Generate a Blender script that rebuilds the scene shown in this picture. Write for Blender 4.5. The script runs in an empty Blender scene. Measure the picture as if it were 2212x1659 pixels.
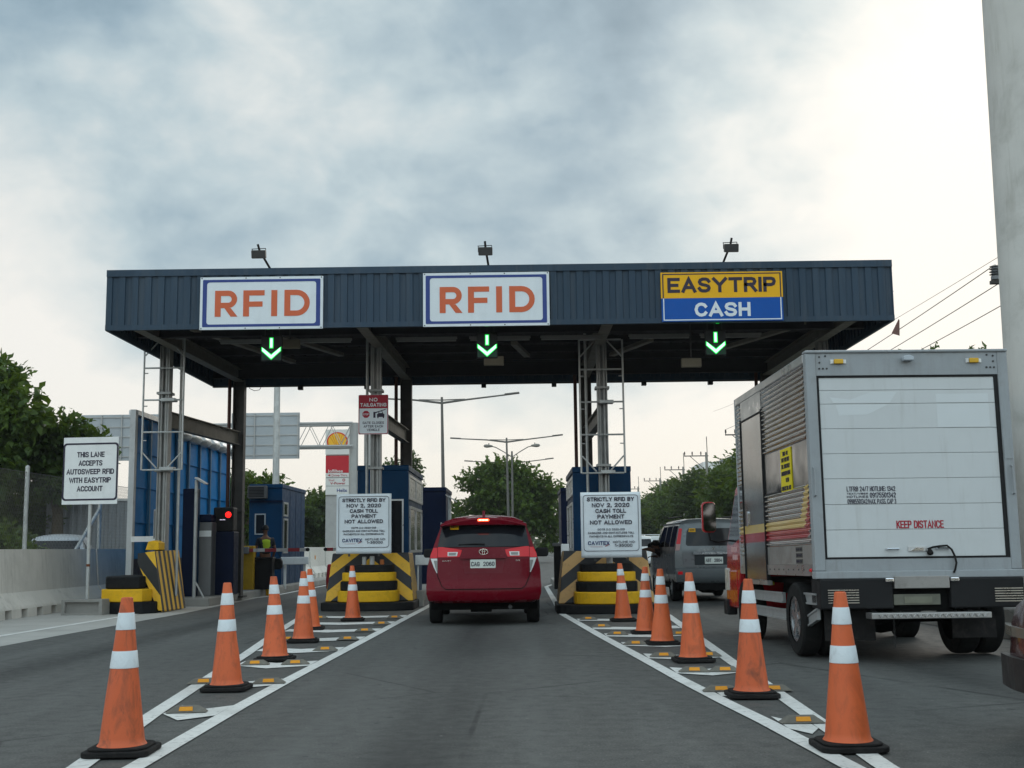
import bpy, bmesh, math, random
import numpy as np
from mathutils import Vector, Matrix
random.seed(7); rng = np.random.default_rng(7)
SC = bpy.context.scene; COL = SC.collection
PI = math.pi
def lin(r, g, b):
    f = lambda c: (c/255/12.92) if c/255 <= .04045 else ((c/255+.055)/1.055)**2.4
    return (f(r), f(g), f(b))

# ------------------------------------------------------------------ camera
FPX = 2600/2212
pitch = math.atan(354/2600); roll = .012; yaw = 15/2600
cam = bpy.data.cameras.new('camera'); camo = bpy.data.objects.new('camera', cam); COL.objects.link(camo)
cam.sensor_width = 36; cam.lens = 36*FPX; cam.clip_end = 3000; cam.clip_start = .05
fw = Vector((-math.sin(yaw)*math.cos(pitch), math.cos(yaw)*math.cos(pitch), math.sin(pitch)))
rt = Vector((math.cos(yaw), math.sin(yaw), 0)); up = rt.cross(fw)
rt2 = math.cos(roll)*rt - math.sin(roll)*up; up2 = math.sin(roll)*rt + math.cos(roll)*up
camo.matrix_world = Matrix(((rt2.x, up2.x, -fw.x, 0), (rt2.y, up2.y, -fw.y, 0), (rt2.z, up2.z, -fw.z, 1.22), (0, 0, 0, 1)))
SC.camera = camo
SC.render.resolution_x = 1024; SC.render.resolution_y = 768
SC.view_settings.view_transform = 'Standard'; SC.view_settings.look = 'None'
SC.view_settings.exposure = 0; SC.view_settings.gamma = 1
SC.cycles.max_bounces = 8; SC.cycles.transparent_max_bounces = 16; SC.cycles.use_denoising = True

# ------------------------------------------------------------------ node helpers
class NT:
    def __init__(s, tree): s.t = tree; s.n = tree.nodes; s.l = tree.links
    def node(s, typ, **kw):
        n = s.n.new(typ)
        for k, v in kw.items():
            if k == 'inp':
                for a, b in v.items(): n.inputs[a].default_value = b
            else: setattr(n, k, v)
        return n
    def link(s, a, b): s.l.new(a, b)
    def sock(s, v, target):
        if isinstance(v, (int, float)): target.default_value = v
        elif isinstance(v, tuple): target.default_value = v
        else: s.l.new(v, target)
    def m(s, op, a, b=0.0, c=None, clamp=False):
        n = s.n.new('ShaderNodeMath'); n.operation = op; n.use_clamp = clamp
        s.sock(a, n.inputs[0]); s.sock(b, n.inputs[1])
        if c is not None: s.sock(c, n.inputs[2])
        return n.outputs[0]
    def vm(s, op, a, b=None):
        n = s.n.new('ShaderNodeVectorMath'); n.operation = op
        s.sock(a, n.inputs[0])
        if b is not None: s.sock(b, n.inputs[1])
        return n
    def mix(s, f, a, b):
        n = s.n.new('ShaderNodeMix'); n.data_type = 'RGBA'
        s.sock(f, n.inputs['Factor'])
        for v, k in ((a, 6), (b, 7)):
            if isinstance(v, tuple): n.inputs[k].default_value = (*v[:3], 1)
            else: s.l.new(v, n.inputs[k])
        return n.outputs[2]
    def noise(s, vec, scale, detail=4, rough=.55, dist=0):
        n = s.n.new('ShaderNodeTexNoise'); n.inputs['Scale'].default_value = scale
        n.inputs['Detail'].default_value = detail; n.inputs['Roughness'].default_value = rough; n.inputs['Distortion'].default_value = dist
        if vec is not None: s.l.new(vec, n.inputs['Vector'])
        return n.outputs['Fac']
    def ramp(s, f, stops, interp='LINEAR'):
        n = s.n.new('ShaderNodeValToRGB'); n.color_ramp.interpolation = interp
        e = n.color_ramp.elements
        while len(e) < len(stops): e.new(.5)
        for i, (p, c) in enumerate(stops): e[i].position = p; e[i].color = (*c[:3], 1) if not isinstance(c, (int, float)) else (c, c, c, 1)
        s.l.new(f, n.inputs[0]); return n.outputs[0]
    def rng(s, v, a, b, c=0.0, d=1.0, smooth=False):
        n = s.n.new('ShaderNodeMapRange'); n.interpolation_type = 'SMOOTHSTEP' if smooth else 'LINEAR'
        s.sock(v, n.inputs[0])
        for i, x in enumerate((a, b, c, d)): n.inputs[i+1].default_value = x
        return n.outputs[0]

# ------------------------------------------------------------------ sky and sun
SUN_EL, SUN_AZ = math.radians(27), math.radians(24)      # azimuth to the right of straight ahead (+Y)
W = bpy.data.worlds.new('World'); SC.world = W; W.use_nodes = True
w = NT(W.node_tree); w.n.clear()
out = w.node('ShaderNodeOutputWorld'); tc = w.node('ShaderNodeTexCoord')
D = w.vm('NORMALIZE', tc.outputs['Generated']).outputs[0]
sp = w.node('ShaderNodeSeparateXYZ'); w.link(D, sp.inputs[0]); DX, DY, DZ = sp.outputs
sky = w.node('ShaderNodeTexSky', sky_type='NISHITA'); sky.sun_disc = False
sky.sun_elevation = SUN_EL; sky.sun_rotation = SUN_AZ; sky.dust_density = 3
den = w.m('ADD', w.m('MAXIMUM', DZ, 0.0), .30)
cmb = w.node('ShaderNodeCombineXYZ'); w.link(w.m('DIVIDE', DX, den), cmb.inputs[0]); w.link(w.m('DIVIDE', DY, den), cmb.inputs[1]); cmb.inputs[2].default_value = 3.7
P = cmb.outputs[0]
PS = w.vm('MULTIPLY', D, (1, 1, 1.45)).outputs[0]; n1 = w.noise(PS, 3.1, 4, .5, .15); n2 = w.noise(PS, 8.5, 6, .52, .25); n3 = w.noise(PS, 22, 6, .55, .3)
def blob(d, rad):       # soft region of the cloud deck about a direction
    v = Vector(d).normalized(); dn = w.vm('DOT_PRODUCT', D, tuple(v)).outputs['Value']
    return w.rng(dn, math.cos(math.radians(rad)), 1, 0, 1, True)
DN = w.vm('NORMALIZE', w.vm('ADD', D, w.vm('MULTIPLY', w.vm('SUBTRACT', w.node('ShaderNodeTexNoise', inp={'Scale': 3.2, 'Detail': 4}).outputs['Color'], (.5, .5, .5)).outputs[0], (.22, .22, .22)).outputs[0]).outputs[0]).outputs[0]
def wblob(d, rad):
    v = Vector(d).normalized(); dn = w.vm('DOT_PRODUCT', DN, tuple(v)).outputs['Value']
    return w.rng(dn, math.cos(math.radians(rad)), 1, 0, 1, True)
def pxdir(x, y): return fw + (x-1106)/2600*rt2 - (y-829.5)/2600*up2
v = w.m('ADD', .45, w.m('MULTIPLY', w.m('SUBTRACT', n1, .5), 1.0))
v = w.m('ADD', v, w.m('MULTIPLY', w.m('SUBTRACT', n3, .5), .34))
v = w.m('ADD', v, w.m('MULTIPLY', w.m('SUBTRACT', n2, .5), .95))
v = w.m('ADD', v, w.m('MULTIPLY', wblob(pxdir(2120, 330), 16), .80))
v = w.m('ADD', v, w.m('MULTIPLY', wblob(pxdir(-240, 640), 14), .52))
v = w.m('ADD', v, w.m('MULTIPLY', wblob(pxdir(420, 160), 7), .22))
v = w.m('SUBTRACT', v, w.m('MULTIPLY', wblob(pxdir(1430, 230), 14), .24))
v = w.m('SUBTRACT', v, w.m('MULTIPLY', wblob(pxdir(0, 40), 10), .22))
v = w.m('ADD', v, w.rng(DZ, .02, .21, .80, 0, True))
ccol = w.ramp(v, [(0, lin(126, 152, 168)), (.26, lin(158, 181, 194)), (.50, lin(192, 209, 215)), (.74, lin(226, 232, 231)), (1, lin(250, 248, 242))])
warm = w.mix(w.rng(DZ, .0, .16, .55, 0, True), ccol, w.vm('MULTIPLY', ccol, (1.04, .995, .91)).outputs[0])
gain = w.m('ADD', 1.0, w.rng(DY, -.6, .4, 1.35, 0, True))
below = w.rng(DZ, -.05, 0, .25, 1)
bg1 = w.node('ShaderNodeBackground'); w.link(warm, bg1.inputs[0]); w.link(w.m('MULTIPLY', gain, below), bg1.inputs[1])
bg2 = w.node('ShaderNodeBackground'); w.link(sky.outputs[0], bg2.inputs[0]); bg2.inputs[1].default_value = .08
mx = w.node('ShaderNodeMixShader'); mx.inputs[0].default_value = .93
w.link(bg2.outputs[0], mx.inputs[1]); w.link(bg1.outputs[0], mx.inputs[2]); w.link(mx.outputs[0], out.inputs[0])
sl = bpy.data.lights.new('sun', 'SUN'); sl.energy = .6; sl.angle = math.radians(25); sl.color = (1, .95, .86)
so = bpy.data.objects.new('sun', sl); COL.objects.link(so)
sd = Vector((math.sin(SUN_AZ)*math.cos(SUN_EL), math.cos(SUN_AZ)*math.cos(SUN_EL), math.sin(SUN_EL)))
so.rotation_euler = sd.to_track_quat('Z', 'Y').to_euler(); so.location = (0, 0, 60)

# ------------------------------------------------------------------ materials
MATS = {}
def mat(name, rgb, rough=.6, metal=0, var=.12, scale=3, bump=0, bscale=60, coat=0, emit=None, est=0, dirt=0, dcol=(.03, .025, .02), dscale=4, spec=.2, streak=0, stcol=(.05, .04, .03)):
    if name in MATS: return MATS[name]
    m = bpy.data.materials.new(name); m.use_nodes = True; t = NT(m.node_tree); b = t.n['Principled BSDF']
    tc = t.node('ShaderNodeTexCoord'); co = tc.outputs['Object']
    c = tuple(rgb)
    if var or dirt:
        n = t.noise(co, scale, 6, .6)
        c = t.mix(n, tuple(max(0, x*(1-1.6*var)) for x in rgb), tuple(min(1, x*(1+1.6*var)) for x in rgb))
        if dirt:
            d = t.rng(t.noise(co, dscale, 8, .68, .4), .52, .74, 0, dirt)
            c = t.mix(d, c, dcol)
        if streak:
            mp = t.node('ShaderNodeMapping'); mp.inputs['Scale'].default_value = (1, 1, .09); t.link(co, mp.inputs[0])
            c = t.mix(t.m('MULTIPLY', t.rng(t.noise(mp.outputs[0], 9, 7, .68), .52, .72, 0, streak), t.rng(t.noise(co, 1.3, 4), .38, .62, .1, 1)), c, stcol)
        t.link(c, b.inputs['Base Color'])
        t.link(t.rng(t.noise(co, scale*2.3, 4), .3, .7, max(.02, rough-.1), min(1, rough+.1)), b.inputs['Roughness'])
    else:
        b.inputs['Base Color'].default_value = (*rgb, 1); b.inputs['Roughness'].default_value = rough
    b.inputs['Metallic'].default_value = metal; b.inputs['Coat Weight'].default_value = coat; b.inputs['Coat Roughness'].default_value = .06
    b.inputs['Specular IOR Level'].default_value = spec
    if emit: b.inputs['Emission Color'].default_value = (*emit, 1); b.inputs['Emission Strength'].default_value = est
    if bump:
        bp = t.node('ShaderNodeBump'); bp.inputs['Strength'].default_value = bump; bp.inputs['Distance'].default_value = .02
        t.link(t.noise(co, bscale, 8, .7), bp.inputs['Height']); t.link(bp.outputs[0], b.inputs['Normal'])
    MATS[name] = m; return m
def stripe_mat(name, c1, c2, expr, rough=.6, dirt=.45):
    """painted stripes: expr(t, x, y, z) gives a number; its fractional part < .5 is colour one"""
    m = bpy.data.materials.new(name); m.use_nodes = True; t = NT(m.node_tree); b = t.n['Principled BSDF']
    tc = t.node('ShaderNodeTexCoord'); co = tc.outputs['Object']; s = t.node('ShaderNodeSeparateXYZ'); t.link(co, s.inputs[0])
    f = t.m('FRACT', expr(t, *s.outputs)); k = t.m('GREATER_THAN', f, .5)
    n = t.noise(co, 4, 6, .6)
    a1 = t.mix(n, tuple(x*.78 for x in c1), tuple(min(1, x*1.15) for x in c1)); a2 = t.mix(n, tuple(x*.7 for x in c2), tuple(x*1.3 for x in c2))
    c = t.mix(k, a1, a2); d = t.rng(t.noise(co, 6, 9, .7, .5), .55, .75, 0, dirt)
    c = t.mix(d, c, (.05, .042, .03)); t.link(c, b.inputs['Base Color']); b.inputs['Roughness'].default_value = rough
    return m

# ------------------------------------------------------------------ mesh builder
class MB:
    def __init__(s): s.v = []; s.f = []; s.mi = []
    def add(s, vs, fs, mi=0):
        o = len(s.v); s.v += [tuple(p) for p in vs]
        for f in fs: s.f.append(tuple(i+o for i in f)); s.mi.append(mi)
    def box(s, x0, x1, y0, y1, z0, z1, mi=0, M=None):
        vs = [Vector((x, y, z)) for z in (z0, z1) for y in (y0, y1) for x in (x0, x1)]
        if M: vs = [M @ p for p in vs]
        s.add(vs, [(0, 2, 3, 1), (4, 5, 7, 6), (0, 1, 5, 4), (2, 6, 7, 3), (0, 4, 6, 2), (1, 3, 7, 5)], mi); return s
    def bar(s, a, b, wx, wz, mi=0, upv=(0, 0, 1)):
        a, b = Vector(a), Vector(b); d = (b-a).normalized(); u = Vector(upv)
        if abs(d.dot(u)) > .98: u = Vector((0, 1, 0))
        x = d.cross(u).normalized(); z = x.cross(d)
        vs = [p+x*i*wx/2+z*j*wz/2 for p in (a, b) for i, j in ((-1, -1), (1, -1), (1, 1), (-1, 1))]
        s.add(vs, [(0, 1, 2, 3), (7, 6, 5, 4), (0, 4, 5, 1), (1, 5, 6, 2), (2, 6, 7, 3), (3, 7, 4, 0)], mi); return s
    def tube(s, pts, r, n=8, mi=0, cap=True):
        pts = [Vector(p) for p in pts]; k = len(pts); rr = r if isinstance(r, (list, tuple)) else [r]*k
        vs = []; x = None
        for i, p in enumerate(pts):
            d = (pts[min(i+1, k-1)]-pts[max(i-1, 0)]).normalized()
            if x is None: x = d.orthogonal().normalized()
            else: x = (x-d*x.dot(d)).normalized()
            y = d.cross(x)
            vs += [p+(x*math.cos(2*PI*j/n)+y*math.sin(2*PI*j/n))*rr[i] for j in range(n)]
        fs = [(i*n+j, i*n+(j+1) % n, (i+1)*n+(j+1) % n, (i+1)*n+j) for i in range(k-1) for j in range(n)]
        if cap: fs += [tuple(range(n-1, -1, -1)), tuple(range((k-1)*n, k*n))]
        s.add(vs, fs, mi); return s
    def lathe(s, prof, n=24, c=(0, 0, 0), axis='Z', mi=0, cap=True):
        vs = []
        for r, h in prof:
            for j in range(n):
                a = 2*PI*j/n; x, y = r*math.cos(a), r*math.sin(a)
                p = (x, y, h) if axis == 'Z' else ((h, x, y) if axis == 'X' else (y, h, x))
                vs.append((p[0]+c[0], p[1]+c[1], p[2]+c[2]))
        k = len(prof); fs = [(i*n+j, i*n+(j+1) % n, (i+1)*n+(j+1) % n, (i+1)*n+j) for i in range(k-1) for j in range(n)]
        if cap: fs += [tuple(range(n-1, -1, -1)), tuple(range((k-1)*n, k*n))]
        s.add(vs, fs, mi); return s
    def prism(s, poly, f, a, b, mi=0):
        """poly of 2-D points, f(u, v, w) -> 3-D point, extruded from w=a to w=b"""
        n = len(poly); vs = [f(u, v, a) for u, v in poly]+[f(u, v, b) for u, v in poly]
        s.add(vs, [tuple(range(n)), tuple(range(2*n-1, n-1, -1))]+[(i, i+n, (i+1) % n+n, (i+1) % n) for i in range(n)], mi); return s
    def ring(s, po, pi, f, a, b, mi=0):
        n = len(po); vs = [f(u, v, w) for w in (a, b) for u, v in list(po)+list(pi)]
        fs = []
        for i in range(n):
            j = (i+1) % n
            fs += [(i, j, n+j, n+i), (2*n+i, 3*n+i, 3*n+j, 2*n+j), (i, 2*n+i, 2*n+j, j), (n+i, n+j, 3*n+j, 3*n+i)]
        s.add(vs, fs, mi); return s
    def grid(s, rows, mi=0, close=False):
        m = len(rows[0]); vs = [p for r in rows for p in r]
        fs = [(i*m+j, i*m+(j+1) % m, (i+1)*m+(j+1) % m, (i+1)*m+j) for i in range(len(rows)-1) for j in range(m if close else m-1)]
        s.add(vs, fs, mi); return s
    def mesh(s, name, mats):
        me = bpy.data.meshes.new(name); me.from_pydata(s.v, [], s.f)
        for m in (mats if isinstance(mats, (list, tuple)) else [mats]): me.materials.append(m)
        if any(s.mi): me.polygons.foreach_set('material_index', s.mi)
        bm = bmesh.new(); bm.from_mesh(me); bmesh.ops.remove_doubles(bm, verts=bm.verts, dist=1e-5); bmesh.ops.recalc_face_normals(bm, faces=bm.faces); bm.to_mesh(me); bm.free()
        me.update(); return me
    def obj(s, name, mats, parent=None, world=False, smooth=None, bevel=0, loc=None, raw=False):
        if world and parent:
            o = parent.location; s.v = [(a-o.x, b-o.y, c-o.z) for a, b, c in s.v]
        elif world and loc is not None:
            s.v = [(a-loc[0], b-loc[1], c-loc[2]) for a, b, c in s.v]
        me = s.mesh(name, mats); ob = bpy.data.objects.new(name, me); COL.objects.link(ob)
        if parent: ob.parent = parent
        if loc is not None: ob.location = loc
        if smooth is not None:
            me.shade_smooth(); me.set_sharp_from_angle(angle=math.radians(smooth))
        if bevel:
            b = ob.modifiers.new('bevel', 'BEVEL'); b.width = bevel; b.segments = 2; b.limit_method = 'ANGLE'; b.angle_limit = math.radians(40)
        return ob
def tag(o, label, cat=None, group=None, kind=None):
    if label: o['label'] = label
    if cat: o['category'] = cat
    if group: o['group'] = group
    if kind: o['kind'] = kind
    return o
def thing(name, label, cat, loc=(0, 0, 0), rz=0, group=None):
    o = bpy.data.objects.new(name, None); COL.objects.link(o); o.location = loc; o.rotation_euler = (0, 0, rz); o.empty_display_size = .3
    return tag(o, label, cat, group)
def dup(o, loc, rz=None, label=None, scale=None):
    bpy.context.view_layer.update() if False else None
    c = o.copy(); COL.objects.link(c); c.location = loc
    if rz is not None: c.rotation_euler = (0, 0, rz)
    if scale is not None: c.scale = (scale,)*3 if isinstance(scale, (int, float)) else scale
    if label: c['label'] = label
    for ch in KIDS(o):
        d = ch.copy(); COL.objects.link(d); d.parent = c
        for g in KIDS(ch):
            e = g.copy(); COL.objects.link(e); e.parent = d
    return c
def KIDS(o): return [x for x in bpy.data.objects if x.parent == o]
def struct(name, mb, m, **k):
    o = mb.obj(name, m, **k); o['kind'] = 'structure'; return o
FR = lambda y: (lambda u, v, w: (u, y-w, v))       # a face that looks towards -Y: w stands proud of plane y
def rrect(w, h, r, cx=0, cy=0, n=5):
    p = []
    for sx, sy, a0 in ((1, 1, 0), (-1, 1, 90), (-1, -1, 180), (1, -1, 270)):
        for i in range(n+1):
            a = math.radians(a0+90*i/n); p.append((cx+sx*(w/2-r)+r*math.cos(a), cy+sy*(h/2-r)+r*math.sin(a)))
    return p
def rect(x0, x1, z0, z1): return [(x0, z0), (x1, z0), (x1, z1), (x0, z1)]
def text_soft(s, cx, cz, h, y, m, parent, width=None, bold=0.0, name='lettering', rz=0, M=None, th=.003):
    """one line of raised lettering on a face that looks towards -Y, centred on cx, cap height h, squeezed to width"""
    cu = bpy.data.curves.new('t', 'FONT'); cu.body = s; cu.size = 1; cu.offset = bold; cu.resolution_u = 3
    ob = bpy.data.objects.new('t', cu); COL.objects.link(ob)
    me = bpy.data.meshes.new_from_object(ob.evaluated_get(bpy.context.evaluated_depsgraph_get()))
    bpy.data.objects.remove(ob); bpy.data.curves.remove(cu)
    co = np.empty(len(me.vertices)*3); me.vertices.foreach_get('co', co); co = co.reshape(-1, 3)
    cap = .729; x0, x1 = co[:, 0].min(), co[:, 0].max(); sz = h/cap; sx = (width/(x1-x0)) if width else sz
    new = np.stack([cx+(co[:, 0]-(x0+x1)/2)*sx, np.full(len(co), y-th), cz-h/2+co[:, 1]*sz], 1)
    me.vertices.foreach_set('co', new.ravel()); me.materials.clear(); me.materials.append(m); me.name = name
    bm = bmesh.new(); bm.from_mesh(me)
    ex = bmesh.ops.extrude_face_region(bm, geom=list(bm.faces)); vs = [e for e in ex['geom'] if isinstance(e, bmesh.types.BMVert)]
    bmesh.ops.translate(bm, verts=vs, vec=(0, th*.7, 0)); bmesh.ops.recalc_face_normals(bm, faces=bm.faces)
    if M: bmesh.ops.transform(bm, matrix=M, verts=bm.verts)
    bm.to_mesh(me); bm.free(); me.update()
    o = bpy.data.objects.new(name, me); COL.objects.link(o); o.parent = parent
    return o

# bold sans capitals and digits drawn as strokes in a cell one high
_S = [(.82, .84), (.72, .95), (.55, 1), (.28, 1), (.1, .93), (.03, .77), (.1, .61), (.28, .54), (.58, .46), (.76, .39), (.83, .24), (.76, .07), (.56, 0), (.28, 0), (.1, .06), (0, .18)]
_O = [(.25, 0), (.08, .12), (0, .32), (0, .68), (.08, .88), (.25, 1), (.6, 1), (.77, .88), (.85, .68), (.85, .32), (.77, .12), (.6, 0), (.25, 0)]
_C = [(.84, .78), (.74, .94), (.55, 1), (.27, 1), (.08, .88), (0, .68), (0, .32), (.08, .12), (.27, 0), (.55, 0), (.74, .06), (.84, .22)]
_P = [(0, 0), (0, 1), (.52, 1), (.72, .93), (.79, .74), (.72, .55), (.52, .47), (0, .47)]
GLYPH = {'A': (.9, [[(0, 0), (.45, 1), (.9, 0)], [(.17, .30), (.73, .30)]]), 'B': (.8, [[(0, 0), (0, 1), (.5, 1), (.7, .94), (.76, .76), (.7, .58), (.5, .52), (0, .52)], [(.5, .52), (.73, .45), (.8, .26), (.73, .07), (.5, 0), (0, 0)]]),
 'C': (.85, [_C]), 'D': (.82, [[(0, 0), (0, 1), (.48, 1), (.72, .88), (.82, .64), (.82, .36), (.72, .12), (.48, 0), (0, 0)]]), 'E': (.70, [[(.70, 0), (0, 0), (0, 1), (.70, 1)], [(0, .51), (.62, .51)]]), 'F': (.66, [[(0, 0), (0, 1), (.66, 1)], [(0, .50), (.58, .50)]]),
 'G': (.85, [_C[:-1]+[(.84, .12), (.84, .45), (.5, .45)]]), 'H': (.78, [[(0, 0), (0, 1)], [(.78, 0), (.78, 1)], [(0, .5), (.78, .5)]]), 'I': (.0, [[(0, 0), (0, 1)]]), 'J': (.55, [[(.55, 1), (.55, .2), (.45, .04), (.25, 0), (.08, .04), (0, .2)]]), 'K': (.78, [[(0, 0), (0, 1)], [(.76, 1), (.06, .42)], [(.26, .58), (.78, 0)]]),
 'L': (.64, [[(0, 1), (0, 0), (.64, 0)]]), 'M': (1.0, [[(0, 0), (0, 1), (.5, .25), (1, 1), (1, 0)]]), 'N': (.82, [[(0, 0), (0, 1), (.82, 0), (.82, 1)]]), 'O': (.85, [_O]), 'P': (.79, [_P]), 'Q': (.85, [_O, [(.5, .25), (.85, -.05)]]), 'R': (.82, [_P, [(.42, .47), (.82, 0)]]), 'S': (.83, [_S]), 'T': (.8, [[(0, 1), (.8, 1)], [(.4, 1), (.4, 0)]]),
 'U': (.8, [[(0, 1), (0, .3), (.1, .07), (.3, 0), (.5, 0), (.7, .07), (.8, .3), (.8, 1)]]), 'V': (.88, [[(0, 1), (.44, 0), (.88, 1)]]), 'W': (1.3, [[(0, 1), (.32, 0), (.65, .9), (.98, 0), (1.3, 1)]]), 'X': (.84, [[(0, 1), (.84, 0)], [(0, 0), (.84, 1)]]), 'Y': (.86, [[(0, 1), (.43, .45), (.86, 1)], [(.43, .45), (.43, 0)]]), 'Z': (.76, [[(0, 1), (.76, 1), (0, 0), (.76, 0)]]),
 '0': (.72, [[(u*.85, v) for u, v in _O]]), '1': (.3, [[(0, .78), (.3, 1), (.3, 0)]]), '2': (.74, [[(.02, .76), (.1, .93), (.3, 1), (.5, 1), (.68, .9), (.72, .72), (.62, .54), (0, 0), (.74, 0)]]), '3': (.72, [[(.02, .88), (.2, 1), (.5, 1), (.68, .88), (.68, .68), (.5, .55), (.28, .54)], [(.5, .55), (.7, .42), (.72, .2), (.55, .02), (.2, 0), (0, .12)]]), '4': (.78, [[(.58, 0), (.58, 1), (0, .27), (.78, .27)]]),
 '5': (.74, [[(.68, 1), (.1, 1), (.05, .54), (.25, .62), (.5, .62), (.7, .48), (.73, .25), (.6, .05), (.35, 0), (.12, .03), (0, .14)]]), '6': (.74, [[(.64, .92), (.45, 1), (.25, .98), (.08, .82), (0, .5), (.02, .2), (.2, .01), (.5, 0), (.7, .13), (.73, .38), (.55, .58), (.25, .6), (.04, .42)]]), '7': (.72, [[(0, 1), (.72, 1), (.24, 0)]]), '8': (.76, [[(.38, .53), (.1, .64), (.06, .85), (.22, 1), (.54, 1), (.70, .85), (.66, .64), (.38, .53), (.08, .42), (0, .2), (.16, 0), (.6, 0), (.76, .2), (.68, .42), (.38, .53)]]), '9': (.74, [[(.1, .08), (.29, 0), (.49, .02), (.66, .18), (.74, .5), (.72, .8), (.54, .99), (.24, 1), (.04, .87), (.01, .62), (.19, .42), (.49, .4), (.7, .58)]]),
 '-': (.4, [[(0, .42), (.4, .42)]]), '/': (.5, [[(0, 0), (.5, 1)]]), '.': (.0, [[(0, 0), (0, .07)]]), ',': (.06, [[(.06, .07), (0, -.14)]]), ':': (.0, [[(0, .1), (0, .2)], [(0, .62), (0, .72)]]), ' ': (.22, [])}
def text(s, cx, cz, h, y, m_, parent, width=None, bold=.02, name='lettering', M=None, th=.003):
    st = h*(.125+bold*1.6); gap = .40; tot = sum(GLYPH[c][0] for c in s)+gap*(len(s)-1)
    hh = h-st; k = hh; 
    if width: k = (width-st)/tot
    if width and k < hh*.62: st *= max(.5, k/(hh*.62)); hh = h-st; k = (width-st)/tot
    x = cx-tot*k/2; mb = MB(); q_ = 0
    for c in s:
        w_, strokes = GLYPH[c]
        for pl in strokes:
            P2 = [Vector((x+u*k, cz-hh/2+v*hh)) for u, v in pl]; L = []; R_ = []
            for q, p in enumerate(P2):
                d1 = (p-P2[q-1]).normalized() if q else (P2[1]-p).normalized(); d2 = (P2[q+1]-p).normalized() if q < len(P2)-1 else d1
                closed = (P2[0]-P2[-1]).length < 1e-6
                if closed and q == 0: d1 = (P2[0]-P2[-2]).normalized()
                if closed and q == len(P2)-1: d2 = (P2[1]-P2[0]).normalized()
                nn = Vector((-(d1+d2).y, (d1+d2).x)); nn.normalize(); c_ = max(.5, nn.dot(Vector((-d1.y, d1.x)))); o_ = nn*(st/2/c_)
                if not closed and q == 0: p = p-d1*st/2
                if not closed and q == len(P2)-1: p = p+d1*st/2
                L.append(p+o_); R_.append(p-o_)
            n = len(L); z1 = th+.00025*(q_ % 4); q_ += 1; f = lambda p, w: (p.x, y-w, p.y)
            vs = [f(p, .0004) for p in L+R_]+[f(p, z1) for p in L+R_]; fs = []
            for q in range(n-1): fs += [(2*n+q, 2*n+q+1, 3*n+q+1, 3*n+q), (q, 2*n+q, 2*n+q+1, q+1), (n+q, n+q+1, 3*n+q+1, 3*n+q)]
            fs += [(0, n, 3*n, 2*n), (n-1, 3*n-1, 4*n-1, 2*n-1)]; mb.add(vs, fs)
        x += (w_+gap)*k
    if M: mb.v = [tuple(M @ Vector(p)) for p in mb.v]
    return mb.obj(name, m_, parent)

# ================================================================== palette
def fascia_mat():
    m = bpy.data.materials.new('canopy paint'); m.use_nodes = True; t = NT(m.node_tree); b = t.n['Principled BSDF']; co = t.node('ShaderNodeTexCoord').outputs['Object']
    sx = t.node('ShaderNodeSeparateXYZ'); t.link(co, sx.inputs[0]); wn = t.node('ShaderNodeTexWhiteNoise', noise_dimensions='1D'); t.link(t.m('FLOOR', t.m('DIVIDE', t.m('ADD', sx.outputs[0], sx.outputs[1]), 1.0)), wn.inputs['W'])
    c = t.mix(wn.outputs[0], (.022, .044, .070), (.032, .058, .088)); mp = t.node('ShaderNodeMapping'); mp.inputs['Scale'].default_value = (5, 5, .25); t.link(co, mp.inputs[0])
    c = t.mix(t.rng(t.noise(mp.outputs[0], 1.6, 6, .65), .50, .75, 0, .55), c, (.075, .085, .095)); c = t.mix(t.rng(t.noise(mp.outputs[0], 3.1, 6, .6, .3), .52, .72, 0, .5), c, (.018, .028, .04)); c = t.mix(t.rng(t.noise(co, .45, 4), .4, .7, 0, .3), c, (.02, .045, .085))
    t.link(c, b.inputs['Base Color']); b.inputs['Roughness'].default_value = .55; b.inputs['Specular IOR Level'].default_value = .25
    bp = t.node('ShaderNodeBump'); bp.inputs['Strength'].default_value = .25; bp.inputs['Distance'].default_value = .05; t.link(t.noise(co, 1.1, 3), bp.inputs['Height']); t.link(bp.outputs[0], b.inputs['Normal']); return m
navy = fascia_mat()
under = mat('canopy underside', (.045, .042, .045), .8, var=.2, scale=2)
steel = mat('galvanised steel', (.44, .45, .44), .45, .3, var=.2, scale=5, dirt=.3, dcol=(.12, .10, .08), dscale=7)
steel_d = mat('dark steel', (.06, .06, .06), .6, .2, var=.2)
beamg = mat('grey beam paint', (.19, .175, .145), .6, var=.2, scale=3, dirt=.4, dcol=(.10, .08, .06))
white = mat('white sign sheet', (.66, .71, .74), .45, bump=.35, bscale=1.7, streak=.12, stcol=(.30, .31, .31), var=.05, scale=2, dirt=.12, dcol=(.35, .36, .36), dscale=3)
whitep = mat('white paint', (.72, .73, .72), .5, var=.06, scale=4, dirt=.25, dcol=(.3, .28, .25), dscale=5)
black = mat('black paint', (.012, .012, .013), .7, spec=.15, var=.3, scale=6, dirt=.3, dcol=(.045, .04, .033), dscale=8)
ink = mat('dark print', (.035, .03, .05), .5, var=.1)
yellow = mat('yellow paint', (.74, .41, .015), .55, var=.12, scale=5, dirt=.35, dcol=(.16, .10, .03), dscale=9)
concrete = mat('concrete', (.28, .27, .25), .9, var=.2, scale=1.6, bump=.35, bscale=30, dirt=.5, dcol=(.12, .115, .10), dscale=1.3)
conc_l = mat('pale concrete', (.40, .385, .36), .9, var=.14, scale=1.2, bump=.25, bscale=25, dirt=.4, dcol=(.20, .19, .17), dscale=.9)
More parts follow.
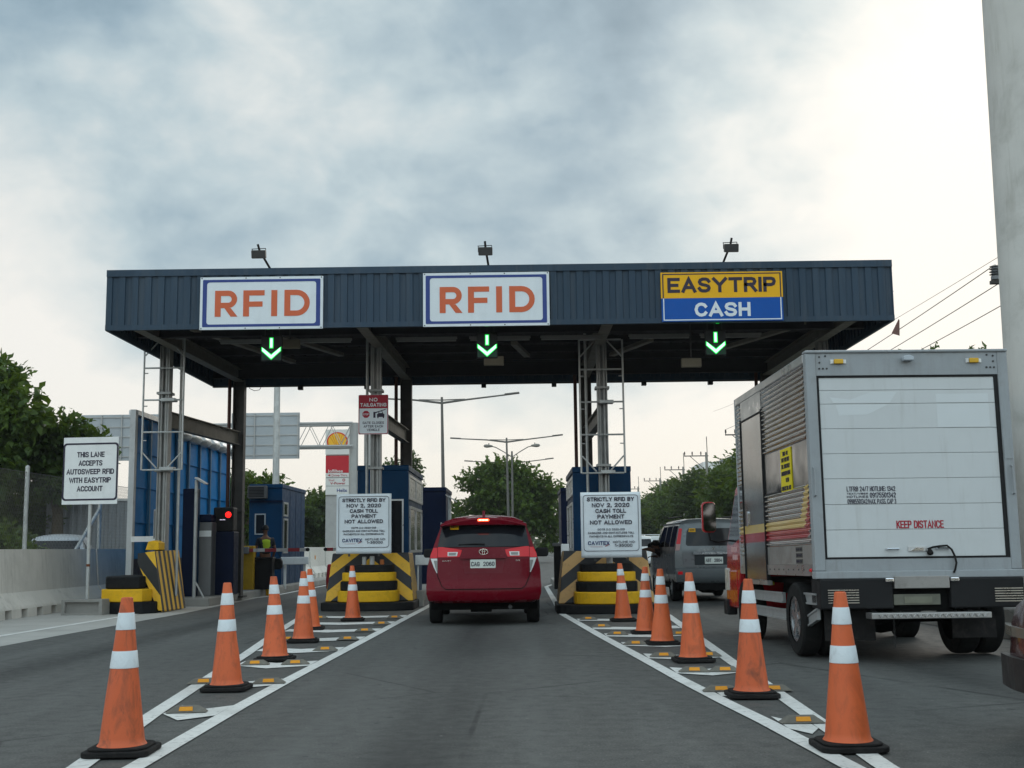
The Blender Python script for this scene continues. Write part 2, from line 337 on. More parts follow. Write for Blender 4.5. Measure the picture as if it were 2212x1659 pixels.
rubber = mat('black rubber', (.016, .015, .015), .85, spec=.15, var=.25, scale=12, bump=.2, dirt=.3, dcol=(.08, .07, .06), dscale=10)
glass_d = mat('dark window glass', (.010, .011, .014), .08, var=0, spec=.3)
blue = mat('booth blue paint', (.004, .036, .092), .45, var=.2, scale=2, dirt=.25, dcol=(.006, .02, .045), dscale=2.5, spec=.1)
blue_d = mat('deep blue paint and booth shade', (.004, .010, .034), .45, spec=.1, var=.2, scale=3, dirt=.2, dcol=(.006, .01, .02))  # true deep blue on fittings; backlit shade put into colour on second booths
alu = mat('aluminium trim', (.55, .56, .56), .35, .7, var=.1, scale=8)
chrome = mat('chrome', (.75, .76, .78), .12, 1.0, var=0)
orange_pr = mat('orange print', (.56, .125, .055), .5, var=.05)
red_pr = mat('red print', (.36, .02, .035), .5, var=.08)
plastic_k = mat('black plastic', (.012, .012, .013), .6, spec=.2, var=.15)
greyp = mat('grey plastic', (.20, .20, .20), .6, var=.15)

# ================================================================== ground, road, markings
grnd = mat('earth', (.07, .075, .04), .95, var=.35, scale=.3, bump=.4, bscale=3, dirt=.5, dcol=(.03, .05, .018), dscale=.2)
m = MB(); m.add([(-900, -60, -.03), (900, -60, -.03), (900, 1500, -.03), (-900, 1500, -.03)], [(0, 1, 2, 3)]); struct('ground', m, grnd)
asph = bpy.data.materials.new('asphalt'); asph.use_nodes = True; t = NT(asph.node_tree); b = t.n['Principled BSDF']
tc = t.node('ShaderNodeTexCoord'); co = tc.outputs['Object']; mp = t.node('ShaderNodeMapping'); mp.inputs['Scale'].default_value = (1, .09, 1); t.link(co, mp.inputs[0])
n_big = t.noise(co, .35, 5, .6, .3); n_str = t.noise(mp.outputs[0], 2.2, 5, .6); n_fine = t.noise(co, 62, 4, .75); n_mid = t.noise(co, 7, 6, .65)
c = t.mix(n_big, (.054, .055, .052), (.094, .093, .087)); c = t.mix(t.rng(n_str, .45, .72, 0, .42), c, (.13, .132, .125))
c = t.mix(t.rng(n_mid, .50, .66, 0, .42), c, (.045, .046, .045)); c = t.mix(t.rng(n_fine, .52, .66, 0, .50), c, (.20, .195, .18)); c = t.mix(t.rng(n_fine, .34, .48, .60, 0), c, (.026, .027, .027))
vor = t.node('ShaderNodeTexVoronoi', feature='DISTANCE_TO_EDGE'); vor.inputs['Scale'].default_value = .28
wn = t.vm('ADD', co, t.vm('MULTIPLY', t.node('ShaderNodeTexNoise', inp={'Scale': 1.3, 'Detail': 6}).outputs['Color'], (.8, .8, .8)).outputs[0])
t.link(wn.outputs[0], vor.inputs['Vector'])
sx = t.node('ShaderNodeSeparateXYZ'); t.link(co, sx.inputs[0]); dl = t.m('MULTIPLY', t.m('ABSOLUTE', t.m('SUBTRACT', t.m('FRACT', t.m('ADD', t.m('DIVIDE', t.m('ADD', sx.outputs[0], .65), 4.7), .5)), .5)), 4.7)
oil = t.m('MULTIPLY', t.rng(dl, .05, .55, 1, 0, True), t.rng(t.noise(mp.outputs[0], 1.4, 5, .6), .32, .60, .2, .9)); c = t.mix(oil, c, (.030, .030, .029))
trk = t.m('MULTIPLY', t.m('MULTIPLY', t.rng(dl, .50, .78, 0, 1, True), t.rng(dl, .78, 1.05, 1, 0, True)), t.rng(t.noise(mp.outputs[0], 1.1, 4, .6), .35, .65, 0, .55)); c = t.mix(trk, c, (.105, .106, .10))
n_dot = t.noise(co, 11, 2, .4); c = t.mix(t.m('MULTIPLY', t.rng(n_dot, .70, .73, 0, .8), t.rng(dl, .3, 1.0, 1, .25)), c, (.016, .016, .017)); c = t.mix(t.rng(t.noise(co, 23, 2, .4), .745, .76, 0, .7), c, (.26, .25, .23))
crack = t.m('MULTIPLY', t.rng(vor.outputs['Distance'], .002, .007, .75, 0), t.rng(n_big, .48, .56, 0, 1))
c = t.mix(crack, c, (.018, .018, .018))
t.link(c, b.inputs['Base Color']); t.link(t.rng(n_mid, .3, .7, .62, .85), b.inputs['Roughness']); b.inputs['Specular IOR Level'].default_value = .35
bp = t.node('ShaderNodeBump'); bp.inputs['Strength'].default_value = .5; bp.inputs['Distance'].default_value = .012; t.link(n_fine, bp.inputs['Height']); t.link(bp.outputs[0], b.inputs['Normal'])
m = MB(); m.add([(-9.3, -30, 0), (14.5, -30, 0), (14.5, 700, 0), (-9.3, 700, 0)], [(0, 1, 2, 3)]); struct('road', m, asph)
m = MB(); m.add([(-60, -30, -.012), (-9.3, -30, -.012), (-9.3, 700, -.012), (-60, 700, -.012)], [(0, 1, 2, 3)]); struct('side_road', m, asph)
# pale concrete strip along the left barrier
m = MB(); m.grid([[(-10.6, y, .004), (x, y, .004)] for y, x in ((4, -7.15), (12, -7.0), (16.3, -6.93), (18.3, -6.91), (24.4, -6.74), (30, -6.85), (45, -7.2), (90, -7.6))]); struct('pavement', m, conc_l)
paint = bpy.data.materials.new('road paint'); paint.use_nodes = True; t = NT(paint.node_tree); b = t.n['Principled BSDF']; tc = t.node('ShaderNodeTexCoord'); co = tc.outputs['Object']
c = t.mix(t.noise(co, 5, 6, .6), (.58, .57, .54), (.76, .75, .72)); c = t.mix(t.rng(t.noise(co, 14, 8, .72, .4), .54, .70, 0, .75), c, (.12, .12, .115)); c = t.mix(t.rng(t.noise(co, 1.2, 4, .6), .5, .75, 0, .4), c, (.25, .24, .22))
t.link(c, b.inputs['Base Color']); b.inputs['Roughness'].default_value = .7
def stripe(mb, pts, wd, z=.008):
    pts = [Vector((*p, 0)) for p in pts]; rows = []
    for i, p in enumerate(pts):
        d = (pts[min(i+1, len(pts)-1)]-pts[max(i-1, 0)]).normalized(); nx = Vector((-d.y, d.x, 0))
        rows.append([(p.x+nx.x*wd/2, p.y+nx.y*wd/2, z), (p.x-nx.x*wd/2, p.y-nx.y*wd/2, z)])
    mb.grid(rows)
m = MB()
LO = [(-2.30, 4.5), (-2.55, 7.117), (-2.80, 9.342), (-3.10, 12.533), (-3.29, 14.638), (-3.58, 17.416), (-3.84, 20.114), (-4.04, 22.3), (-4.12, 24.0)]
LI = [(-2.24, 4.5), (-2.22, 7.1), (-2.235, 9.754), (-2.22, 11.786), (-2.19, 13.617), (-2.13, 17.189), (-2.07, 21.422), (-1.99, 26.07), (-1.98, 40)]
stripe(m, LO, .13); stripe(m, LI, .13)
def xat(line, y):
    for (x0, y0), (x1, y1) in zip(line, line[1:]):
        if y0 <= y <= y1: return x0+(x1-x0)*(y-y0)/(y1-y0)
    return line[-1][0]
for y in (9.28, 11.25, 13.1, 14.95, 16.75, 18.5, 20.3, 22.2):
    xl, xr = xat(LO, y), xat(LI, y); xm = xl+(xr-xl)*.5; k = .58
    m.grid([[(xl+.068, y+.06, .008), (xl+.068, y+k, .008)], [(xm, y-.30, .008), (xm, y-.30+k, .008)], [(xr-.068, y-.06, .008), (xr-.068, y-.06+k, .008)]])
RI = [(1.95, 4.5), (1.80, 6.85), (1.735, 7.8), (1.68, 8.59), (1.58, 9.7), (1.455, 11.3), (1.33, 13.23), (1.085, 16.86), (.745, 22.43), (.76, 30), (.775, 38.2), (1.15, 41.3)]
RO = [(1.96, 4.5), (1.985, 6.9), (1.995, 7.16), (2.04, 8.55), (2.145, 11.14), (2.20, 12.93), (2.33, 15.87), (2.59, 21.75), (2.62, 26), (2.62, 42)]
stripe(m, RI, .13); stripe(m, RO, .13)
for y in (8.3, 10.1, 11.9, 13.5, 15.2, 16.8, 18.3, 20.4):
    xl, xr = xat(RI, y), xat(RO, y); xm = xl+(xr-xl)*.5; k = .58
    m.grid([[(xl+.068, y-.04, .008), (xl+.068, y+k-.04, .008)], [(xm, y-.28, .008), (xm, y-.28+k, .008)], [(xr-.068, y-.04, .008), (xr-.068, y-.04+k, .008)]])
stripe(m, [(-7.86, 8), (-7.80, 18.25), (-7.66, 23), (-7.72, 28), (-6.75, 33), (-6.8, 45), (-7.4, 90)], .14)
for y in range(50, 260, 9): stripe(m, [(3.9, y), (3.9, y+3)], .14)
stripe(m, [(.5, 60), (.9, 260)], .13)
struct('road_markings', m, paint)
m = MB()
for k, (x0, x1, y0, y1) in enumerate(((-3.85, -2.32, 25.4, 43), (1.0, 2.34, 23.6, 42), (-9.25, -7.02, 27.4, 46), (6.15, 9.3, 12, 44))):
    m.box(x0, x1, y0, y1, -.02, .19)
tag(m.obj('traffic_island', concrete, bevel=.03), None, kind='structure')
m = MB(); m.prism([(-2.2, 70), (-.2, 70), (.6, 300), (-3.2, 300)], lambda u, v, w: (u, v, w), -.02, .16); struct('median', m, mat('median soil', (.08, .10, .04), .95, var=.4, scale=.8, bump=.4, bscale=8))

# ================================================================== roadside walls
def barrier(mb, x, y0, y1, h, face=1, foot=.10):
    """one precast length along y, foot towards +x"""
    pr = [(0, 0), (foot+.28, 0), (foot+.26, .12), (foot+.12, .40), (foot, h), (-.05, h), (-.05, 0)]
    mb.prism(pr, lambda u, v, w: (x+u*face, w, v), y0, y1)
bar_thing = []
ys = [13.2, 16.2, 19.2, 22.2, 25.2, 28.2, 31.2, 34.2]
for i, (a, bb) in enumerate(zip(ys, ys[1:])):
    m = MB(); x = -10.02+.02*(i % 2)
    pr = [(0, .17), (.40, .17), (.38, .22), (.20, .48), (.13, 1.31), (-.05, 1.31), (-.05, .17)]
    m.prism(pr, lambda u, v, w: (x+u, w, v), a+.012, bb-.012)
    k = 4; L = (bb-a-.024)/k
    for j in range(k):        # feet between the drain openings
        y = a+.012+j*L; m.prism([(-.05, 0), (.41, 0), (.40, .1695), (-.05, .1695)], lambda u, v, w: (x+u, w, v), y, y+L*.60)
    m.box(x-.049, x-.02, a+.014, bb-.014, .002, .168)
    o = m.obj('concrete_barrier', mat('barrier concrete', (.58, .55, .50), .9, streak=.55, stcol=(.22, .20, .17), var=.12, scale=.9, bump=.25, bscale=25, dirt=.4, dcol=(.26, .245, .21), dscale=.8), world=True, loc=(x, a, 0))
    tag(o, ['concrete barrier length closest to the camera, mostly left of the frame', 'pale concrete barrier length cut by the left frame edge', 'pale concrete barrier length with dark drain gaps under the left fence post',
            'pale concrete barrier length carrying the square orange reflector', 'pale concrete barrier length directly behind the lane sign post', 'concrete barrier length beside the foot of the tall blue screen', 'concrete barrier length hidden deepest behind the blue screen'][i], 'barrier', 'concrete barriers left of the road')
refl = mat('orange reflector', (.75, .30, .02), .3, var=.05)
def flat_reflector(x, y, z, lb):
    m = MB(); m.prism(rrect(.19, .18, .02), lambda u, v, w: (x+w, y+u, z+v), 0, .012); m.prism(rrect(.15, .14, .015), lambda u, v, w: (x+w, y+u, z+v), .0125, .016)
    tag(m.obj('reflector', refl, world=True, loc=(x, y, z)), lb, 'reflector')
flat_reflector(-9.853, 24.3, .80, 'square orange reflector stuck on the left concrete barrier')
for i, y in enumerate((46, 50, 54, 58, 62, 66, 70, 74)):
    m = MB(); x = -9.6+.012*(y-46); pr = [(0, .2), (.38, .2), (.16, .5), (.12, 1.36), (-.05, 1.36), (-.05, .2)]
    m.prism(pr, lambda u, v, w: (x+u, w, v), y+.012, y+3.988)
    for j in range(4): m.prism([(-.05, 0), (.38, 0), (.38, .1995), (-.05, .1995)], lambda u, v, w: (x+u, w, v), y+.012+j, y+.62+j)
    o = m.obj('concrete_barrier', mat('whitewashed concrete', (.62, .61, .57), .85, var=.1, scale=1, dirt=.3, dcol=(.25, .24, .2)), world=True, loc=(x, y, 0))
    tag(o, 'whitewashed barrier length far beyond the left booth, ' + ['first of the run', 'second of the run', 'third of the run, by the orange reflector', 'fourth of the run', 'fifth of the run', 'sixth of the run', 'seventh of the run', 'farthest of the run'][i], 'barrier', 'white barriers beyond the toll booths')
flat_reflector(-9.36, 55.2, .9, 'orange reflector on the distant whitewashed barrier')

# ================================================================== toll canopy
can = thing('toll_canopy', 'dark navy toll plaza canopy with ribbed fascia on grey steel columns', 'toll canopy', (-.36, 26.5, 0))
X0, X1, Y0, Y1, Z0, Z1 = -7.86, 7.14, 22.5, 30.5, 5.41, 6.58
def ribbed(axis_len, f):
    """ribbed sheet: f(s, out, z)"""
    m = MB(); prof = []; s = 0
    while s < axis_len-.02:
        prof += [(s, 0), (min(s+.105, axis_len), 0), (min(s+.115, axis_len), -.028), (min(s+.225, axis_len), -.028), (min(s+.235, axis_len), 0)]; s += .25
    prof.append((axis_len, 0)); q = []
    for p in prof:
        if not q or p[0]-q[-1][0] > 1e-4: q.append(p)
    m.grid([[f(a, o, z) for a, o in q] for z in (Z0+.10, Z1-.13)])
    for z0, z1, o in ((Z0, Z0+.10, .012), (Z1-.13, Z1, .022)):
        pr = [(0, z0), (axis_len, z0), (axis_len, z1), (0, z1)]
        vs = [f(a, w, z) for w in (o, -.05) for a, z in pr]; m.add(vs, [(0, 1, 2, 3), (7, 6, 5, 4), (0, 4, 5, 1), (1, 5, 6, 2), (2, 6, 7, 3), (3, 7, 4, 0)])
    return m
ribbed(X1-X0, lambda a, o, z: (X0+a, Y0-o, z)).obj('fascia', navy, can, True)
ribbed(Y1-Y0-.06, lambda a, o, z: (X0-o, Y0+.06+a, z)).obj('fascia', navy, can, True)
ribbed(Y1-Y0-.06, lambda a, o, z: (X1+o, Y0+.06+a, z)).obj('fascia', navy, can, True)
ribbed(X1-X0, lambda a, o, z: (X0+a, Y1+o, z)).obj('fascia', navy, can, True)
m = MB(); m.box(X0+.06, X1-.06, Y0+.06, Y1-.06, 6.30, 6.36); m.obj('roof', under, can, True)
m = MB()
prof = []; s = X0+.07
while s < X1-.1: prof += [(s, 5.95), (s+.12, 5.95), (s+.15, 5.99), (s+.27, 5.99)]; s += .30
m.grid([[(a, y, z) for a, z in prof] for y in (Y0+.07, Y1-.07)]); m.obj('soffit', under, can, True)
def ibeam(a, bb, wd, h, th=.02):
    a, bb = Vector(a), Vector(bb); m = MB(); u = Vector((0, 0, 1))
    m.bar(a+u*(h/2-th/2), bb+u*(h/2-th/2), wd, th); m.bar(a-u*(h/2-th/2), bb-u*(h/2-th/2), wd, th); m.bar(a, bb, th, h-2*th); return m
for y in (24.2, 30.2):
    ibeam((X0+.1, y, 5.74), (X1-.1, y, 5.74), .18, .36).obj('beam', under, can, True)
for x, x2 in ((-7.40, -7.12), (-3.05, -2.87), (1.74, 1.69), (6.48, 6.3)):
    ibeam((x, Y0+.12, 5.65), (x2, Y1-.12, 5.65), .22, .30).obj('beam', beamg, can, True)
for y in (23.4, 25.6, 26.8, 28.0, 29.2): ibeam((X0+.1, y, 5.87), (X1-.1, y, 5.87), .10, .15).obj('purlin', under, can, True)
for a, bb in (((-6.6, 24.0), (-5.4, 28.5)), ((-5.2, 24.4), (-4.1, 27.5)), ((5.9, 24.2), (4.7, 27.2)), ((-.1, 26.2), (.2, 28.0)), ((2.2, 28), (2.9, 26))):
    m = MB(); m.bar((*a, 5.70), (*bb, 5.70), .14, .08); m.obj('brace', beamg, can, True)
tubem = mat('unlit strip light', (.22, .22, .21), .4, var=.05)
for x0 in (-6.1, -4.65, -2.5, -1.0, .45, 2.25, 3.7):
    m = MB(); m.box(x0, x0+1.25, 24.16, 24.24, 5.46, 5.50); m.box(x0+.02, x0+1.23, 24.17, 24.23, 5.415, 5.459); m.obj('strip_light', tubem, can, True)
def column(x, y, z1, dark=False):
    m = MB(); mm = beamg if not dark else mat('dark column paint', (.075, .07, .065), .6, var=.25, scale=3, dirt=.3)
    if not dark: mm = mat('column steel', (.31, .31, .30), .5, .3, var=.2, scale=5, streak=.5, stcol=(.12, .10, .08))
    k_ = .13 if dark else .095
    for sx in (-1, 1): m.box(x+sx*k_-.012, x+sx*k_+.012, y-.13, y+.13, .1, z1)
    m.box(x-k_+.012, x+k_-.012, y-.01, y+.01, .1, z1)
    if not dark:
        for dx in (-.06, .045): m.tube([(x+dx, y-.075, .15), (x+dx, y-.075, z1)], .034, 10)
    for z in (2.9, 4.55) if not dark else (2.2,): m.box(x-.15, x+.15, y-.16, y+.16, z, z+.05)
    m.box(x-.22, x+.22, y-.22, y+.22, .08, .12)
    m.obj('column', mm, can, True)
cols_f = ((-7.56, 25.5), (-3.05, 25.5), (1.77, 25.5), (6.5, 25.5)); cols_r = ((-7.12, 30.4), (-2.87, 30.4), (1.69, 30.4), (6.3, 30.4))
for x, y in cols_f: column(x, y, 5.6)
for x, y in cols_r:
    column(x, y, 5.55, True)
    m = MB(); m.tube([(x-.26, y, .1), (x-.26, y, 5.9)], .045, 10); m.obj('downpipe', mat('brown pipe', (.10, .045, .035), .5, var=.2), can, True)
for x, y in cols_f[:2]:
    m = MB(); m.tube([(x-.22 if x > -5 else x+.27, y+.2, .3), (x-.22 if x > -5 else x+.27, y+.2, 5.9)], .03, 8); m.obj('conduit', steel, can, True)
m = MB(); m.tube([(1.44, 25.7, .3), (1.44, 25.7, 5.9)], .03, 8); m.obj('conduit', steel, can, True)
for (xa, ya), (xb, yb) in zip(cols_f, cols_r): ibeam((xa, ya+.14, 4.04), (xb, yb-.14, 4.04), .17, .34).obj('tie_beam', beamg, can, True)
m = MB(); m.box(X0, X1, Y1+.0505, Y1+.16, Z0-.02, Z0+.12); m.obj('gutter', under, can, True)
for x in (-5.6, -3.9, -.9, 0.9, 3.2, 4.9):
    m = MB(); m.box(x-.06, x+.06, Y1-.02, Y1+.14, Z0-.11, Z0-.021); m.obj('bracket', plastic_k, can, True)
m = MB(); m.tube([(-6.9, Y1-.1, 5.42), (-6.87, Y1-.1, 5.33), (-6.75, Y1-.1, 5.27), (-6.62, Y1-.1, 5.29), (-6.55, Y1-.1, 5.42)], .008, 6); m.obj('cable', plastic_k, can, True)
# floodlights on the roof edge
def floodlight(x, lean, lb):
    t_ = thing('floodlight', lb, 'floodlight', (x, 22.62, 6.585), 0, 'floodlights on the canopy roof')
    m = MB(); m.tube([(lean*.16, .15, 0), (-lean*.02, -.12, .34), (-lean*.05, -.16, .46)], .022, 8); m.obj('pole', plastic_k, t_)
    M = Matrix.Translation((-lean*.02, -.20, .25)) @ Matrix.Rotation(.25, 4, 'X')
    m = MB(); m.prism(rrect(.27, .16, .02), lambda u, v, w: M @ Vector((u, -w, v)), -.06, .03); m.obj('lamp_housing', mat('lamp housing', (.07, .065, .06), .5, var=.2), t_)
    m = MB(); m.prism(rrect(.24, .13, .015), lambda u, v, w: M @ Vector((u, -w, v)), .031, .036); m.obj('lens', mat('lamp glass', (.06, .06, .06), .2, var=0), t_)
    m = MB(); m.bar((-.15-lean*.02, -.14, .37), (.12-lean*.02, -.14, .38), .012, .012); m.bar((-.14-lean*.02, -.14, .25), (-.14-lean*.02, -.14, .37), .012, .012); m.bar((.12-lean*.02, -.14, .25), (.12-lean*.02, -.14, .38), .012, .012); m.obj('bracket', plastic_k, t_)
floodlight(-4.92, 1, 'small black floodlight on the canopy roof above the left RFID sign')
floodlight(-.60, .3, 'small black floodlight on the canopy roof above the middle RFID sign')
floodlight(4.07, -.7, 'small black floodlight on the canopy roof above the yellow and blue sign')

# ================================================================== signs on the fascia
def letter(mb, ch, x, s, f, a, bb):
    """bold sans capitals R F I D in stroke geometry; returns advance"""
    st = .225; T = lambda P_: [(x+u*s, v*s) for u, v in P_]
    def arc(cx, cy, r, a0, a1, n=14): return [(cx+r*math.cos(math.radians(a0+(a1-a0)*i/n)), cy+r*math.sin(math.radians(a0+(a1-a0)*i/n))) for i in range(n+1)]
    def bowl(x0, xs, yc, ro, ri):
        o = [(x0, yc+ro)]+arc(xs, yc, ro, 90, -90)+[(x0, yc-ro)]; i = [(x0, yc+ri)]+arc(xs, yc, ri, 90, -90)+[(x0, yc-ri)]
        vs = [f(*p, w) for w in (a, bb) for p in T(o)+T(i)]; n = len(o); fs = []
        for k in range(n-1): fs += [(k, k+1, n+k+1, n+k), (2*n+k, 3*n+k, 3*n+k+1, 2*n+k+1), (k, 2*n+k, 2*n+k+1, k+1), (n+k, n+k+1, 3*n+k+1, 3*n+k)]
        fs += [(0, n, 3*n, 2*n), (n-1, 3*n-1, 4*n-1, 2*n-1)]
        mb.add(vs, fs)
    mb.prism(T(rect(0, st, 0, 1)), f, a, bb)
    if ch == 'R': bowl(st, .50, .665, .335, .13); mb.prism(T([(.36, .329), (.60, .329), (.86, 0), (.60, 0)]), f, a, bb); return .86*s
    if ch == 'F': mb.prism(T(rect(st, .80, .80, 1)), f, a, bb); mb.prism(T(rect(st, .73, .37, .57)), f, a, bb); return .80*s
    if ch == 'I': return st*s
    if ch == 'D': bowl(st, .46, .5, .5, .295); return .96*s
borderb = mat('navy print', (.035, .06, .22), .5, var=.06)
def rfid_sign(x0, x1, z0, z1, lb):
    cx, cz, wd, h = (x0+x1)/2, (z0+z1)/2, x1-x0, z1-z0; y = 22.43
    t_ = thing('lane_sign', lb, 'lane sign', (cx, y, cz), 0, 'lane signs on the canopy fascia'); f = FR(0)
    m = MB(); m.prism(rect(-wd/2, wd/2, -h/2, h/2), f, -.04, 0); m.obj('panel', white, t_)
    m = MB(); m.ring(rrect(wd-.10, h-.10, .02), rrect(wd-.26, h-.20, .05), f, .001, .004); m.obj('border', borderb, t_)
    m = MB(); s = .505; x = -.885
    for ch, gap in zip('RFID', (.105, .13, .135, 0)): x += letter(m, ch, x, s, lambda u, v, w: f(u, v-.26, w), .001, .005)+gap
    m.obj('lettering', orange_pr, t_)
    m = MB()
    for u in (-wd/2+.03, -.3, .35, wd/2-.03):
        for v in (-h/2+.022, h/2-.022): m.lathe([(.012, -.006), (.012, 0)], 8, (u, 0, v), 'Y')
    m.obj('rivet', steel_d, t_)
rfid_sign(-6.045, -3.705, 5.385, 6.40, 'white RFID sign with orange letters on the left third of the canopy')
rfid_sign(-1.80, .60, 5.39, 6.425, 'white RFID sign with orange letters in the middle of the canopy')
t_ = thing('lane_sign', 'yellow and blue sign reading EASYTRIP CASH above the truck lane', 'lane sign', (3.875, 22.43, 5.90), 0, 'lane signs on the canopy fascia'); f = FR(0)
sy = mat('sign yellow', (.75, .40, .01), .45, var=.05); sb = mat('sign blue', (.002, .075, .34), .45, var=.06)
m = MB(); m.prism(rect(-1.155, 1.155, -.025, .475), f, -.04, 0); m.obj('panel', sy, t_)
m = MB(); m.prism(rect(-1.15, 1.15, -.475, -.026), f, -.04, 0); m.obj('panel', sb, t_)
def open_ring(w_, z0, z1, th, topside):
    o = rrect(w_, z1-z0, .05, 0, (z0+z1)/2); i = rrect(w_-2*th, z1-z0-2*th, .035, 0, (z0+z1)/2); return o, i
m = MB(); m.prism(rect(-1.125, -1.103, -.024, .45), f, .001, .004); m.prism(rect(1.103, 1.125, -.024, .45), f, .001, .004); m.prism(rect(-1.1029, 1.1029, .43, .45), f, .001, .004); m.obj('border', ink, t_)
m = MB(); m.prism(rect(-1.12, -1.10, -.455, -.027), f, .001, .004); m.prism(rect(1.10, 1.12, -.455, -.027), f, .001, .004); m.prism(rect(-1.0999, 1.0999, -.455, -.435), f, .001, .004); m.obj('border', white, t_)
def stroke_word(mb, word, cx, cz, h, width, st, f):
    """mono-line capitals drawn with round-cornered strokes of thickness st"""
    G = {'E': (.8, [[(0, 0), (0, 1)], [(0, 1), (.8, 1)], [(0, .5), (.68, .5)], [(0, 0), (.8, 0)]]), 'A': (1.0, [[(0, 0), (.5, 1), (1, 0)], [(.2, .3), (.8, .3)]]),
         'S': (.85, [[(.82, .82), (.72, .95), (.55, 1), (.3, 1), (.1, .92), (.02, .76), (.08, .62), (.25, .54), (.6, .46), (.78, .38), (.84, .24), (.76, .08), (.55, 0), (.28, 0), (.1, .06), (0, .2)]]),
         'Y': (1.0, [[(0, 1), (.5, .48), (1, 1)], [(.5, .48), (.5, 0)]]), 'T': (.9, [[(0, 1), (.9, 1)], [(.45, 1), (.45, 0)]]),
         'R': (.85, [[(0, 0), (0, 1), (.55, 1), (.74, .94), (.82, .76), (.74, .58), (.55, .5), (0, .5)], [(.45, .5), (.85, 0)]]), 'I': (.0, [[(0, 0), (0, 1)]]),
         'P': (.82, [[(0, 0), (0, 1), (.55, 1), (.74, .94), (.82, .75), (.74, .54), (.55, .47), (0, .47)]]), 'C': (.88, [[(.86, .8), (.74, .94), (.5, 1), (.3, .97), (.1, .82), (0, .5), (.1, .18), (.3, .03), (.5, 0), (.74, .06), (.86, .2)]]),
         'H': (.8, [[(0, 0), (0, 1)], [(.8, 0), (.8, 1)], [(0, .5), (.8, .5)]])}
    tot = sum(G[c][0] for c in word)+.42*(len(word)-1); s = (width-st)/tot; hh = h-st; x = cx-width/2+st/2
    k = 0
    for c in word:
        w_, strokes = G[c]
        for pl in strokes:
            P2 = [(x+u*s, cz-hh/2+v*hh) for u, v in pl]; L = []; R_ = []
            for q, p in enumerate(P2):
                a_ = Vector(P2[q-1]) if q else None; n_ = Vector(P2[q+1]) if q < len(P2)-1 else None; p = Vector(p)
                d1 = (p-a_).normalized() if a_ is not None else (n_-p).normalized(); d2 = (n_-p).normalized() if n_ is not None else d1
                nn = Vector((-(d1+d2).y, (d1+d2).x)); nn.normalize(); c_ = max(.45, nn.dot(Vector((-d1.y, d1.x)))); o_ = nn*(st/2/c_)
                if a_ is None: p = p-d1*st/2
                if n_ is None: p = p+d1*st/2
                L.append(p+o_); R_.append(p-o_)
            n = len(L); lift = .0015+.0003*(k % 5); k += 1
            vs = [f(*p, .001) for p in L+R_]+[f(*p, .003+lift) for p in L+R_]
            fs = []
            for q in range(n-1): fs += [(2*n+q, 2*n+q+1, 3*n+q+1, 3*n+q), (q, 2*n+q, 2*n+q+1, q+1), (n+q, n+q+1, 3*n+q+1, 3*n+q)]
            fs += [(0, n, 3*n, 2*n), (n-1, 3*n-1, 4*n-1, 2*n-1)]; mb.add(vs, fs)
        x += (w_+.42)*s
m = MB(); stroke_word(m, 'EASYTRIP', 0, .225, .29, 2.06, .062, f); m.obj('lettering', ink, t_)
m = MB(); stroke_word(m, 'CASH', 0, -.25, .27, 1.06, .058, f); m.obj('lettering', white, t_)

# ================================================================== green lane arrows
led = mat('green led', (.1, .9, .3), .4, var=0, emit=(.40, 1, .55), est=2.2)
led_e = mat('green led edge', (.02, .6, .12), .4, var=0, emit=(.0, 1, .06), est=.55)
led_b = mat('dark led panel', (.008, .04, .022), .4, var=.1)
def lane_arrow(x, z, lb):
    t_ = thing('lane_signal', lb, 'lane signal', (x, 22.95, z+.01), 0, 'lane signals under the canopy'); f = FR(0)
    m = MB(); m.box(-.20, .20, 0, .10, -.20, .30); m.obj('housing', plastic_k, t_, bevel=.01)
    m = MB(); m.box(-.012, .012, .04, .06, .30, .56); m.box(-.15, -.13, .04, .06, .30, .95); m.box(.13, .15, .04, .06, .30, .95); m.obj('hanger', steel_d, t_)
    m = MB(); m.prism(rect(-.185, .185, -.18, .02), f, .0005, .003); m.obj('led_panel', led_b, t_)
    outer = [(-.045, .02), (-.045, .245), (.045, .245), (.045, .02)]
    st_ = lambda g: [(-.023-g, .06-g), (.023+g, .06-g), (.023+g, .24+g), (-.023-g, .24+g)]
    vv = lambda g: [(0, -.16-1.3*g), (.175+g, -.005), (.175+g, .06+g), (0, -.09+1.3*g), (-.175-g, .06+g), (-.175-g, -.005)]
    m = MB(); m.prism(st_(.018), f, .004, .008); p = vv(.018)
    for q in ([0, 1, 2, 3], [0, 3, 4, 5]): m.prism([p[i_] for i_ in q], f, .004, .008)
    m.obj('arrow_halo', led_e, t_)
    m = MB(); m.prism(st_(0), f, .0085, .014); p = vv(0)
    for q in ([0, 1, 2, 3], [0, 3, 4, 5]): m.prism([p[i_] for i_ in q], f, .0085, .014)
    m.obj('arrow', led, t_)
    m = MB(); m.box(-.03, .03, -.31, -.28, .365, .39); m.obj('pilot_lamp', led_e, t_)
lane_arrow(-4.78, 5.045, 'lit green down arrow under the left RFID sign')
lane_arrow(-.605, 5.05, 'lit green down arrow under the middle RFID sign')
lane_arrow(3.81, 5.045, 'lit green down arrow under the yellow and blue sign')
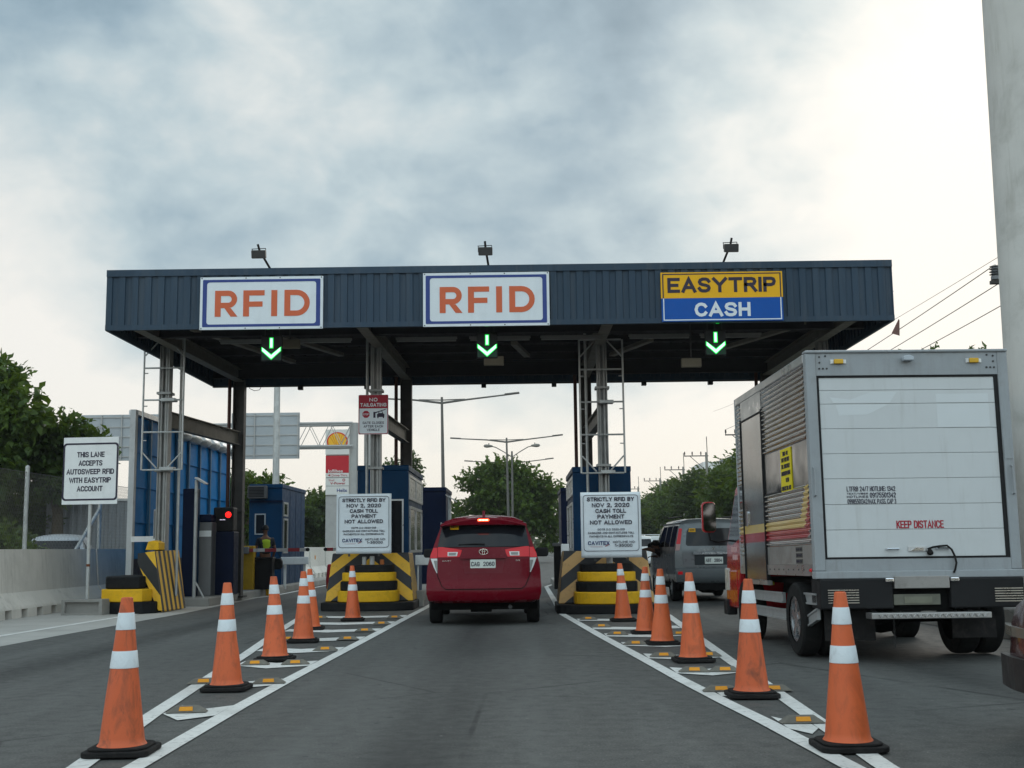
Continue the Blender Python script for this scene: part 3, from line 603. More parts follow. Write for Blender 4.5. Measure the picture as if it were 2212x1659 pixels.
for x, z, lb in ((-4.62, 5.36, 'small tan sensor box under the canopy right of the left green arrow'), (-.50, 4.96, 'tan sensor box hung just below the middle green arrow'), (3.476, 4.87, 'tan sensor box hung below left of the right green arrow')):
    t_ = thing('sensor_box', lb, 'sensor', (x, 24.0, z), 0, 'sensor boxes under the canopy'); hh = 5.88-z
    m = MB(); m.box(-.2, .2, -.06, .06, -.09, .09); m.obj('case', mat('tan plastic', (.17, .15, .11), .6, var=.12), t_, bevel=.012)
    m = MB(); m.tube([(0, 0, .09), (0, 0, hh)], .014, 8); m.obj('hanger', steel_d, t_)

# ================================================================== crash cushions at the island noses
chev = stripe_mat('chevron yellow', (.76, .42, .02), (.016, .016, .018), lambda t, x, y, z: t.m('ADD', t.m('MULTIPLY', t.m('ADD', z, t.m('MULTIPLY', t.m('ABSOLUTE', x), .78)), 1.95), .44))
chev_t = stripe_mat('chevron faded', (.56, .33, .12), (.016, .016, .018), lambda t, x, y, z: t.m('ADD', t.m('MULTIPLY', t.m('ADD', z, t.m('MULTIPLY', t.m('ABSOLUTE', x), .78)), 1.95), .44))
vstr = stripe_mat('side stripes yellow', (.72, .40, .02), (.02, .02, .02), lambda t, x, y, z: t.m('MULTIPLY', t.m('ADD', y, t.m('MULTIPLY', z, .28)), 4.6))
vstr_t = stripe_mat('side stripes faded', (.40, .22, .06), (.03, .028, .025), lambda t, x, y, z: t.m('MULTIPLY', t.m('ADD', y, t.m('MULTIPLY', z, .2)), 4.6))
def tier(mb, hw, y0, y1, z0, z1, ch=.28):
    pts = [(-hw, y1)]+[(hw*math.cos(a), y0+ch-ch*math.sin(a)**.8 if math.sin(a) > 0 else y0+ch) for a in np.linspace(PI, 0, 17)]+[(hw, y1)]
    mb.prism(pts, lambda u, v, w: (u, v, w), z0, z1)
def nose(loc, front, side, lb, tiers, ct):
    t_ = thing('crash_cushion', lb, 'crash barrier', loc, 0, 'striped crash cushions at the island noses')
    m = MB(); yf, yb = .62, 1.75; zb = .17
    v = lambda x, y, z: (x, y, z)
    bot = [(-.91, yf-.10), (.91, yf-.10), (.91, yb), (-.91, yb)]; top = [(-.79, yf+.10), (.79, yf+.10), (.79, yb-.04), (-.79, yb-.04)]
    vs = [(*p, zb) for p in bot]+[(*p, 1.15) for p in top]
    m.add(vs, [(0, 1, 5, 4)], 0); m.add(vs, [(1, 2, 6, 5), (3, 0, 4, 7)], 1); m.add(vs, [(4, 5, 6, 7), (2, 3, 7, 6), (3, 2, 1, 0)], 2)
    m.obj('striped_block', [front, side, black], t_, bevel=.02)
    m = MB(); tier(m, .95, -.12, 1.7, 0, zb-.003, .35); m.obj('base', black, t_, bevel=.02)
    z = .172
    for hw, h, mm in tiers:
        m = MB(); tier(m, hw, -.02+(z-.17)*.28, .60+(z-.17)*.14, z, z+h-.003, .36); m.obj('step', mm, t_, bevel=.018); z += h
    return t_
TR = [(.62, .225, yellow), (.575, .185, black), (.545, .18, yellow), (.50, .15, black)]
nose((-3.13, 24.55, 0), chev, vstr, 'yellow and black crash cushion under the left notice, bright paint, right side striped', TR, None)
nose((1.60, 22.45, 0), chev_t, vstr_t, 'faded tan and black crash cushion under the right notice, beside the truck lane', TR, None)
def peg(x, y, r, h, mm, lb, z0=.915):
    m = MB(); m.lathe([(r, 0), (r, h*.9), (r*.9, h)], 14); o = m.obj('post_stub', mm, smooth=40); o.location = (x, y, z0); tag(o, lb, 'post stub', 'short stubs on the crash cushions')
peg(-3.22, 24.95, .045, .16, steel, 'left grey pipe stub on top of the left steps'); peg(-3.06, 24.95, .05, .17, steel, 'right grey pipe stub on top of the left steps'); peg(-2.86, 24.98, .045, .10, mat('orange stub', (.45, .14, .04), .6), 'short orange stub on the left steps')
peg(1.66, 22.86, .06, .17, steel, 'grey pipe stub on top of the right steps')
# left nose, seen from its right side
t_ = thing('crash_cushion', 'leaning yellow and black crash cushion at the left column foot, striped side in view', 'crash barrier', (-7.75, 24.58, 0), 0, 'striped crash cushions at the island noses')
lst = stripe_mat('left nose side', (.78, .44, .02), (.02, .018, .015), lambda t, x, y, z: t.m('MULTIPLY', t.m('ADD', y, t.m('MULTIPLY', z, .12)), 3.4))
lch = stripe_mat('left nose front', (.78, .44, .02), (.016, .016, .016), lambda t, x, y, z: t.m('ADD', t.m('MULTIPLY', t.m('ADD', z, t.m('MULTIPLY', x, 1.3)), 1.15), .45))
vs2 = [(-.03, .12, .02), (.47, .10, .02), (.50, 1.75, .02), (-.05, 1.75, .02), (-.05, .10, .90), (-.05, .10, 1.20), (.30, .08, 1.24), (.33, 1.72, 1.26), (-.06, 1.72, 1.22)]
m = MB(); m.add(vs2, [(1, 2, 7, 6)], 1); m.add([(-.05, .10, 1.20), (.30, .08, 1.24), (.48, .10, .05), (.40, .10, .05), (-.05, .10, 1.02)], [(0, 1, 2, 3, 4)], 0); m.add([(-.05, .10, 1.20), (.30, .08, 1.24), (.33, 1.72, 1.26), (-.06, 1.72, 1.22), (-.05, .10, 1.02), (.40, .10, .05), (.48, .10, .05), (.50, 1.75, .02), (.40, 1.75, .02), (-.06, 1.72, 1.0)], [(0, 1, 2, 3), (0, 4, 9, 3), (4, 5, 8, 9), (2, 7, 8, 9, 3), (5, 6, 7, 8)], 2); m.obj('striped_block', [lch, lst, black], t_)
m = MB(); m.prism([(.02, 1.262), (.30, 1.262), (.30, 1.42), (.20, 1.46), (.08, 1.44)], lambda u, v, w: (u, .35+w, v), 0, .42); m.obj('cap', yellow, t_, bevel=.015)
m = MB(); m.prism([(-.68, 1.3), (-.70, .2), (-.60, -.18), (-.2, -.34), (.2, -.30), (.38, -.02), (.38, .6), (.1, 1.3)], lambda u, v, w: (u, v, w), 0, .24); m.obj('base', black, t_, bevel=.03)
m = MB(); m.prism([(-.76, 1.3), (-.78, .15), (-.66, -.20), (-.2, -.34), (.18, -.28), (.27, .02), (.27, .099), (-.06, .099), (-.06, 1.3)], lambda u, v, w: (u, v, w), .242, .49); m.obj('step', yellow, t_, bevel=.02)
m = MB(); m.prism([(-.70, 1.3), (-.72, .2), (-.60, -.08), (-.2, -.20), (.08, -.16), (.14, .05), (.14, .098), (-.06, .098), (-.06, 1.3)], lambda u, v, w: (u, v, w), .492, .745); m.obj('step', black, t_, bevel=.03)
for x, y, lb in ((-7.70, 29.0, 'low black and yellow kerb block beside the leaning left cushion'), (-7.10, 33.6, 'low black and yellow kerb block below the seated booth door, farther back')):
    t_ = thing('kerb_block', lb, 'kerb block', (x, y, 0), 0, 'black and yellow kerb blocks')
    m = MB(); m.box(-.16, .16, -.14, .3, 0, .335); m.obj('lower_block', yellow, t_, bevel=.02)
    m = MB(); m.box(-.16, .16, -.13, .29, .338, .62); m.obj('upper_block', black, t_, bevel=.02)

# ================================================================== notices
def notice(loc, lb):
    t_ = thing('notice_board', lb, 'notice', loc, 0, 'strictly RFID notices'); f = FR(0); H2, W2 = .605, .56
    m = MB(); m.grid([[(-W2+2*W2*i/16, .0016*math.sin(j*1.1+i*.5), -H2+2*H2*j/18) for i in range(17)] for j in range(19)]); o = m.obj('banner', white, t_, smooth=80)
    s_ = o.modifiers.new('thickness', 'SOLIDIFY'); s_.thickness = .012; s_.offset = 1 if False else -1
    m = MB(); m.ring(rrect(1.03, 1.04, .06, 0, .035), rrect(1.012, 1.022, .052, 0, .035), f, .0085, .0105); m.obj('border', ink, t_)
    for s, z, h, wd, bo in (('STRICTLY RFID BY', .475, .075, .88, .05), ('NOV 2, 2020', .365, .075, .70, .05), ('CASH TOLL', .258, .075, .57, .05), ('PAYMENT', .152, .075, .50, .05), ('NOT ALLOWED', .045, .075, .78, .05),
                            ('DOTR D.O 2020-013', -.085, .036, .50, .03), ('CASHLESS AND CONTACTLESS TOLL', -.148, .036, .86, .03), ('PAYMENTS IN ALL EXPRESSWAYS', -.212, .036, .81, .03)):
        text(s, .0, z, h, -.0085, ink, t_, wd, bo)
    navyt = mat('notice logo navy', (.02, .04, .14), .5, var=.05)
    text('CAVITEX', -.235, -.335, .072, -.0085, navyt, t_, .40, .04)
    m = MB(); m.prism([(-.125, -.40), (-.105, -.40), (-.045, -.365), (-.06, -.362)], f, .009, .012); m.prism([(-.39, -.405), (-.16, -.405), (-.16, -.401), (-.39, -.401)], f, .009, .0105); m.obj('logo_swoosh', red_pr, t_)
    text('HOTLINE NO:', .235, -.318, .04, -.0085, ink, t_, .41, .03); text('1-35000', .225, -.380, .052, -.0085, ink, t_, .32, .03)
    m = MB()
    for x in (-.3, .3): m.box(x-.02, x+.02, .02, .05, -.66, .55)
    m.obj('backing_frame', steel_d, t_)
    return t_
notice((-3.19, 24.62, 1.745), 'white notice STRICTLY RFID BY NOV 2 left of the red car')
notice((1.68, 22.55, 1.625), 'white notice STRICTLY RFID BY NOV 2 between red car and grey van')
t_ = thing('warning_sign', 'red and white NO TAILGATING sign clamped to the middle column', 'sign', (-3.075, 25.2, 4.04)); f = FR(0)
m = MB(); m.prism(rrect(.63, .84, .02), f, -.012, 0); m.obj('panel', white, t_)
redp = mat('sign red', (.34, .018, .035), .45, var=.08)
m = MB(); m.ring(rrect(.62, .83, .03), rrect(.59, .80, .03), f, .001, .003); m.obj('border', redp, t_)
m = MB(); m.prism(rect(-.295, .295, .13, .40), f, .0005, .0025); m.obj('header', redp, t_)
text('NO', 0, .315, .075, -.0025, white, t_, .17, .04); text('TAILGATING', 0, .205, .075, -.0025, white, t_, .55, .04)
m = MB(); m.prism([(-.155+.08*math.cos(math.radians(22.5+45*i)), .005+.08*math.sin(math.radians(22.5+45*i))) for i in range(8)], f, .001, .004); m.obj('stop_symbol', redp, t_)
text('STOP', -.155, .005, .038, -.004, white, t_, .12, .03)
m = MB(); m.prism(rect(.0, .045, -.07, .055), f, .001, .004); m.prism([(.045, .025), (.26, .10), (.26, .115), (.045, .05)], f, .0045, .006)
m.prism([(.08, -.055), (.23, -.055), (.235, .0), (.205, .025), (.19, .07), (.12, .07), (.105, .025), (.075, .0)], f, .001, .004)
for x in (.085, .20): m.prism(rect(x, x+.025, -.08, -.0555), f, .001, .004)
m.obj('gate_symbol', ink, t_)
m = MB(); m.prism(rect(.125, .185, .03, .06), f, .0045, .006); m.obj('windscreen_symbol', white, t_)
for s, z, wd in (('GATE CLOSES', -.175, .45), ('AFTER EACH', -.25, .41), ('VEHICLE', -.325, .27)): text(s, 0, z, .052, -.0005, ink, t_, wd, .03)
# roadside sign on a post
t_ = thing('roadside_sign', 'white sign THIS LANE ACCEPTS AUTOSWEEP RFID on a single grey post', 'sign', (-8.66, 24.25, 0)); f = FR(-.03); cz = 2.865
t_.rotation_euler = (0, 0, -.10)
m = MB(); m.prism(rect(-.58, .58, cz-.675, cz+.675), f, -.02, 0); m.obj('panel', whitep, t_)
m = MB(); m.ring(rrect(1.16, 1.16, .07, 0, cz-.02), rrect(1.09, 1.09, .05, 0, cz-.02), f, .001, .004); m.obj('border', ink, t_)
for i, (s, wd) in enumerate((('THIS LANE', .58), ('ACCEPTS', .50), ('AUTOSWEEP RFID', 1.0), ('WITH EASYTRIP', .88), ('ACCOUNT', .54))): text(s, 0, cz+.325-i*.172, .108, -.031, ink, t_, wd, .04)
m = MB(); m.tube([(0, .02, .30), (0, .02, cz+.6)], .035, 12); m.obj('post', steel, t_, smooth=40)
m = MB(); m.tube([(0, .02, .95), (0, .02, 1.0)], .0365, 12); m.obj('rust_band', mat('rust', (.16, .05, .02), .8, var=.3), t_)
m = MB()
for z in (cz+.4, cz-.4): m.box(-.5, .5, -.009, .0, z-.03, z+.03)
m.obj('rail', steel, t_)
t_ = thing('concrete_footing', 'grey concrete block with a recessed face under the roadside sign', 'footing', (-8.66, 24.25, 0), -.10)
m = MB(); o_, i_ = rect(-.42, .42, 0, .31), rect(-.35, .35, .05, .26); m.ring(o_, i_, lambda u, v, w: (u, w, v), -.2, .2); m.prism(i_, lambda u, v, w: (u, w, v), -.12, .2); m.obj('block', concrete, t_)

# ================================================================== column frames, screen, booths
def ladder_frame(x0, x1, y, z0, z1, lb):
    t_ = thing('ladder_bracket', lb, 'metal frame', ((x0+x1)/2, y, z0), 0, 'empty tube frames on the columns'); w2 = (x1-x0)/2; h = z1-z0; r = .021
    m = MB()
    for s in (-1, 1): m.tube([(s*w2, 0, 0), (s*w2, 0, h)], r, 8)
    m.obj('upright', steel, t_, smooth=40)
    for z in (0, h*.285, h*.53, h*.775, h):
        m = MB(); m.tube([(-w2+r, 0, z), (w2-r, 0, z)], r*.9, 8); m.obj('rung', steel, t_, smooth=40)
    for s in (-1, 1):
        for z, d in ((0, .36), (h, -.36)):
            m = MB(); m.tube([(s*(w2-.02), 0, z+d), (s*(w2-.32), 0, z+.03*(1 if d > 0 else -1))], r*.8, 8); m.obj('corner_brace', steel, t_, smooth=40)
        for z in (.62, 1.35, 2.05):
            m = MB(); m.tube([(s*(w2-.02), 0, z), (s*(w2-.09), 0, z)], .012, 6); m.obj('lug', steel, t_)
    for z in (.02, h*.53):
        m = MB(); m.box(-.05, .25, -.03, .2, z-.03, z+.04); m.obj('clamp', steel, t_, bevel=.008)
ladder_frame(-7.95, -7.10, 25.22, 2.93, 5.72, 'empty galvanised tube frame clamped to the left front column')
ladder_frame(1.285, 2.20, 25.22, 2.75, 5.58, 'empty galvanised tube frame clamped to the right front column')
t_ = thing('wind_screen', 'tall ribbed blue sheet-metal screen with a pale frame left of the left lane', 'screen wall', (-8.72, 27, .15))
bl2 = mat('screen blue sheet', (.003, .16, .42), .55, spec=.08, var=.22, scale=1.1, dirt=.3, dcol=(.01, .03, .06), dscale=1.6)
m = MB()
for k in range(4):
    z0 = .95+k*.80
    for j in range(8):
        y0 = .15+j*1.1; m.add([(0, y0, z0), (0, y0+1.08, z0), (-.02, y0+1.08, z0+.79), (-.02, y0, z0+.79)], [(0, 1, 2, 3)])
    m.box(-.08, .02, .12, 8.9, z0-.015, z0+.0)
m.box(-.09, -.03, .12, 8.9, .9, 4.15); m.obj('sheet', bl2, t_)
m = MB(); m.box(-.09, .01, .13, 8.9, 0, .92); m.obj('lower_panel', blue_d, t_)
for j in range(9): m = MB(); m.box(.001, .06, .10+j*1.1-.045, .10+j*1.1+.045, .94, 4.14); m.obj('rib', mat('rib grey blue', (.035, .12, .21), .45, var=.15), t_)
m = MB(); m.box(-.06, .065, -.05, .10, 0, 4.27); m.obj('frame', mat('frame grey white', (.50, .51, .51), .5, var=.08, dirt=.2), t_); m = MB(); m.box(-.14, .08, .101, 8.9, 4.16, 4.27); m.obj('frame', alu, t_)
for j in range(6):
    m = MB(); m.lathe([(.02, -.5), (.11, -.44), (.16, -.2), (.165, 0), (.16, .2), (.11, .44), (.02, .5)], 12, (.05, 3.9+j*1.0, 4.06), 'Y'); m.obj('cowl', alu, t_, smooth=60)
m = MB(); m.box(.12, .9, -.3, -.22, 1.30, 1.42); m.obj('cross_rail', whitep, t_)

def booth(loc, wd, dp, h, lb, mm=blue, front=None, sides=(1,)):
    """origin at front centre of the base"""
    t_ = thing('toll_booth', lb, 'toll booth', loc, 0, 'blue toll booths'); hw = wd/2
    m = MB(); m.box(-hw, hw, 0, dp, 0, h-.12); m.obj('wall', mm, t_, bevel=.01)
    m = MB(); m.box(-hw-.03, hw+.03, -.03, dp+.03, h-.119, h); m.obj('roof', mm, t_, bevel=.01)
    m = MB()
    for x in (-hw, hw): m.box(x-.022, x+.022, -.012, .04, .0, h-.125)
    m.obj('corner_trim', mm, t_)
    for s in sides:
        for y0, y1, z0, z1 in ((.35, dp*.5-.06, .95, 2.0), (dp*.5+.02, dp-.3, .95, 2.0), (.12, dp*.5-.03, 2.14, h-.2), (dp*.5+.03, dp-.12, 2.14, h-.2)):
            f = lambda u, v, w: (s*(hw+w), u, v)
            m = MB(); m.ring(rect(y0, y1, z0, z1), rect(y0+.06, y1-.06, z0+.06, z1-.06), f, .002, .035); fr = m.obj('window_frame', alu, t_)
            m = MB(); m.prism(rect(y0+.061, y1-.061, z0+.061, z1-.061), f, .004, .014); m.obj('pane', glass_d if z0 < 2 else mat('milky pane', (.42, .43, .40), .3, var=.1), fr)
    for (x0, x1, z0, z1) in (front or ()):
        f = FR(0); m = MB(); m.ring(rect(x0, x1, z0, z1), rect(x0+.035, x1-.035, z0+.035, z1-.035), f, .002, .03); fr = m.obj('window_frame', alu, t_)
        m = MB(); m.prism(rect(x0+.036, x1-.036, z0+.036, z1-.036), f, .003, .012); m.obj('pane', glass_d, fr)
    return t_
t_ = booth((-3.07, 27.0, .19), 1.10, 3.9, 2.90, 'blue toll booth on the middle island behind the left notice, lane-side windows framed in aluminium', front=((.10, .46, .15, 2.14),))
m = MB(); m.box(-.62, -.53, -.01, .12, 0, 2.2); m.obj('trim_post', blue_d, t_)
t_ = booth((1.75, 25.9, .19), 1.20, 3.6, 2.74, 'blue toll booth on the right island behind the right notice', sides=(-1, 1))
t_ = booth((-7.80, 37.0, .19), .96, 4.0, 3.06, 'blue toll booth at the far end of the left island with a small front window', front=((-.33, 0.0, 1.52, 2.16),), sides=())
f = lambda u, v, w: (.48+w, u, v)
for z0, z1 in ((.95, 2.02), (2.08, 2.52)): m = MB(); m.ring(rect(.25, .95, z0, z1), rect(.31, .89, z0+.06, z1-.06), f, .002, .03); fr = m.obj('window_frame', alu, t_); m = MB(); m.prism(rect(.311, .889, z0+.061, z1-.061), f, .003, .012); m.obj('pane', glass_d, fr)
for y_ in (1.35, 2.35, 3.3): m = MB(); m.box(.481, .487, y_-.012, y_+.012, .02, 2.9); m.obj('panel_seam', blue_d, t_)
m = MB(); m.box(-.52, .52, -.05, -.0305, 2.50, 2.56); m.obj('trim', blue_d, t_)
m = MB(); m.box(-.5, .06, -.32, -.031, 2.62, 3.0); ac = m.obj('air_conditioner', mat('ac case', (.10, .10, .10), .6, var=.2), t_, bevel=.01)
m = MB()
for i in range(7): m.box(-.47, .0, -.332, -.321, 2.66+i*.045, 2.685+i*.045)
m.obj('grille', plastic_k, ac)
booth((-2.93, 36.2, .19), 1.36, 3.0, 2.86, 'dark second booth standing behind the middle booth, beside the red car', blue_d, sides=())  # same blue as the front booths, darkened in the colour for backlit shade
booth((1.86, 36.2, .19), 1.25, 3.0, 2.80, 'dark second booth standing behind the right booth, seen as a narrow strip', blue_d, sides=())  # backlit shade put into the paint colour here too
t_ = thing('awning_bracket', 'grey metal awning and pipe on the dark second booth left of the tree', 'awning', (-2.12, 36.2, .19))
m = MB(); m.bar((-.1, -.1, 2.62), (.22, -.1, 2.42), .5, .03); m.obj('awning', alu, t_); m = MB(); m.tube([(.0, 0, 0), (.0, 0, 2.6)], .05, 10); m.obj('pipe', steel, t_)
m = MB(); m.tube([(-.25, -.12, 1.1), (-.25, -.2, 1.15), (-.25, -.2, 1.75), (-.25, -.12, 1.8)], .018, 8); m.obj('handle', alu, t_)
# lane equipment
def equip(name, lb, cat, loc, builder, group=None):
    t_ = thing(name, lb, cat, loc, 0, group); builder(t_); return t_
def b_(t_):
    m = MB(); m.box(-.25, .25, 0, .5, 0, 1.50); m.obj('cabinet', blue_d, t_, bevel=.02)
    m = MB(); m.box(-.26, .22, .03, .45, 1.503, 2.08); m.obj('head', plastic_k, t_, bevel=.03)
    m = MB(); m.lathe([(.085, -.0), (.085, .045), (.075, .05)], 20, (.11, -.02, 1.90), 'Y'); m.obj('lamp_bezel', plastic_k, t_)
    m = MB(); m.lathe([(.0, -.02), (.06, -.012), (.078, .004)], 20, (.11, -.02, 1.90), 'Y', cap=False); m.obj('red_lamp', mat('red lamp lit', (.5, .01, .01), .3, var=0, emit=(1, .015, .012), est=2.2), t_, smooth=60)
    for k in range(4): m = MB(); m.box(-.10+k*.035, -.08+k*.035, .022, .0295, 1.775, 1.79); m.obj('display_digit', mat('display white', (.5, .5, .6), .4, var=0, emit=(.8, .75, 1), est=1.2), t_)
    m = MB(); m.tube([(-.28, .1, 1.2), (-.28, .1, 1.8)], .012, 6); m.obj('handle', alu, t_)
equip('toll_machine', 'dark blue toll machine with a lit red lamp on its black head', 'toll machine', (-7.12, 29.0, .19), b_)
def b_(t_):
    m = MB(); m.box(-.2, .2, 0, .5, 0, 1.72); m.obj('body', mat('grey cabinet', (.17, .17, .17), .5, var=.12), t_, bevel=.02)
    m = MB(); m.box(-.19, .19, -.012, -.001, 1.38, 1.52); m.obj('label_plate', whitep, t_)
    m = MB(); m.box(-.19, .19, -.02, .48, 1.722, 1.9); m.obj('top', blue_d, t_, bevel=.02)
equip('lane_cabinet', 'grey lane cabinet with a pale band, left of the red-lamp machine', 'cabinet', (-7.50, 28.6, .19), b_)
def b_(t_):
    m = MB(); m.box(-.16, .16, 0, .35, 0, 2.5); m.obj('body', blue_d, t_, bevel=.015)
    for z in (.5, 1.2, 1.9): m = MB(); m.box(-.162, -.155, .03, .32, z, z+.02); m.obj('seam', plastic_k, t_)
    m = MB(); m.box(.161, .168, .05, .3, .3, 2.3); m.obj('door', blue, t_)
equip('antenna_cabinet', 'tall narrow royal blue cabinet behind the left front column', 'cabinet', (-7.76, 28.3, .19), b_)
def b_(t_):
    m = MB(); m.tube([(0, 0, 0), (0, 0, 2.85)], .04, 10); m.obj('post', steel, t_, smooth=40)
    M = Matrix.Rotation(-.6, 4, 'Y'); m = MB(); m.box(-.02, .26, -.14, .14, 0, .04, M=Matrix.Translation((.0, 0, 2.87)) @ Matrix.Rotation(.55, 4, 'Y')); m.obj('antenna_panel', alu, t_, bevel=.01)
    m = MB(); m.tube([(.02, 0, .55), (.30, 0, .05)], .02, 8); m.obj('strut', steel, t_)
equip('reader_post', 'thin grey post with a tilted white reader panel beside the left column', 'reader post', (-7.42, 27.6, .0), b_)
def b_(t_):
    m = MB(); m.box(-.1, .1, 0, .12, 0, .62); m.obj('case', mat('meter grey', (.33, .34, .35), .5, var=.1), t_, bevel=.01); m = MB(); m.box(-.085, .085, -.008, -.001, .03, .59); m.obj('door', greyp, t_)
equip('junction_box', 'small grey junction box mounted left of the left front column', 'junction box', (-7.68, 25.6, 1.5), b_)
def b_(t_):
    m = MB(); m.box(-.26, .26, 0, .35, 0, .80); m.obj('body', plastic_k, t_, bevel=.02); m = MB(); m.box(-.28, .28, -.02, .37, .803, .86); m.obj('lid', plastic_k, t_, bevel=.01)
    m = MB(); m.bar((-.36, 0, 0), (-.42, 0, 1.15), .09, .05); m.obj('guard_bar', yellow, t_)
    m = MB(); m.tube([(-.5, .1, .95), (-.48, .05, .35), (-.55, .05, .22), (-.75, .05, .2)], .045, 8); m.obj('drain_pipe', steel, t_, smooth=50)
equip('kiosk_base', 'black waist-high cabinet with a yellow guard bar in front of the person in the vest', 'cabinet', (-6.98, 32.8, .19), b_)
boomm = stripe_mat('boom stripes', (.40, .03, .04), (.60, .58, .56), lambda t, x, y, z: t.m('ADD', t.m('MULTIPLY', x, 1.6), .25))
def boom(loc, s, L, lb, kind=0):
    t_ = thing('barrier_gate', lb, 'barrier gate', loc, 0, 'boom gates')
    m = MB(); m.box(0, s*L, -.02, .02, -.045, .045) if s > 0 else m.box(s*L, 0, -.02, .02, -.045, .045); m.obj('boom', boomm, t_)
    m = MB(); m.box(-.16, .16, .03, .30, -1.05, .12); m.obj('motor_box', mat('gate yellow', (.50, .30, .02), .5, var=.15, dirt=.3) if kind == 0 else greyp, t_, bevel=.02)
    m = MB(); m.box(-.22, .05, -.1, .028, -.09, .09); m.obj('counterweight', greyp, t_, bevel=.02)
    m = MB(); m.lathe([(.05, -.03), (.05, .03)], 12, (s*L, 0, 0), 'Y'); m.obj('boom_tip', plastic_k, t_)
boom((-7.35, 32.6, 1.24), 1, 1.62, 'lowered red and white boom across the left lane in front of the far booth')
boom((-3.95, 32.6, 1.24), -1, 1.30, 'lowered red and white boom reaching left from behind the left notice', 1)
def b_(t_):
    m = MB(); m.box(-.42, .42, 0, .1, .62, .84); m.obj('beam', whitep, t_, bevel=.015)
    for x in (-.3, .28): m = MB(); m.box(x-.035, x+.035, .102, .16, -.1, .62); m.obj('leg', whitep, t_)
equip('guard_rail', 'white box-beam guard rail beside the far left booth', 'guard rail', (-6.72, 36.0, .19), b_, 'white guard rails beside the booths')
equip('guard_rail', 'white box-beam guard rail at the corner of the middle booth, beside the red car', 'guard rail', (-2.14, 26.6, .25), lambda t_: (b_(t_), setattr(t_, 'scale', (.42, 1, 1))), 'white guard rails beside the booths')
def b_(t_):
    m = MB(); m.box(-.06, .06, 0, .1, 0, .75); m.obj('post', steel, t_); m = MB(); m.box(-.085, .085, -.03, .12, .752, 1.10); m.obj('cap_box', whitep, t_, bevel=.015)
equip('sensor_post', 'grey sensor post with a pale box beside the right booth, lane side', 'sensor post', (.93, 25.6, .19), b_, 'sensor posts by the right booth')
def b_(t_):
    m = MB(); m.box(-.10, .10, 0, .12, 0, 1.1); m.obj('post', plastic_k, t_); m = MB(); m.box(-.13, .13, -.03, .16, 1.102, 1.18); m.obj('cap_box', greyp, t_, bevel=.01)
equip('sensor_post', 'dark sensor post farther along the right island, beside the road gap', 'sensor post', (.95, 31.5, .15), b_, 'sensor posts by the right booth')
for k, (x, y, h) in enumerate(((1.0, 24.3, .40), (.98, 25.0, .33), (.97, 27.0, .3), (-2.2, 26.1, .34))):
    m = MB(); m.box(-.11, .11, -.14, .14, 0, h); o = m.obj('kerb_stone', concrete, bevel=.02); o.location = (x, y, 0)
    tag(o, ['nearest rough concrete stone on the lane side of the right cushion', 'second rough concrete stone on the lane side of the right cushion', 'farthest rough concrete stone beside the right booth', 'rough concrete stone at the right foot of the left cushion'][k], 'kerb stone', 'rough stones along the island kerbs')
# fence on the left
t_ = thing('chain_link_fence', 'chain-link fence with pipe posts behind the left concrete barrier', 'fence', (-10.25, 16, 0))
for y in (0.5, 5.0, 9.0, 13.4, 17.8): m = MB(); m.tube([(0, y, 0), (0, y, 2.98)], .045, 10); m.lathe([(.05, 2.98), (.04, 3.03), (.0, 3.05)], 10, (0, y, 0)); m.obj('post', steel, t_, smooth=40)
m = MB(); m.tube([(0, 13.4, 2.3), (0, 11.9, 1.3), (0, 11.6, 1.1)], .04, 8); m.obj('brace', steel, t_)
m = MB(); sp_ = .085; zb, zt = 1.32, 2.90; hh = zt-zb
for k in range(int(20/sp_)):
    y = k*sp_
    for s in (1, -1):
        a, c_ = (0, y, zb), (0, y+s*hh*.55, zt)
        m.tube([a, c_], .0026, 3, cap=False)
m.tube([(0, 0, zt), (0, 20, zt)], .006, 4); m.obj('mesh', mat('galvanised wire', (.14, .135, .12), .6, .3, var=.2), t_)

# ================================================================== cones and road studs
def cone_mat():
    m = bpy.data.materials.new('cone orange'); m.use_nodes = True; t = NT(m.node_tree); b = t.n['Principled BSDF']; tc = t.node('ShaderNodeTexCoord'); co = tc.outputs['Object']
    oi = t.node('ShaderNodeObjectInfo'); off = t.node('ShaderNodeCombineXYZ'); t.link(t.m('MULTIPLY', oi.outputs['Random'], 37.0), off.inputs[0]); t.link(t.m('MULTIPLY', oi.outputs['Random'], 11.0), off.inputs[2])
    p = t.vm('ADD', co, off.outputs[0]).outputs[0]; mp = t.node('ShaderNodeMapping'); mp.inputs['Scale'].default_value = (1, 1, .4); t.link(p, mp.inputs[0])
    c = t.mix(t.noise(p, 3, 4), (.60, .098, .022), (.74, .155, .045)); c = t.mix(t.m('MULTIPLY', oi.outputs['Random'], .45), c, (.46, .075, .022))
    d = t.m('MULTIPLY', t.rng(t.noise(mp.outputs[0], 9, 9, .72, .8), .48, .68, 0, .75), t.m('ADD', .35, t.m('MULTIPLY', oi.outputs['Random'], .85))); c = t.mix(d, c, (.13, .045, .022))
    t.link(c, b.inputs['Base Color']); b.inputs['Roughness'].default_value = .55
    return m
cone_o = cone_mat(); band_w = mat('reflective band', (.62, .66, .68), .35, var=.10, scale=9, dirt=.35, dcol=(.3, .28, .26), dscale=14)
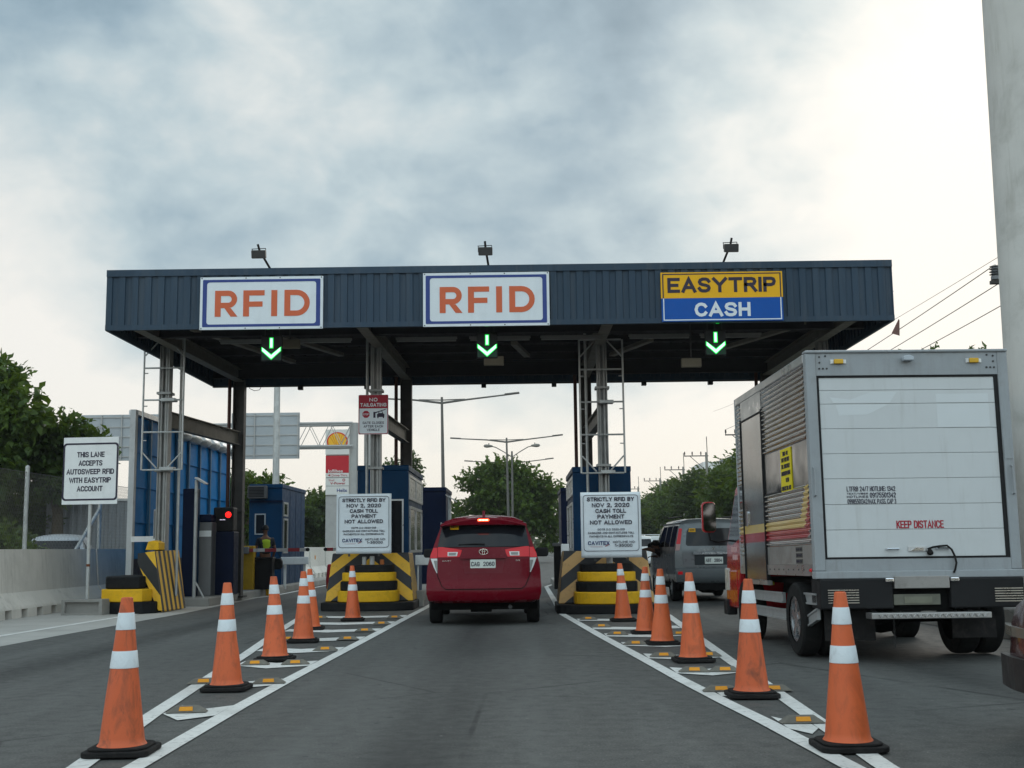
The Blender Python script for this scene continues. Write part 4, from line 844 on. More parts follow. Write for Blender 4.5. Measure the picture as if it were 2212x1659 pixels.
def make_cone():
    t_ = thing('traffic_cone', '', 'traffic cone', (0, 0, 0), 0, 'orange traffic cones along the hatched islands'); R_ = lambda z: .140-(z-.05)*(.140-.036)/.88
    m = MB(); m.prism(rrect(.415, .415, .07, n=6), lambda u, v, w: (u, v, w), 0, .034); m.prism(rrect(.365, .365, .09, n=6), lambda u, v, w: (u, v, w), .0341, .05); m.obj('base', rubber, t_, bevel=.008)
    z = [.05, .505, .615, .735, .845, .93]
    m = MB(); m.lathe([(R_(.0505)+.012, .0505), (R_(.07), .07)]+[(R_(x), x) for x in np.linspace(.1, .93, 14)]+[(R_(.93)-.008, .935), (R_(.93)-.01, .91)], 28); m.obj('body', cone_o, t_, smooth=45)
    for a, b in ((.508, .612), (.738, .842)):
        m = MB(); m.lathe([(R_(a)+.001, a), (R_(a)+.0032, a+.002), (R_(b)+.0032, b-.002), (R_(b)+.001, b)], 28, cap=False); m.obj('reflective_band', band_w, t_, smooth=45)
    return t_
CL = [(-2.45, 7.56, 'large orange traffic cone nearest the camera at lower left'), (-2.62, 10.9, 'second cone of the left row, scuffed brown near its foot'), (-2.77, 13.75, 'third cone of the left row, beside a pair of road studs'),
      (-2.93, 16.4, 'fourth cone of the left row, partly covering another cone'), (-3.255, 18.9, 'fifth cone of the left row, half hidden behind the fourth'), (-2.93, 21.2, 'farthest cone of the left row, standing before the bright cushion steps'),
      (1.945, 7.45, 'large orange traffic cone nearest the camera at lower right'), (1.853, 10.0, 'second cone of the right row, in front of the truck wheels'), (1.811, 13.05, 'third cone of the right row, with a dark scuff, left of the red cab'),
      (1.745, 15.3, 'fourth cone of the right row, below the arm of the grey van driver'), (1.74, 17.2, 'fifth cone of the right row, just right of the faded cushion'), (1.67, 20.2, 'farthest cone of the right row, standing before the faded cushion steps')]
c0 = make_cone()
for i, (x, y, lb) in enumerate(CL):
    o = c0 if i == 0 else dup(c0, (x, y, .008), 0)
    o.location = (x, y, .009); o.rotation_euler = (random.uniform(-.012, .012), random.uniform(-.018, .018), random.uniform(-.12, .12)); o['label'] = lb; o.scale = (random.uniform(.97, 1.03), 1, random.uniform(.985, 1.015))
for o in [x for x in bpy.data.objects if x.name.startswith('traffic_cone')]:
    bx_, by_ = random.uniform(-.022, .022), random.uniform(-.02, .02); da, dz, dd = random.uniform(0, 2*PI), random.uniform(.2, .75), random.uniform(0, .016)
    for ch in KIDS(o):
        if ch.name.startswith('base'): continue
        ch.data = ch.data.copy()
        for v_ in ch.data.vertices:
            x, y, z = v_.co; k = ((z-.05)/.88)**2; q = dd*math.exp(-((z-dz)/.09)**2)*max(0, math.cos(math.atan2(y, x)-da))**3
            v_.co = (x+bx_*k-q*math.cos(da), y+by_*k-q*math.sin(da), z)
studp = mat('stud plastic', (.15, .14, .12), .75, var=.25, scale=14, dirt=.3)
def make_stud():
    t_ = thing('road_stud', '', 'road stud', (0, 0, 0), 0, 'road studs on the hatched islands')
    m = MB(); bt = [(-.155, -.06), (.155, -.06), (.155, .06), (-.155, .06)]; tp = [(-.085, -.028), (.085, -.028), (.085, .03), (-.085, .03)]
    m.add([(*p, 0) for p in bt]+[(*p, .048) for p in tp], [(3, 2, 1, 0), (4, 5, 6, 7), (0, 1, 5, 4), (1, 2, 6, 5), (2, 3, 7, 6), (3, 0, 4, 7)]); m.obj('housing', studp, t_, bevel=.006)
    n_ = Vector((0, -.048, .032)).normalized(); f = lambda u, v, w: (u, -.06+.032*v-.0015+n_.y*w, .048*v+n_.z*w)
    m = MB(); m.prism([(-.052, .28), (.052, .28), (.048, .86), (-.048, .86)], f, .0, .004); m.obj('reflector_face', mat('amber reflector', (.66, .27, .02), .25, var=.04, emit=(.8, .3, .01), est=0), t_)
    return t_
SL = [(-2.56, 9.4), (-2.34, 11.35), (-2.87, 13.2), (-2.44, 13.2), (-2.40, 14.95), (-2.37, 16.65), (-3.21, 16.75), (-2.35, 18.3), (-2.29, 19.95), (-2.26, 21.7), (-3.62, 21.9), (-2.95, 11.4)]
SLL = ['nearest road stud on the left hatching, behind the nearest left cone', 'road stud right of the second left cone', 'road stud left of the third left cone foot', 'road stud right of the third left cone foot', 'road stud one bar beyond the third left cone, lane side', 'road stud right of the fourth left cone',
       'road stud at the left line beside the fourth left cone', 'road stud right of the fifth left cone', 'road stud one bar short of the bright cushion, lane side', 'last road stud before the bright cushion, lane side', 'last road stud before the bright cushion, outer side', 'road stud half hidden behind the foot of the second left cone']
SR = [(1.12, 20.6), (1.21, 18.65), (1.32, 17.0), (1.41, 15.3), (1.56, 13.6), (1.665, 11.95), (1.96, 11.95), (1.66, 10.35), (2.10, 10.35), (2.05, 13.6), (2.16, 16.9), (1.91, 8.5)]
SRL = ['last road stud before the faded cushion, lane side', 'road stud one bar short of the faded cushion', 'road stud left of the fifth right cone', 'road stud left of the fourth right cone', 'road stud left of the third right cone', 'left road stud of the pair between second and third right cones', 'right road stud of the pair between second and third right cones',
       'road stud left of the second right cone foot', 'road stud tucked behind the second right cone foot', 'road stud tucked behind the third right cone', 'road stud right of the fifth right cone near the outer line', 'nearest road stud on the right hatching, left of the nearest right cone']
s0 = make_stud()
for i, ((x, y), lb) in enumerate(list(zip(SL, SLL))+list(zip(SR, SRL))):
    o = s0 if i == 0 else dup(s0, (x, y, .009), 0); o.location = (x, y, .012); o['label'] = lb; o.rotation_euler = (0, 0, random.uniform(-.06, .06)+(.12 if x < 0 else -.05))

# ================================================================== cars
tyre = mat('tyre rubber', (.014, .014, .014), .85, spec=.15, var=.2, scale=10, dirt=.25, dcol=(.06, .055, .05)); rimm = mat('wheel alloy', (.42, .43, .44), .3, .85, var=.1, scale=10)
plate_w = mat('number plate', (.62, .66, .62), .4, var=.04)
lamp_r = mat('tail lamp red', (.40, .008, .015), .15, var=0, coat=.3, emit=(1, .01, .02), est=.09); lamp_on = mat('brake lamp lit', (.6, .02, .01), .2, var=0, emit=(1, .10, .03), est=5); lamp_hot = mat('brake lamp core', (.9, .5, .3), .2, var=0, emit=(1, .62, .36), est=4)
lamp_c = mat('clear lamp', (.55, .55, .54), .12, var=0, coat=1); under_k = mat('underbody', (.006, .006, .006), .9, var=.2, spec=.1)
def wheel(t_, x, y, r, wd, rim=True, name='wheel'):
    s = 1 if x > 0 else -1; xo = x
    m = MB(); h = wd/2; m.lathe([(r*.62, -h), (r*.93, -h), (r*.985, -h*.8), (r, -h*.45), (r, h*.45), (r*.985, h*.8), (r*.93, h), (r*.62, h)], 32, (x, y, r), 'X', cap=False); w_ = m.obj('wheel', tyre, t_, smooth=35)
    m = MB(); f = s*(h-.035); m.lathe([(r*.63, f+s*.02), (r*.56, f+s*.012), (r*.54, f-s*.04), (.0, f-s*.045)], 24, (x, y, r), 'X', cap=False); rm = m.obj('rim', rimm if rim else greyp, w_, smooth=40)
    m = MB()
    for k in range(5):
        a = 2*PI*k/5+.3; c_, s_ = math.cos(a), math.sin(a)
        m.bar((x+f, y+c_*r*.08, r+s_*r*.08), (x+f+s*.004, y+c_*r*.58, r+s_*r*.58), r*.20, .022, upv=(1, 0, 0))
    m.lathe([(r*.15, f-s*.02), (r*.15, f+s*.016), (0, f+s*.018)], 16, (x, y, r), 'X', cap=False); m.obj('spokes', rimm if rim else greyp, w_)
    return w_
class Car:
    """rows: (z, half width, rear y) from sill to roof centre; prof: (y, roof z, width factor) from rear to nose; belt zb"""
    def __init__(s, rows, prof, zb, curve=.10, sub=1):
        s.rows = rows; s.prof = prof; s.zb = zb; s.c = curve; s.H = rows[-1][0]
    def ip(s, z, k):
        R_ = s.rows
        if z <= R_[0][0]: return R_[0][k]
        for a, b in zip(R_, R_[1:]):
            if z <= b[0]: return a[k]+(b[k]-a[k])*(z-a[0])/(b[0]-a[0])
        return R_[-1][k]
    def rear(s, x, z): return s.ip(z, 2)+s.c*min(1.2, abs(x)/max(.05, s.ip(z, 1)))**3
    def zmap(s, z, top):
        zb = min(s.zb, top-.04)
        return zb+(z-s.zb)/(s.H-s.zb)*(top-zb) if z > s.zb else s.rows[0][0]+(z-s.rows[0][0])*(zb-s.rows[0][0])/(s.zb-s.rows[0][0])
    def body(s, t_, m_):
        m = MB(); fr = [-1, -.93, -.8, -.6, -.35, -.12, .12, .35, .6, .8, .93, 1]
        m.grid([[(q*w_, s.rear(q*w_, z), z) for q in fr] for z, w_, y in s.rows[:-1]]+[[(q*.001, s.rows[-1][2], s.H) for q in fr]])
        rings = []
        r0 = [(w_, y+s.c, z) for z, w_, y in s.rows]; rings.append(r0)
        for y, top, wf in s.prof:
            rg = []
            for z, w_, ry in s.rows:
                zz = s.zmap(z, top); ww = w_*wf
                rg.append((ww, max(y, ry+s.c+.02) if y < .8 else y, zz))
            rings.append(rg)
        full = [[(-a, b, c_) for a, b, c_ in rg]+[(a, b, c_) for a, b, c_ in rg[::-1][1:]] for rg in rings]
        m.grid(full)
        last = full[-1]; n = len(rings[0]); 
        m.grid([[last[i], last[len(last)-1-i]] for i in range(n)])
        return m.obj('body', m_, t_, smooth=38)
    def patch(s, t_, name, rows, m_, off=.006, th=.012, n=8, parent=None):
        """sheet over the tail: rows of (z, x left, x right)"""
        m = MB(); R2 = []
        for (z0, a0, b0), (z1, a1, b1) in zip(rows, rows[1:]):
            k = max(1, int(abs(z1-z0)/.05))
            R2 += [(z0+(z1-z0)*i/k, a0+(a1-a0)*i/k, b0+(b1-b0)*i/k) for i in range(k)]
        R2.append(rows[-1])
        G = [[(a+(b-a)*i/n, s.rear(a+(b-a)*i/n, z)-off, z) for i in range(n+1)] for z, a, b in R2]
        Bk = [[(x, y+th, z) for x, y, z in r] for r in G]
        m.grid(G); m.grid([r[::-1] for r in Bk])
        loop = G[0]+[r[-1] for r in G[1:]]+G[-1][::-1][1:]+[r[0] for r in G[::-1][1:-1]]; lb = Bk[0]+[r[-1] for r in Bk[1:]]+Bk[-1][::-1][1:]+[r[0] for r in Bk[::-1][1:-1]]
        m.grid([loop, lb], close=True)
        return m.obj(name, m_, parent or t_, smooth=35)
    def side(s, t_, name, poly, m_, sgn, off=.005, wf=1.0, parent=None):
        """side glass etc.: poly of (y, z)"""
        m = MB(); P_ = []
        for (y0, z0), (y1, z1) in zip(poly, poly[1:]+poly[:1]):
            for i in range(4): P_.append((y0+(y1-y0)*i/4, z0+(z1-z0)*i/4))
        vs = [(sgn*(s.ip(z, 1)*wf+off), y, z) for y, z in P_]; vi = [(sgn*(s.ip(z, 1)*wf-.02), y, z) for y, z in P_]; n = len(vs); cy_ = sum(p[0] for p in P_)/n; cz_ = sum(p[1] for p in P_)/n
        vs2 = vs+vi+[(sgn*(s.ip(cz_, 1)*wf+off), cy_, cz_)]
        m.add(vs2, [(i, (i+1) % n, 2*n) for i in range(n)]+[(i, n+i, n+(i+1) % n, (i+1) % n) for i in range(n)])
        return m.obj(name, m_, parent or t_, smooth=30)
def car_paint(name, rgb, metal=.2, rough=.28): return mat(name, rgb, rough, metal, var=.06, scale=1.5, coat=.45, dirt=.10, dcol=tuple(x*.5+.02 for x in rgb), dscale=2)
def arches(t_, ys, r, w_):
    for s in (-1, 1):
        for y in ys:
            m = MB(); pts = [(y+r*1.16*math.cos(a), r+r*1.16*math.sin(a)) for a in np.linspace(-.25, PI+.25, 18)]
            m.prism(pts, lambda u, v, q: (s*q, u, v), w_-.25, w_+.004); m.obj('wheel_arch', under_k, t_)
def mirrors(t_, m_, x, y, z, sz=1):
    for s in (-1, 1):
        m = MB(); m.prism(rrect(.22*sz, .15*sz, .05), lambda u, v, w_: (s*(x+.10*sz)+u, y+w_, z+v), 0, .10); o = m.obj('mirror', m_, t_, smooth=40, bevel=.02)
        m = MB(); m.bar((s*(x-.06), y+.05, z-.06), (s*(x+.03), y+.05, z-.04), .06, .04); m.obj('mirror_arm', plastic_k, t_)
redp2 = mat('red car paint', (.125, .001, .008), .28, 0, var=.05, scale=1.5, coat=.12, spec=.12, dirt=.08, dcol=(.10, .01, .012), dscale=2)
innova = Car([(.36, .80, .09), (.40, .885, .02), (.50, .915, -.015), (.62, .92, .0), (.70, .915, .05), (.84, .912, .07), (.95, .90, .085), (1.08, .868, .10), (1.24, .815, .15), (1.36, .775, .24), (1.48, .735, .33), (1.58, .700, .41), (1.66, .64, .46), (1.715, .50, .52), (1.74, .30, .58), (1.75, .12, .60), (1.752, 0, .61)],
             [(.55, 1.752, 1.0), (.9, 1.755, 1.0), (1.6, 1.79, 1.005), (2.4, 1.795, 1.005), (2.9, 1.74, 1.0), (3.3, 1.55, 1.0), (3.75, 1.16, 1.0), (4.2, 1.08, .97), (4.5, 1.0, .92), (4.68, .85, .82)], 1.10, .13)
def mpv():
    t_ = thing('red_car', 'dark red people carrier stopped in the middle lane, seen from behind with brake lamp lit', 'car', (-.60, 19.35, .0), .015); C = innova
    C.body(t_, redp2)
    C.patch(t_, 'tailgate_gap', [(.573, -.605, .605), (.63, -.674, .674), (.80, -.748, .748), (1.075, -.757, .757), (1.25, -.747, .747)], under_k, .009, .015, 14)
    C.patch(t_, 'tailgate', [(.585, -.60, .60), (.63, -.66, .66), (.80, -.735, .735), (1.075, -.745, .745), (1.235, -.735, .735)], redp2, .012, .02, 14)
    C.patch(t_, 'plate_recess', [(.825, -.30, .30), (1.055, -.34, .34)], mat('recess red', (.12, .002, .009), .4, 0, var=.05, spec=.25), .0135, .004, 10)
    C.patch(t_, 'garnish', [(1.058, -.36, .36), (1.075, -.375, .375), (1.095, -.375, .375)], redp2, .045, .04, 10)
    C.patch(t_, 'rear_window', [(1.245, -.742, .742), (1.40, -.715, .715), (1.585, -.675, .675)], glass_d, .010, .018, 14)
    m = MB(); rowsS = []
    for x in np.linspace(-.70, .70, 15):
        q = abs(x)/.7; z1 = 1.735-.10*q**2.2-.02*q; z0 = 1.60-.02*q**3; y = .25+.06*q**2
        rowsS.append([(x, .62, z1+.012), (x, y+.03, z1-.015), (x, y, z1-.045), (x, y+.01, z0), (x, y+.10, z0-.012), (x, .46, z0-.005)])
    m.grid(rowsS); m.add(rowsS[0], [tuple(range(6))]); m.add(rowsS[-1], [tuple(range(5, -1, -1))]); sp_ = m.obj('spoiler', redp2, t_, smooth=40)
    m = MB(); m.prism(rrect(.185, .036, .015, 0, 1.672), lambda u, v, w_: (u, .247-w_, v), 0, .012); bl = m.obj('brake_lamp', lamp_on, t_); m = MB()
    for k in (-1, 0, 1): m.prism(rrect(.045, .016, .007, k*.05, 1.672), lambda u, v, w_: (u, .2345-w_, v), 0, .003)
    m.obj('brake_lamp_core', lamp_hot, bl)
    for s in (-1, 1):
        r_ = lambda L: [(z, min(s*a, s*b), max(s*a, s*b)) for z, a, b in L]
        q = C.patch(t_, 'tail_lamp', r_([(1.082, .735, .385), (1.13, .735, .362), (1.195, .735, .345), (1.215, .735, .45), (1.245, .735, .66)]), lamp_r, .022, .02, 6)
        C.patch(t_, 'reversing_lamp', r_([(1.100, .575, .425), (1.165, .575, .41)]), lamp_c, .027, .006, 3, parent=q)
        C.patch(t_, 'reversing_lamp_inner', r_([(1.112, .555, .445), (1.153, .555, .437)]), mat('lamp grey', (.22, .22, .21), .2, var=0), .029, .003, 3, parent=q)
        C.patch(t_, 'side_lamp', r_([(1.07, .858, .742), (1.13, .852, .742), (1.235, .806, .742)]), lamp_r, .020, .03, 4)
        C.patch(t_, 'reflector', r_([(.835, .752, .742), (.93, .80, .742), (1.064, .852, .742)]), lamp_c, .020, .02, 3)
        C.patch(t_, 'reflector_trim', r_([(.86, .752, .745), (.93, .775, .745), (1.03, .80, .745)]), mat('lamp grey', (.22, .22, .21), .2, var=0), .0215, .003, 3)
        C.side(t_, 'side_window', [(.75, 1.25), (.75, 1.58), (1.55, 1.62), (1.6, 1.25)], glass_d, s); C.side(t_, 'side_window', [(1.68, 1.25), (1.65, 1.62), (2.55, 1.58), (2.95, 1.25)], glass_d, s)
    f = FR(C.rear(0, .975)-.018)
    m = MB(); m.prism(rrect(.405, .135, .012, -.01, .975), f, -.006, .006); pl = m.obj('number_plate', plate_w, t_)
    text('CAG', -.13, .972, .068, C.rear(0, .975)-.025, ink, pl, .135, .02); text('2060', .085, .972, .068, C.rear(0, .975)-.025, ink, pl, .18, .02)
    y0 = C.rear(0, 1.165)-.018; f = FR(y0)
    def ell(a, b, cx, cz, n=28): return [(cx+a*math.cos(2*PI*i/n), cz+b*math.sin(2*PI*i/n)) for i in range(n)]
    m = MB(); m.ring(ell(.075, .050, 0, 1.165), ell(.064, .040, 0, 1.165), f, 0, .012); m.ring(ell(.022, .046, 0, 1.163), ell(.013, .037, 0, 1.163), f, .0, .0105); m.ring(ell(.052, .018, 0, 1.185), ell(.044, .011, 0, 1.185), f, .0, .0095); m.obj('badge', chrome, t_)
    text('INNOVA', -.57, 1.025, .022, C.rear(-.57, 1.02)-.016, chrome, t_, .17, .04); text('2.8 E', .55, 1.025, .022, C.rear(.55, 1.02)-.016, chrome, t_, .07, .04)
    C.patch(t_, 'sticker', [(1.525, -.545, -.405), (1.60, -.545, -.405)], mat('sticker yellow', (.75, .40, .01), .5, var=.04), .0135, .003, 3)
    text('KAB 145', -.475, 1.565, .03, C.rear(-.475, 1.56)-.0165, ink, t_, .11, .02, 'sticker_text')
    m = MB(); y = C.rear(-.2, 1.285); m.tube([(.02, y-.02, 1.285), (-.15, C.rear(-.15, 1.29)-.022, 1.29), (-.40, C.rear(-.4, 1.283)-.02, 1.282)], [.016, .013, .008], 8); m.obj('wiper', plastic_k, t_)
    m = MB(); m.prism([(-.09, 0), (.10, 0), (-.06, .085)], lambda u, v, w_: (w_, .78+u, 1.752+v), -.022, .022); m.obj('antenna_fin', redp2, t_)
    m = MB(); m.box(-.74, .74, .35, 4.3, .24, .50); m.box(-.22, .12, .45, .8, .20, .30); m.obj('underbody', under_k, t_); m = MB(); m.tube([(.42, .02, .29), (.42, .6, .29)], .03, 10); m.obj('exhaust', steel_d, t_)
    mirrors(t_, plastic_k, .92, 3.05, 1.14, 1.1); arches(t_, (.95, 3.65), .335, .86)
    for x in (-.80, .80):
        for y in (.95, 3.65): wheel(t_, x, y, .335, .205)
    return t_
mpv()

greyc = car_paint('grey van paint', (.155, .172, .180), .3, .33)
adv = Car([(.40, .76, .10), (.44, .82, .03), (.56, .845, -.02), (.72, .85, -.02), (.745, .845, .06), (.90, .845, .065), (1.06, .84, .07), (1.14, .83, .075), (1.30, .80, .10), (1.50, .755, .14), (1.68, .705, .18), (1.76, .64, .20), (1.80, .50, .23), (1.815, .2, .26), (1.818, 0, .27)],
          [(.35, 1.82, 1.0), (.9, 1.835, 1.0), (2.4, 1.83, 1.0), (2.9, 1.74, 1.0), (3.45, 1.18, 1.0), (4.0, 1.08, .97), (4.4, .98, .92), (4.5, .85, .85)], 1.12, .06)
def greyvan():
    t_ = thing('grey_van', 'grey boxy family van in the right lane, partly hidden by the red truck cab', 'van', (4.22, 26.6, 0), .035); C = adv
    C.body(t_, greyc)
    C.patch(t_, 'tailgate', [(.76, -.66, .66), (1.18, -.69, .69), (1.70, -.61, .61)], greyc, .010, .016, 10)
    C.patch(t_, 'rear_window', [(1.215, -.56, .56), (1.25, -.60, .60), (1.52, -.565, .565), (1.60, -.52, .52)], glass_d, .014, .012, 12)
    for s in (-1, 1):
        r_ = lambda L: [(z, min(s*a, s*b), max(s*a, s*b)) for z, a, b in L]
        C.patch(t_, 'tail_lamp', r_([(1.15, .828, .735), (1.60, .722, .655)]), lamp_r, .012, .016, 4)
        C.patch(t_, 'indicator', r_([(1.12, .834, .742), (1.26, .806, .712)]), mat('clear pink lamp', (.45, .28, .27), .2, var=0), .016, .016, 3)
        C.patch(t_, 'reflector', r_([(.60, .80, .70), (.665, .80, .70)]), lamp_r, .010, .01, 3)
        for a, b in ((.30, .95), (1.05, 1.72), (1.82, 2.65)): C.side(t_, 'side_window', [(a, 1.2), (a+.02, 1.66), (b-(.25 if b > 2 else 0), 1.66), (b, 1.2)], glass_d, s)
        C.side(t_, 'gutter_rail', [(.25, 1.70), (.25, 1.735), (2.7, 1.735), (2.7, 1.70)], plastic_k, s, .02)
    f = FR(C.rear(0, .90)-.014)
    m = MB(); m.prism(rect(-.42, .42, .80, 1.05), f, -.01, .0); m.obj('plate_recess', mat('recess dark', (.03, .035, .04), .5), t_)
    m = MB(); m.prism(rect(-.46, .46, 1.02, 1.09), f, .0005, .03); g_ = m.obj('garnish', mat('garnish silver', (.25, .27, .29), .3, .6, var=.05), t_, bevel=.01); text('ADVENTURE', .02, 1.055, .033, C.rear(0, .9)-.045, whitep, g_, .56, .03)
    m = MB(); m.prism(rrect(.40, .15, .012, .0, .90), f, .0006, .01); pl = m.obj('number_plate', plate_w, t_); text('ABT', -.12, .90, .075, C.rear(0, .9)-.0245, ink, pl, .125, .02); text('2804', .09, .90, .075, C.rear(0, .9)-.0245, ink, pl, .17, .02)
    m = MB(); f2 = FR(C.rear(0, 1.165)-.013)
    for a in (90, 210, 330):
        c_, s_ = math.cos(math.radians(a)), math.sin(math.radians(a)); p = Vector((c_, s_)); q = Vector((-s_, c_)); k = .022
        m.prism([tuple(p*.002), tuple(p*k+q*k*.55), tuple(p*2*k), tuple(p*k-q*k*.55)], lambda u, v, w_: (u*1.1, C.rear(0, 1.165)-.013-w_, 1.16+v*1.1), 0, .008)
    m.obj('badge', chrome, t_)
    C.patch(t_, 'sticker', [(1.52, -.525, -.37), (1.60, -.505, -.37)], mat('sticker yellow', (.75, .40, .01), .5, var=.04), .018, .003, 3); text('ILI786', -.44, 1.562, .035, C.rear(-.44, 1.56)-.021, ink, t_, .10, .02, 'sticker_text')
    m = MB(); m.box(-.7, .7, .1, 4.1, .26, .44); m.lathe([(.06, -.3), (.16, -.12), (.17, .12), (.06, .3)], 12, (0, .9, .33), 'X'); m.obj('underbody', under_k, t_)
    m = MB()
    for s in (-1, 1): m.tube([(s*.62, .3, 1.86), (s*.62, 2.3, 1.87)], .018, 8)
    m.obj('roof_rail', plastic_k, t_); mirrors(t_, plastic_k, .84, 2.75, 1.22, 1.05); arches(t_, (.85, 3.45), .33, .79)
    for x in (-.73, .73):
        for y in (.85, 3.45): wheel(t_, x, y, .33, .20)
    return t_
greyvan()
def simple_car(name, lb, loc, rz, paint, rows=None, lamps=True, rack=False, tail=(1.08, .62, .80)):
    t_ = thing(name, lb, 'car', loc, rz); C = innova if rows is None else rows
    C.body(t_, paint); C.patch(t_, 'rear_window', [(1.22, -.70, .70), (1.58, -.62, .62)], glass_d, .010, .016, 8)
    for s in (-1, 1):
        r_ = lambda L: [(z, min(s*a, s*b), max(s*a, s*b)) for z, a, b in L]
        C.patch(t_, 'tail_lamp', r_([(1.03, .86, .42), (1.09, .85, .46), (1.14, .83, .72)]), mat('far tail lamp', (.6, .015, .02), .3, var=0, emit=(1, .02, .02), est=.5), .016, .02, 4)
        C.patch(t_, 'fog_reflector', r_([(.50, .86, .66), (.545, .86, .66)]), lamp_r, .012, .02, 3)
        C.side(t_, 'side_window', [(.75, 1.25), (.75, 1.58), (1.55, 1.62), (1.6, 1.25)], glass_d, s); C.side(t_, 'side_window', [(1.68, 1.25), (1.65, 1.62), (2.55, 1.58), (2.95, 1.25)], glass_d, s)
    m = MB(); m.prism(rrect(.4, .14, .01, 0, .95), FR(C.rear(0, .95)-.008), 0, .01); m.obj('number_plate', plate_w, t_)
    m = MB(); m.box(-.75, .75, .1, 4.2, .25, .42); m.obj('underbody', under_k, t_); mirrors(t_, plastic_k, .90, 3.0, 1.14)
    for x in (-.78, .78):
        for y in (.95, 3.6): wheel(t_, x, y, .35, .21)
    if rack:
        m = MB()
        for s in (-1, 1): m.tube([(s*.55, .8, 1.80), (s*.55, .85, 1.90), (s*.55, 2.6, 1.92), (s*.55, 2.65, 1.80)], .02, 6)
        for y in (.9, 1.5, 2.1): m.tube([(-.55, y, 1.905), (.55, y, 1.905)], .018, 6)
        m.obj('roof_rack', whitep, t_)
    return t_
wpaint = car_paint('white car paint', (.62, .63, .63), .0, .3)
simple_car('white_suv', 'white sport utility car with a bright red tail lamp, beyond the right notice', (5.85, 60, 0), .02, wpaint)
simple_car('white_suv', 'white boxy car with a roof rack, just beyond the white one with red lamps', (8.0, 72, 0), .02, wpaint, adv, rack=True)
simple_car('white_suv', 'white car roof farthest in the right lane, right of the roof-rack car', (10.0, 84, 0), .02, wpaint)
simple_car('silver_car', 'pale van roof showing over the left barrier behind the chain-link fence', (-13.3, 34.5, 0), PI/2+.12 if False else .25, mat('pale silver paint', (.42, .44, .46), .35, .3, var=.08), rack=False)
marc = car_paint('maroon paint', (.05, .010, .012), .2, .22)
def maroon():
    t_ = thing('maroon_car', 'front corner of a dark maroon car cut off by the right frame edge', 'car', (4.02, 3.45, 0), 0.0)
    # built nose first: local +y is the nose
    m = MB(); rings = []
    for y, top, wf, b in ((0, 1.0, .95, .3), (.3, 1.3, 1, .28), (1.2, 1.45, 1, .25), (2.2, 1.42, 1, .25), (3.0, 1.05, 1, .25), (3.6, 1.0, 1.0, .25), (4.2, .93, .985, .25), (4.5, .84, .95, .26), (4.66, .74, .88, .28), (4.73, .60, .80, .32)):
        hw = .92*wf; half = [(hw*.93, b), (hw, b+.12), (hw, .62*min(1, top)), (hw*.975, .80*min(1, top/.95) if top < 1.1 else .85), (hw*.93, min(top-.03, .96)), (hw*(.80 if top < 1.1 else .74), top-.03), (hw*.5, top), (0, top+.01)]
        rings.append([(-a, y, z) for a, z in half]+[(a, y, z) for a, z in half[::-1][1:]])
    m.grid(rings); m.add(rings[0], [tuple(range(15))]); m.add(rings[-1], [tuple(range(14, -1, -1))]); m.obj('body', marc, t_, smooth=45)
    for s in (-1, 1):
        for ya_, yb_, yt_ in ((.45, 1.35, 1.3), (1.45, 2.75, 2.25)):
            m = MB(); m.prism([(ya_, .98), (ya_+.12, 1.30), (yt_, 1.34), (yb_, .98)], lambda u, v, w: (s*(.862-(v-.98)*.42+w), u, v), -.01, .022); m.obj('side_window', glass_d, t_)
    m = MB(); m.add([(-.70, 2.93, 1.085), (.70, 2.93, 1.085), (.58, 2.28, 1.40), (-.58, 2.28, 1.40)], [(0, 1, 2, 3)]); o = m.obj('windscreen', glass_d, t_); q = o.modifiers.new('s', 'SOLIDIFY'); q.thickness = .05; q.offset = 0
    for s in (-1, 1):
        m = MB(); G = [[(s*(.905-.10*max(0, (y-4.2)/.5)**1.5), y, z) for y in np.linspace(3.95, 4.62, 7)] for z in (.625, .655, .685)]
        m.grid(G); o = m.obj('headlamp', mat('dull headlamp', (.14, .12, .095), .2, var=0), t_); q = o.modifiers.new('s', 'SOLIDIFY'); q.thickness = .03; q.offset = 0
        m = MB(); G = [[(s*(.93-.09*max(0, (y-4.2)/.5)**1.5), y, z) for y in np.linspace(3.9, 4.66, 7)] for z in (.30, .40, .50)]
        m.grid(G); o = m.obj('bumper_trim', mat('grey bumper trim', (.022, .02, .02), .4, var=.1), t_); q = o.modifiers.new('s', 'SOLIDIFY'); q.thickness = .04; q.offset = 0
    arches(t_, (.85, 3.62), .33, .90)
    for x in (-.83, .83):
        for y in (.85, 3.62): wheel(t_, x, y, .33, .21)
    m = MB(); m.box(-.8, .8, .2, 4.4, .2, .36); m.obj('underbody', under_k, t_)
maroon()

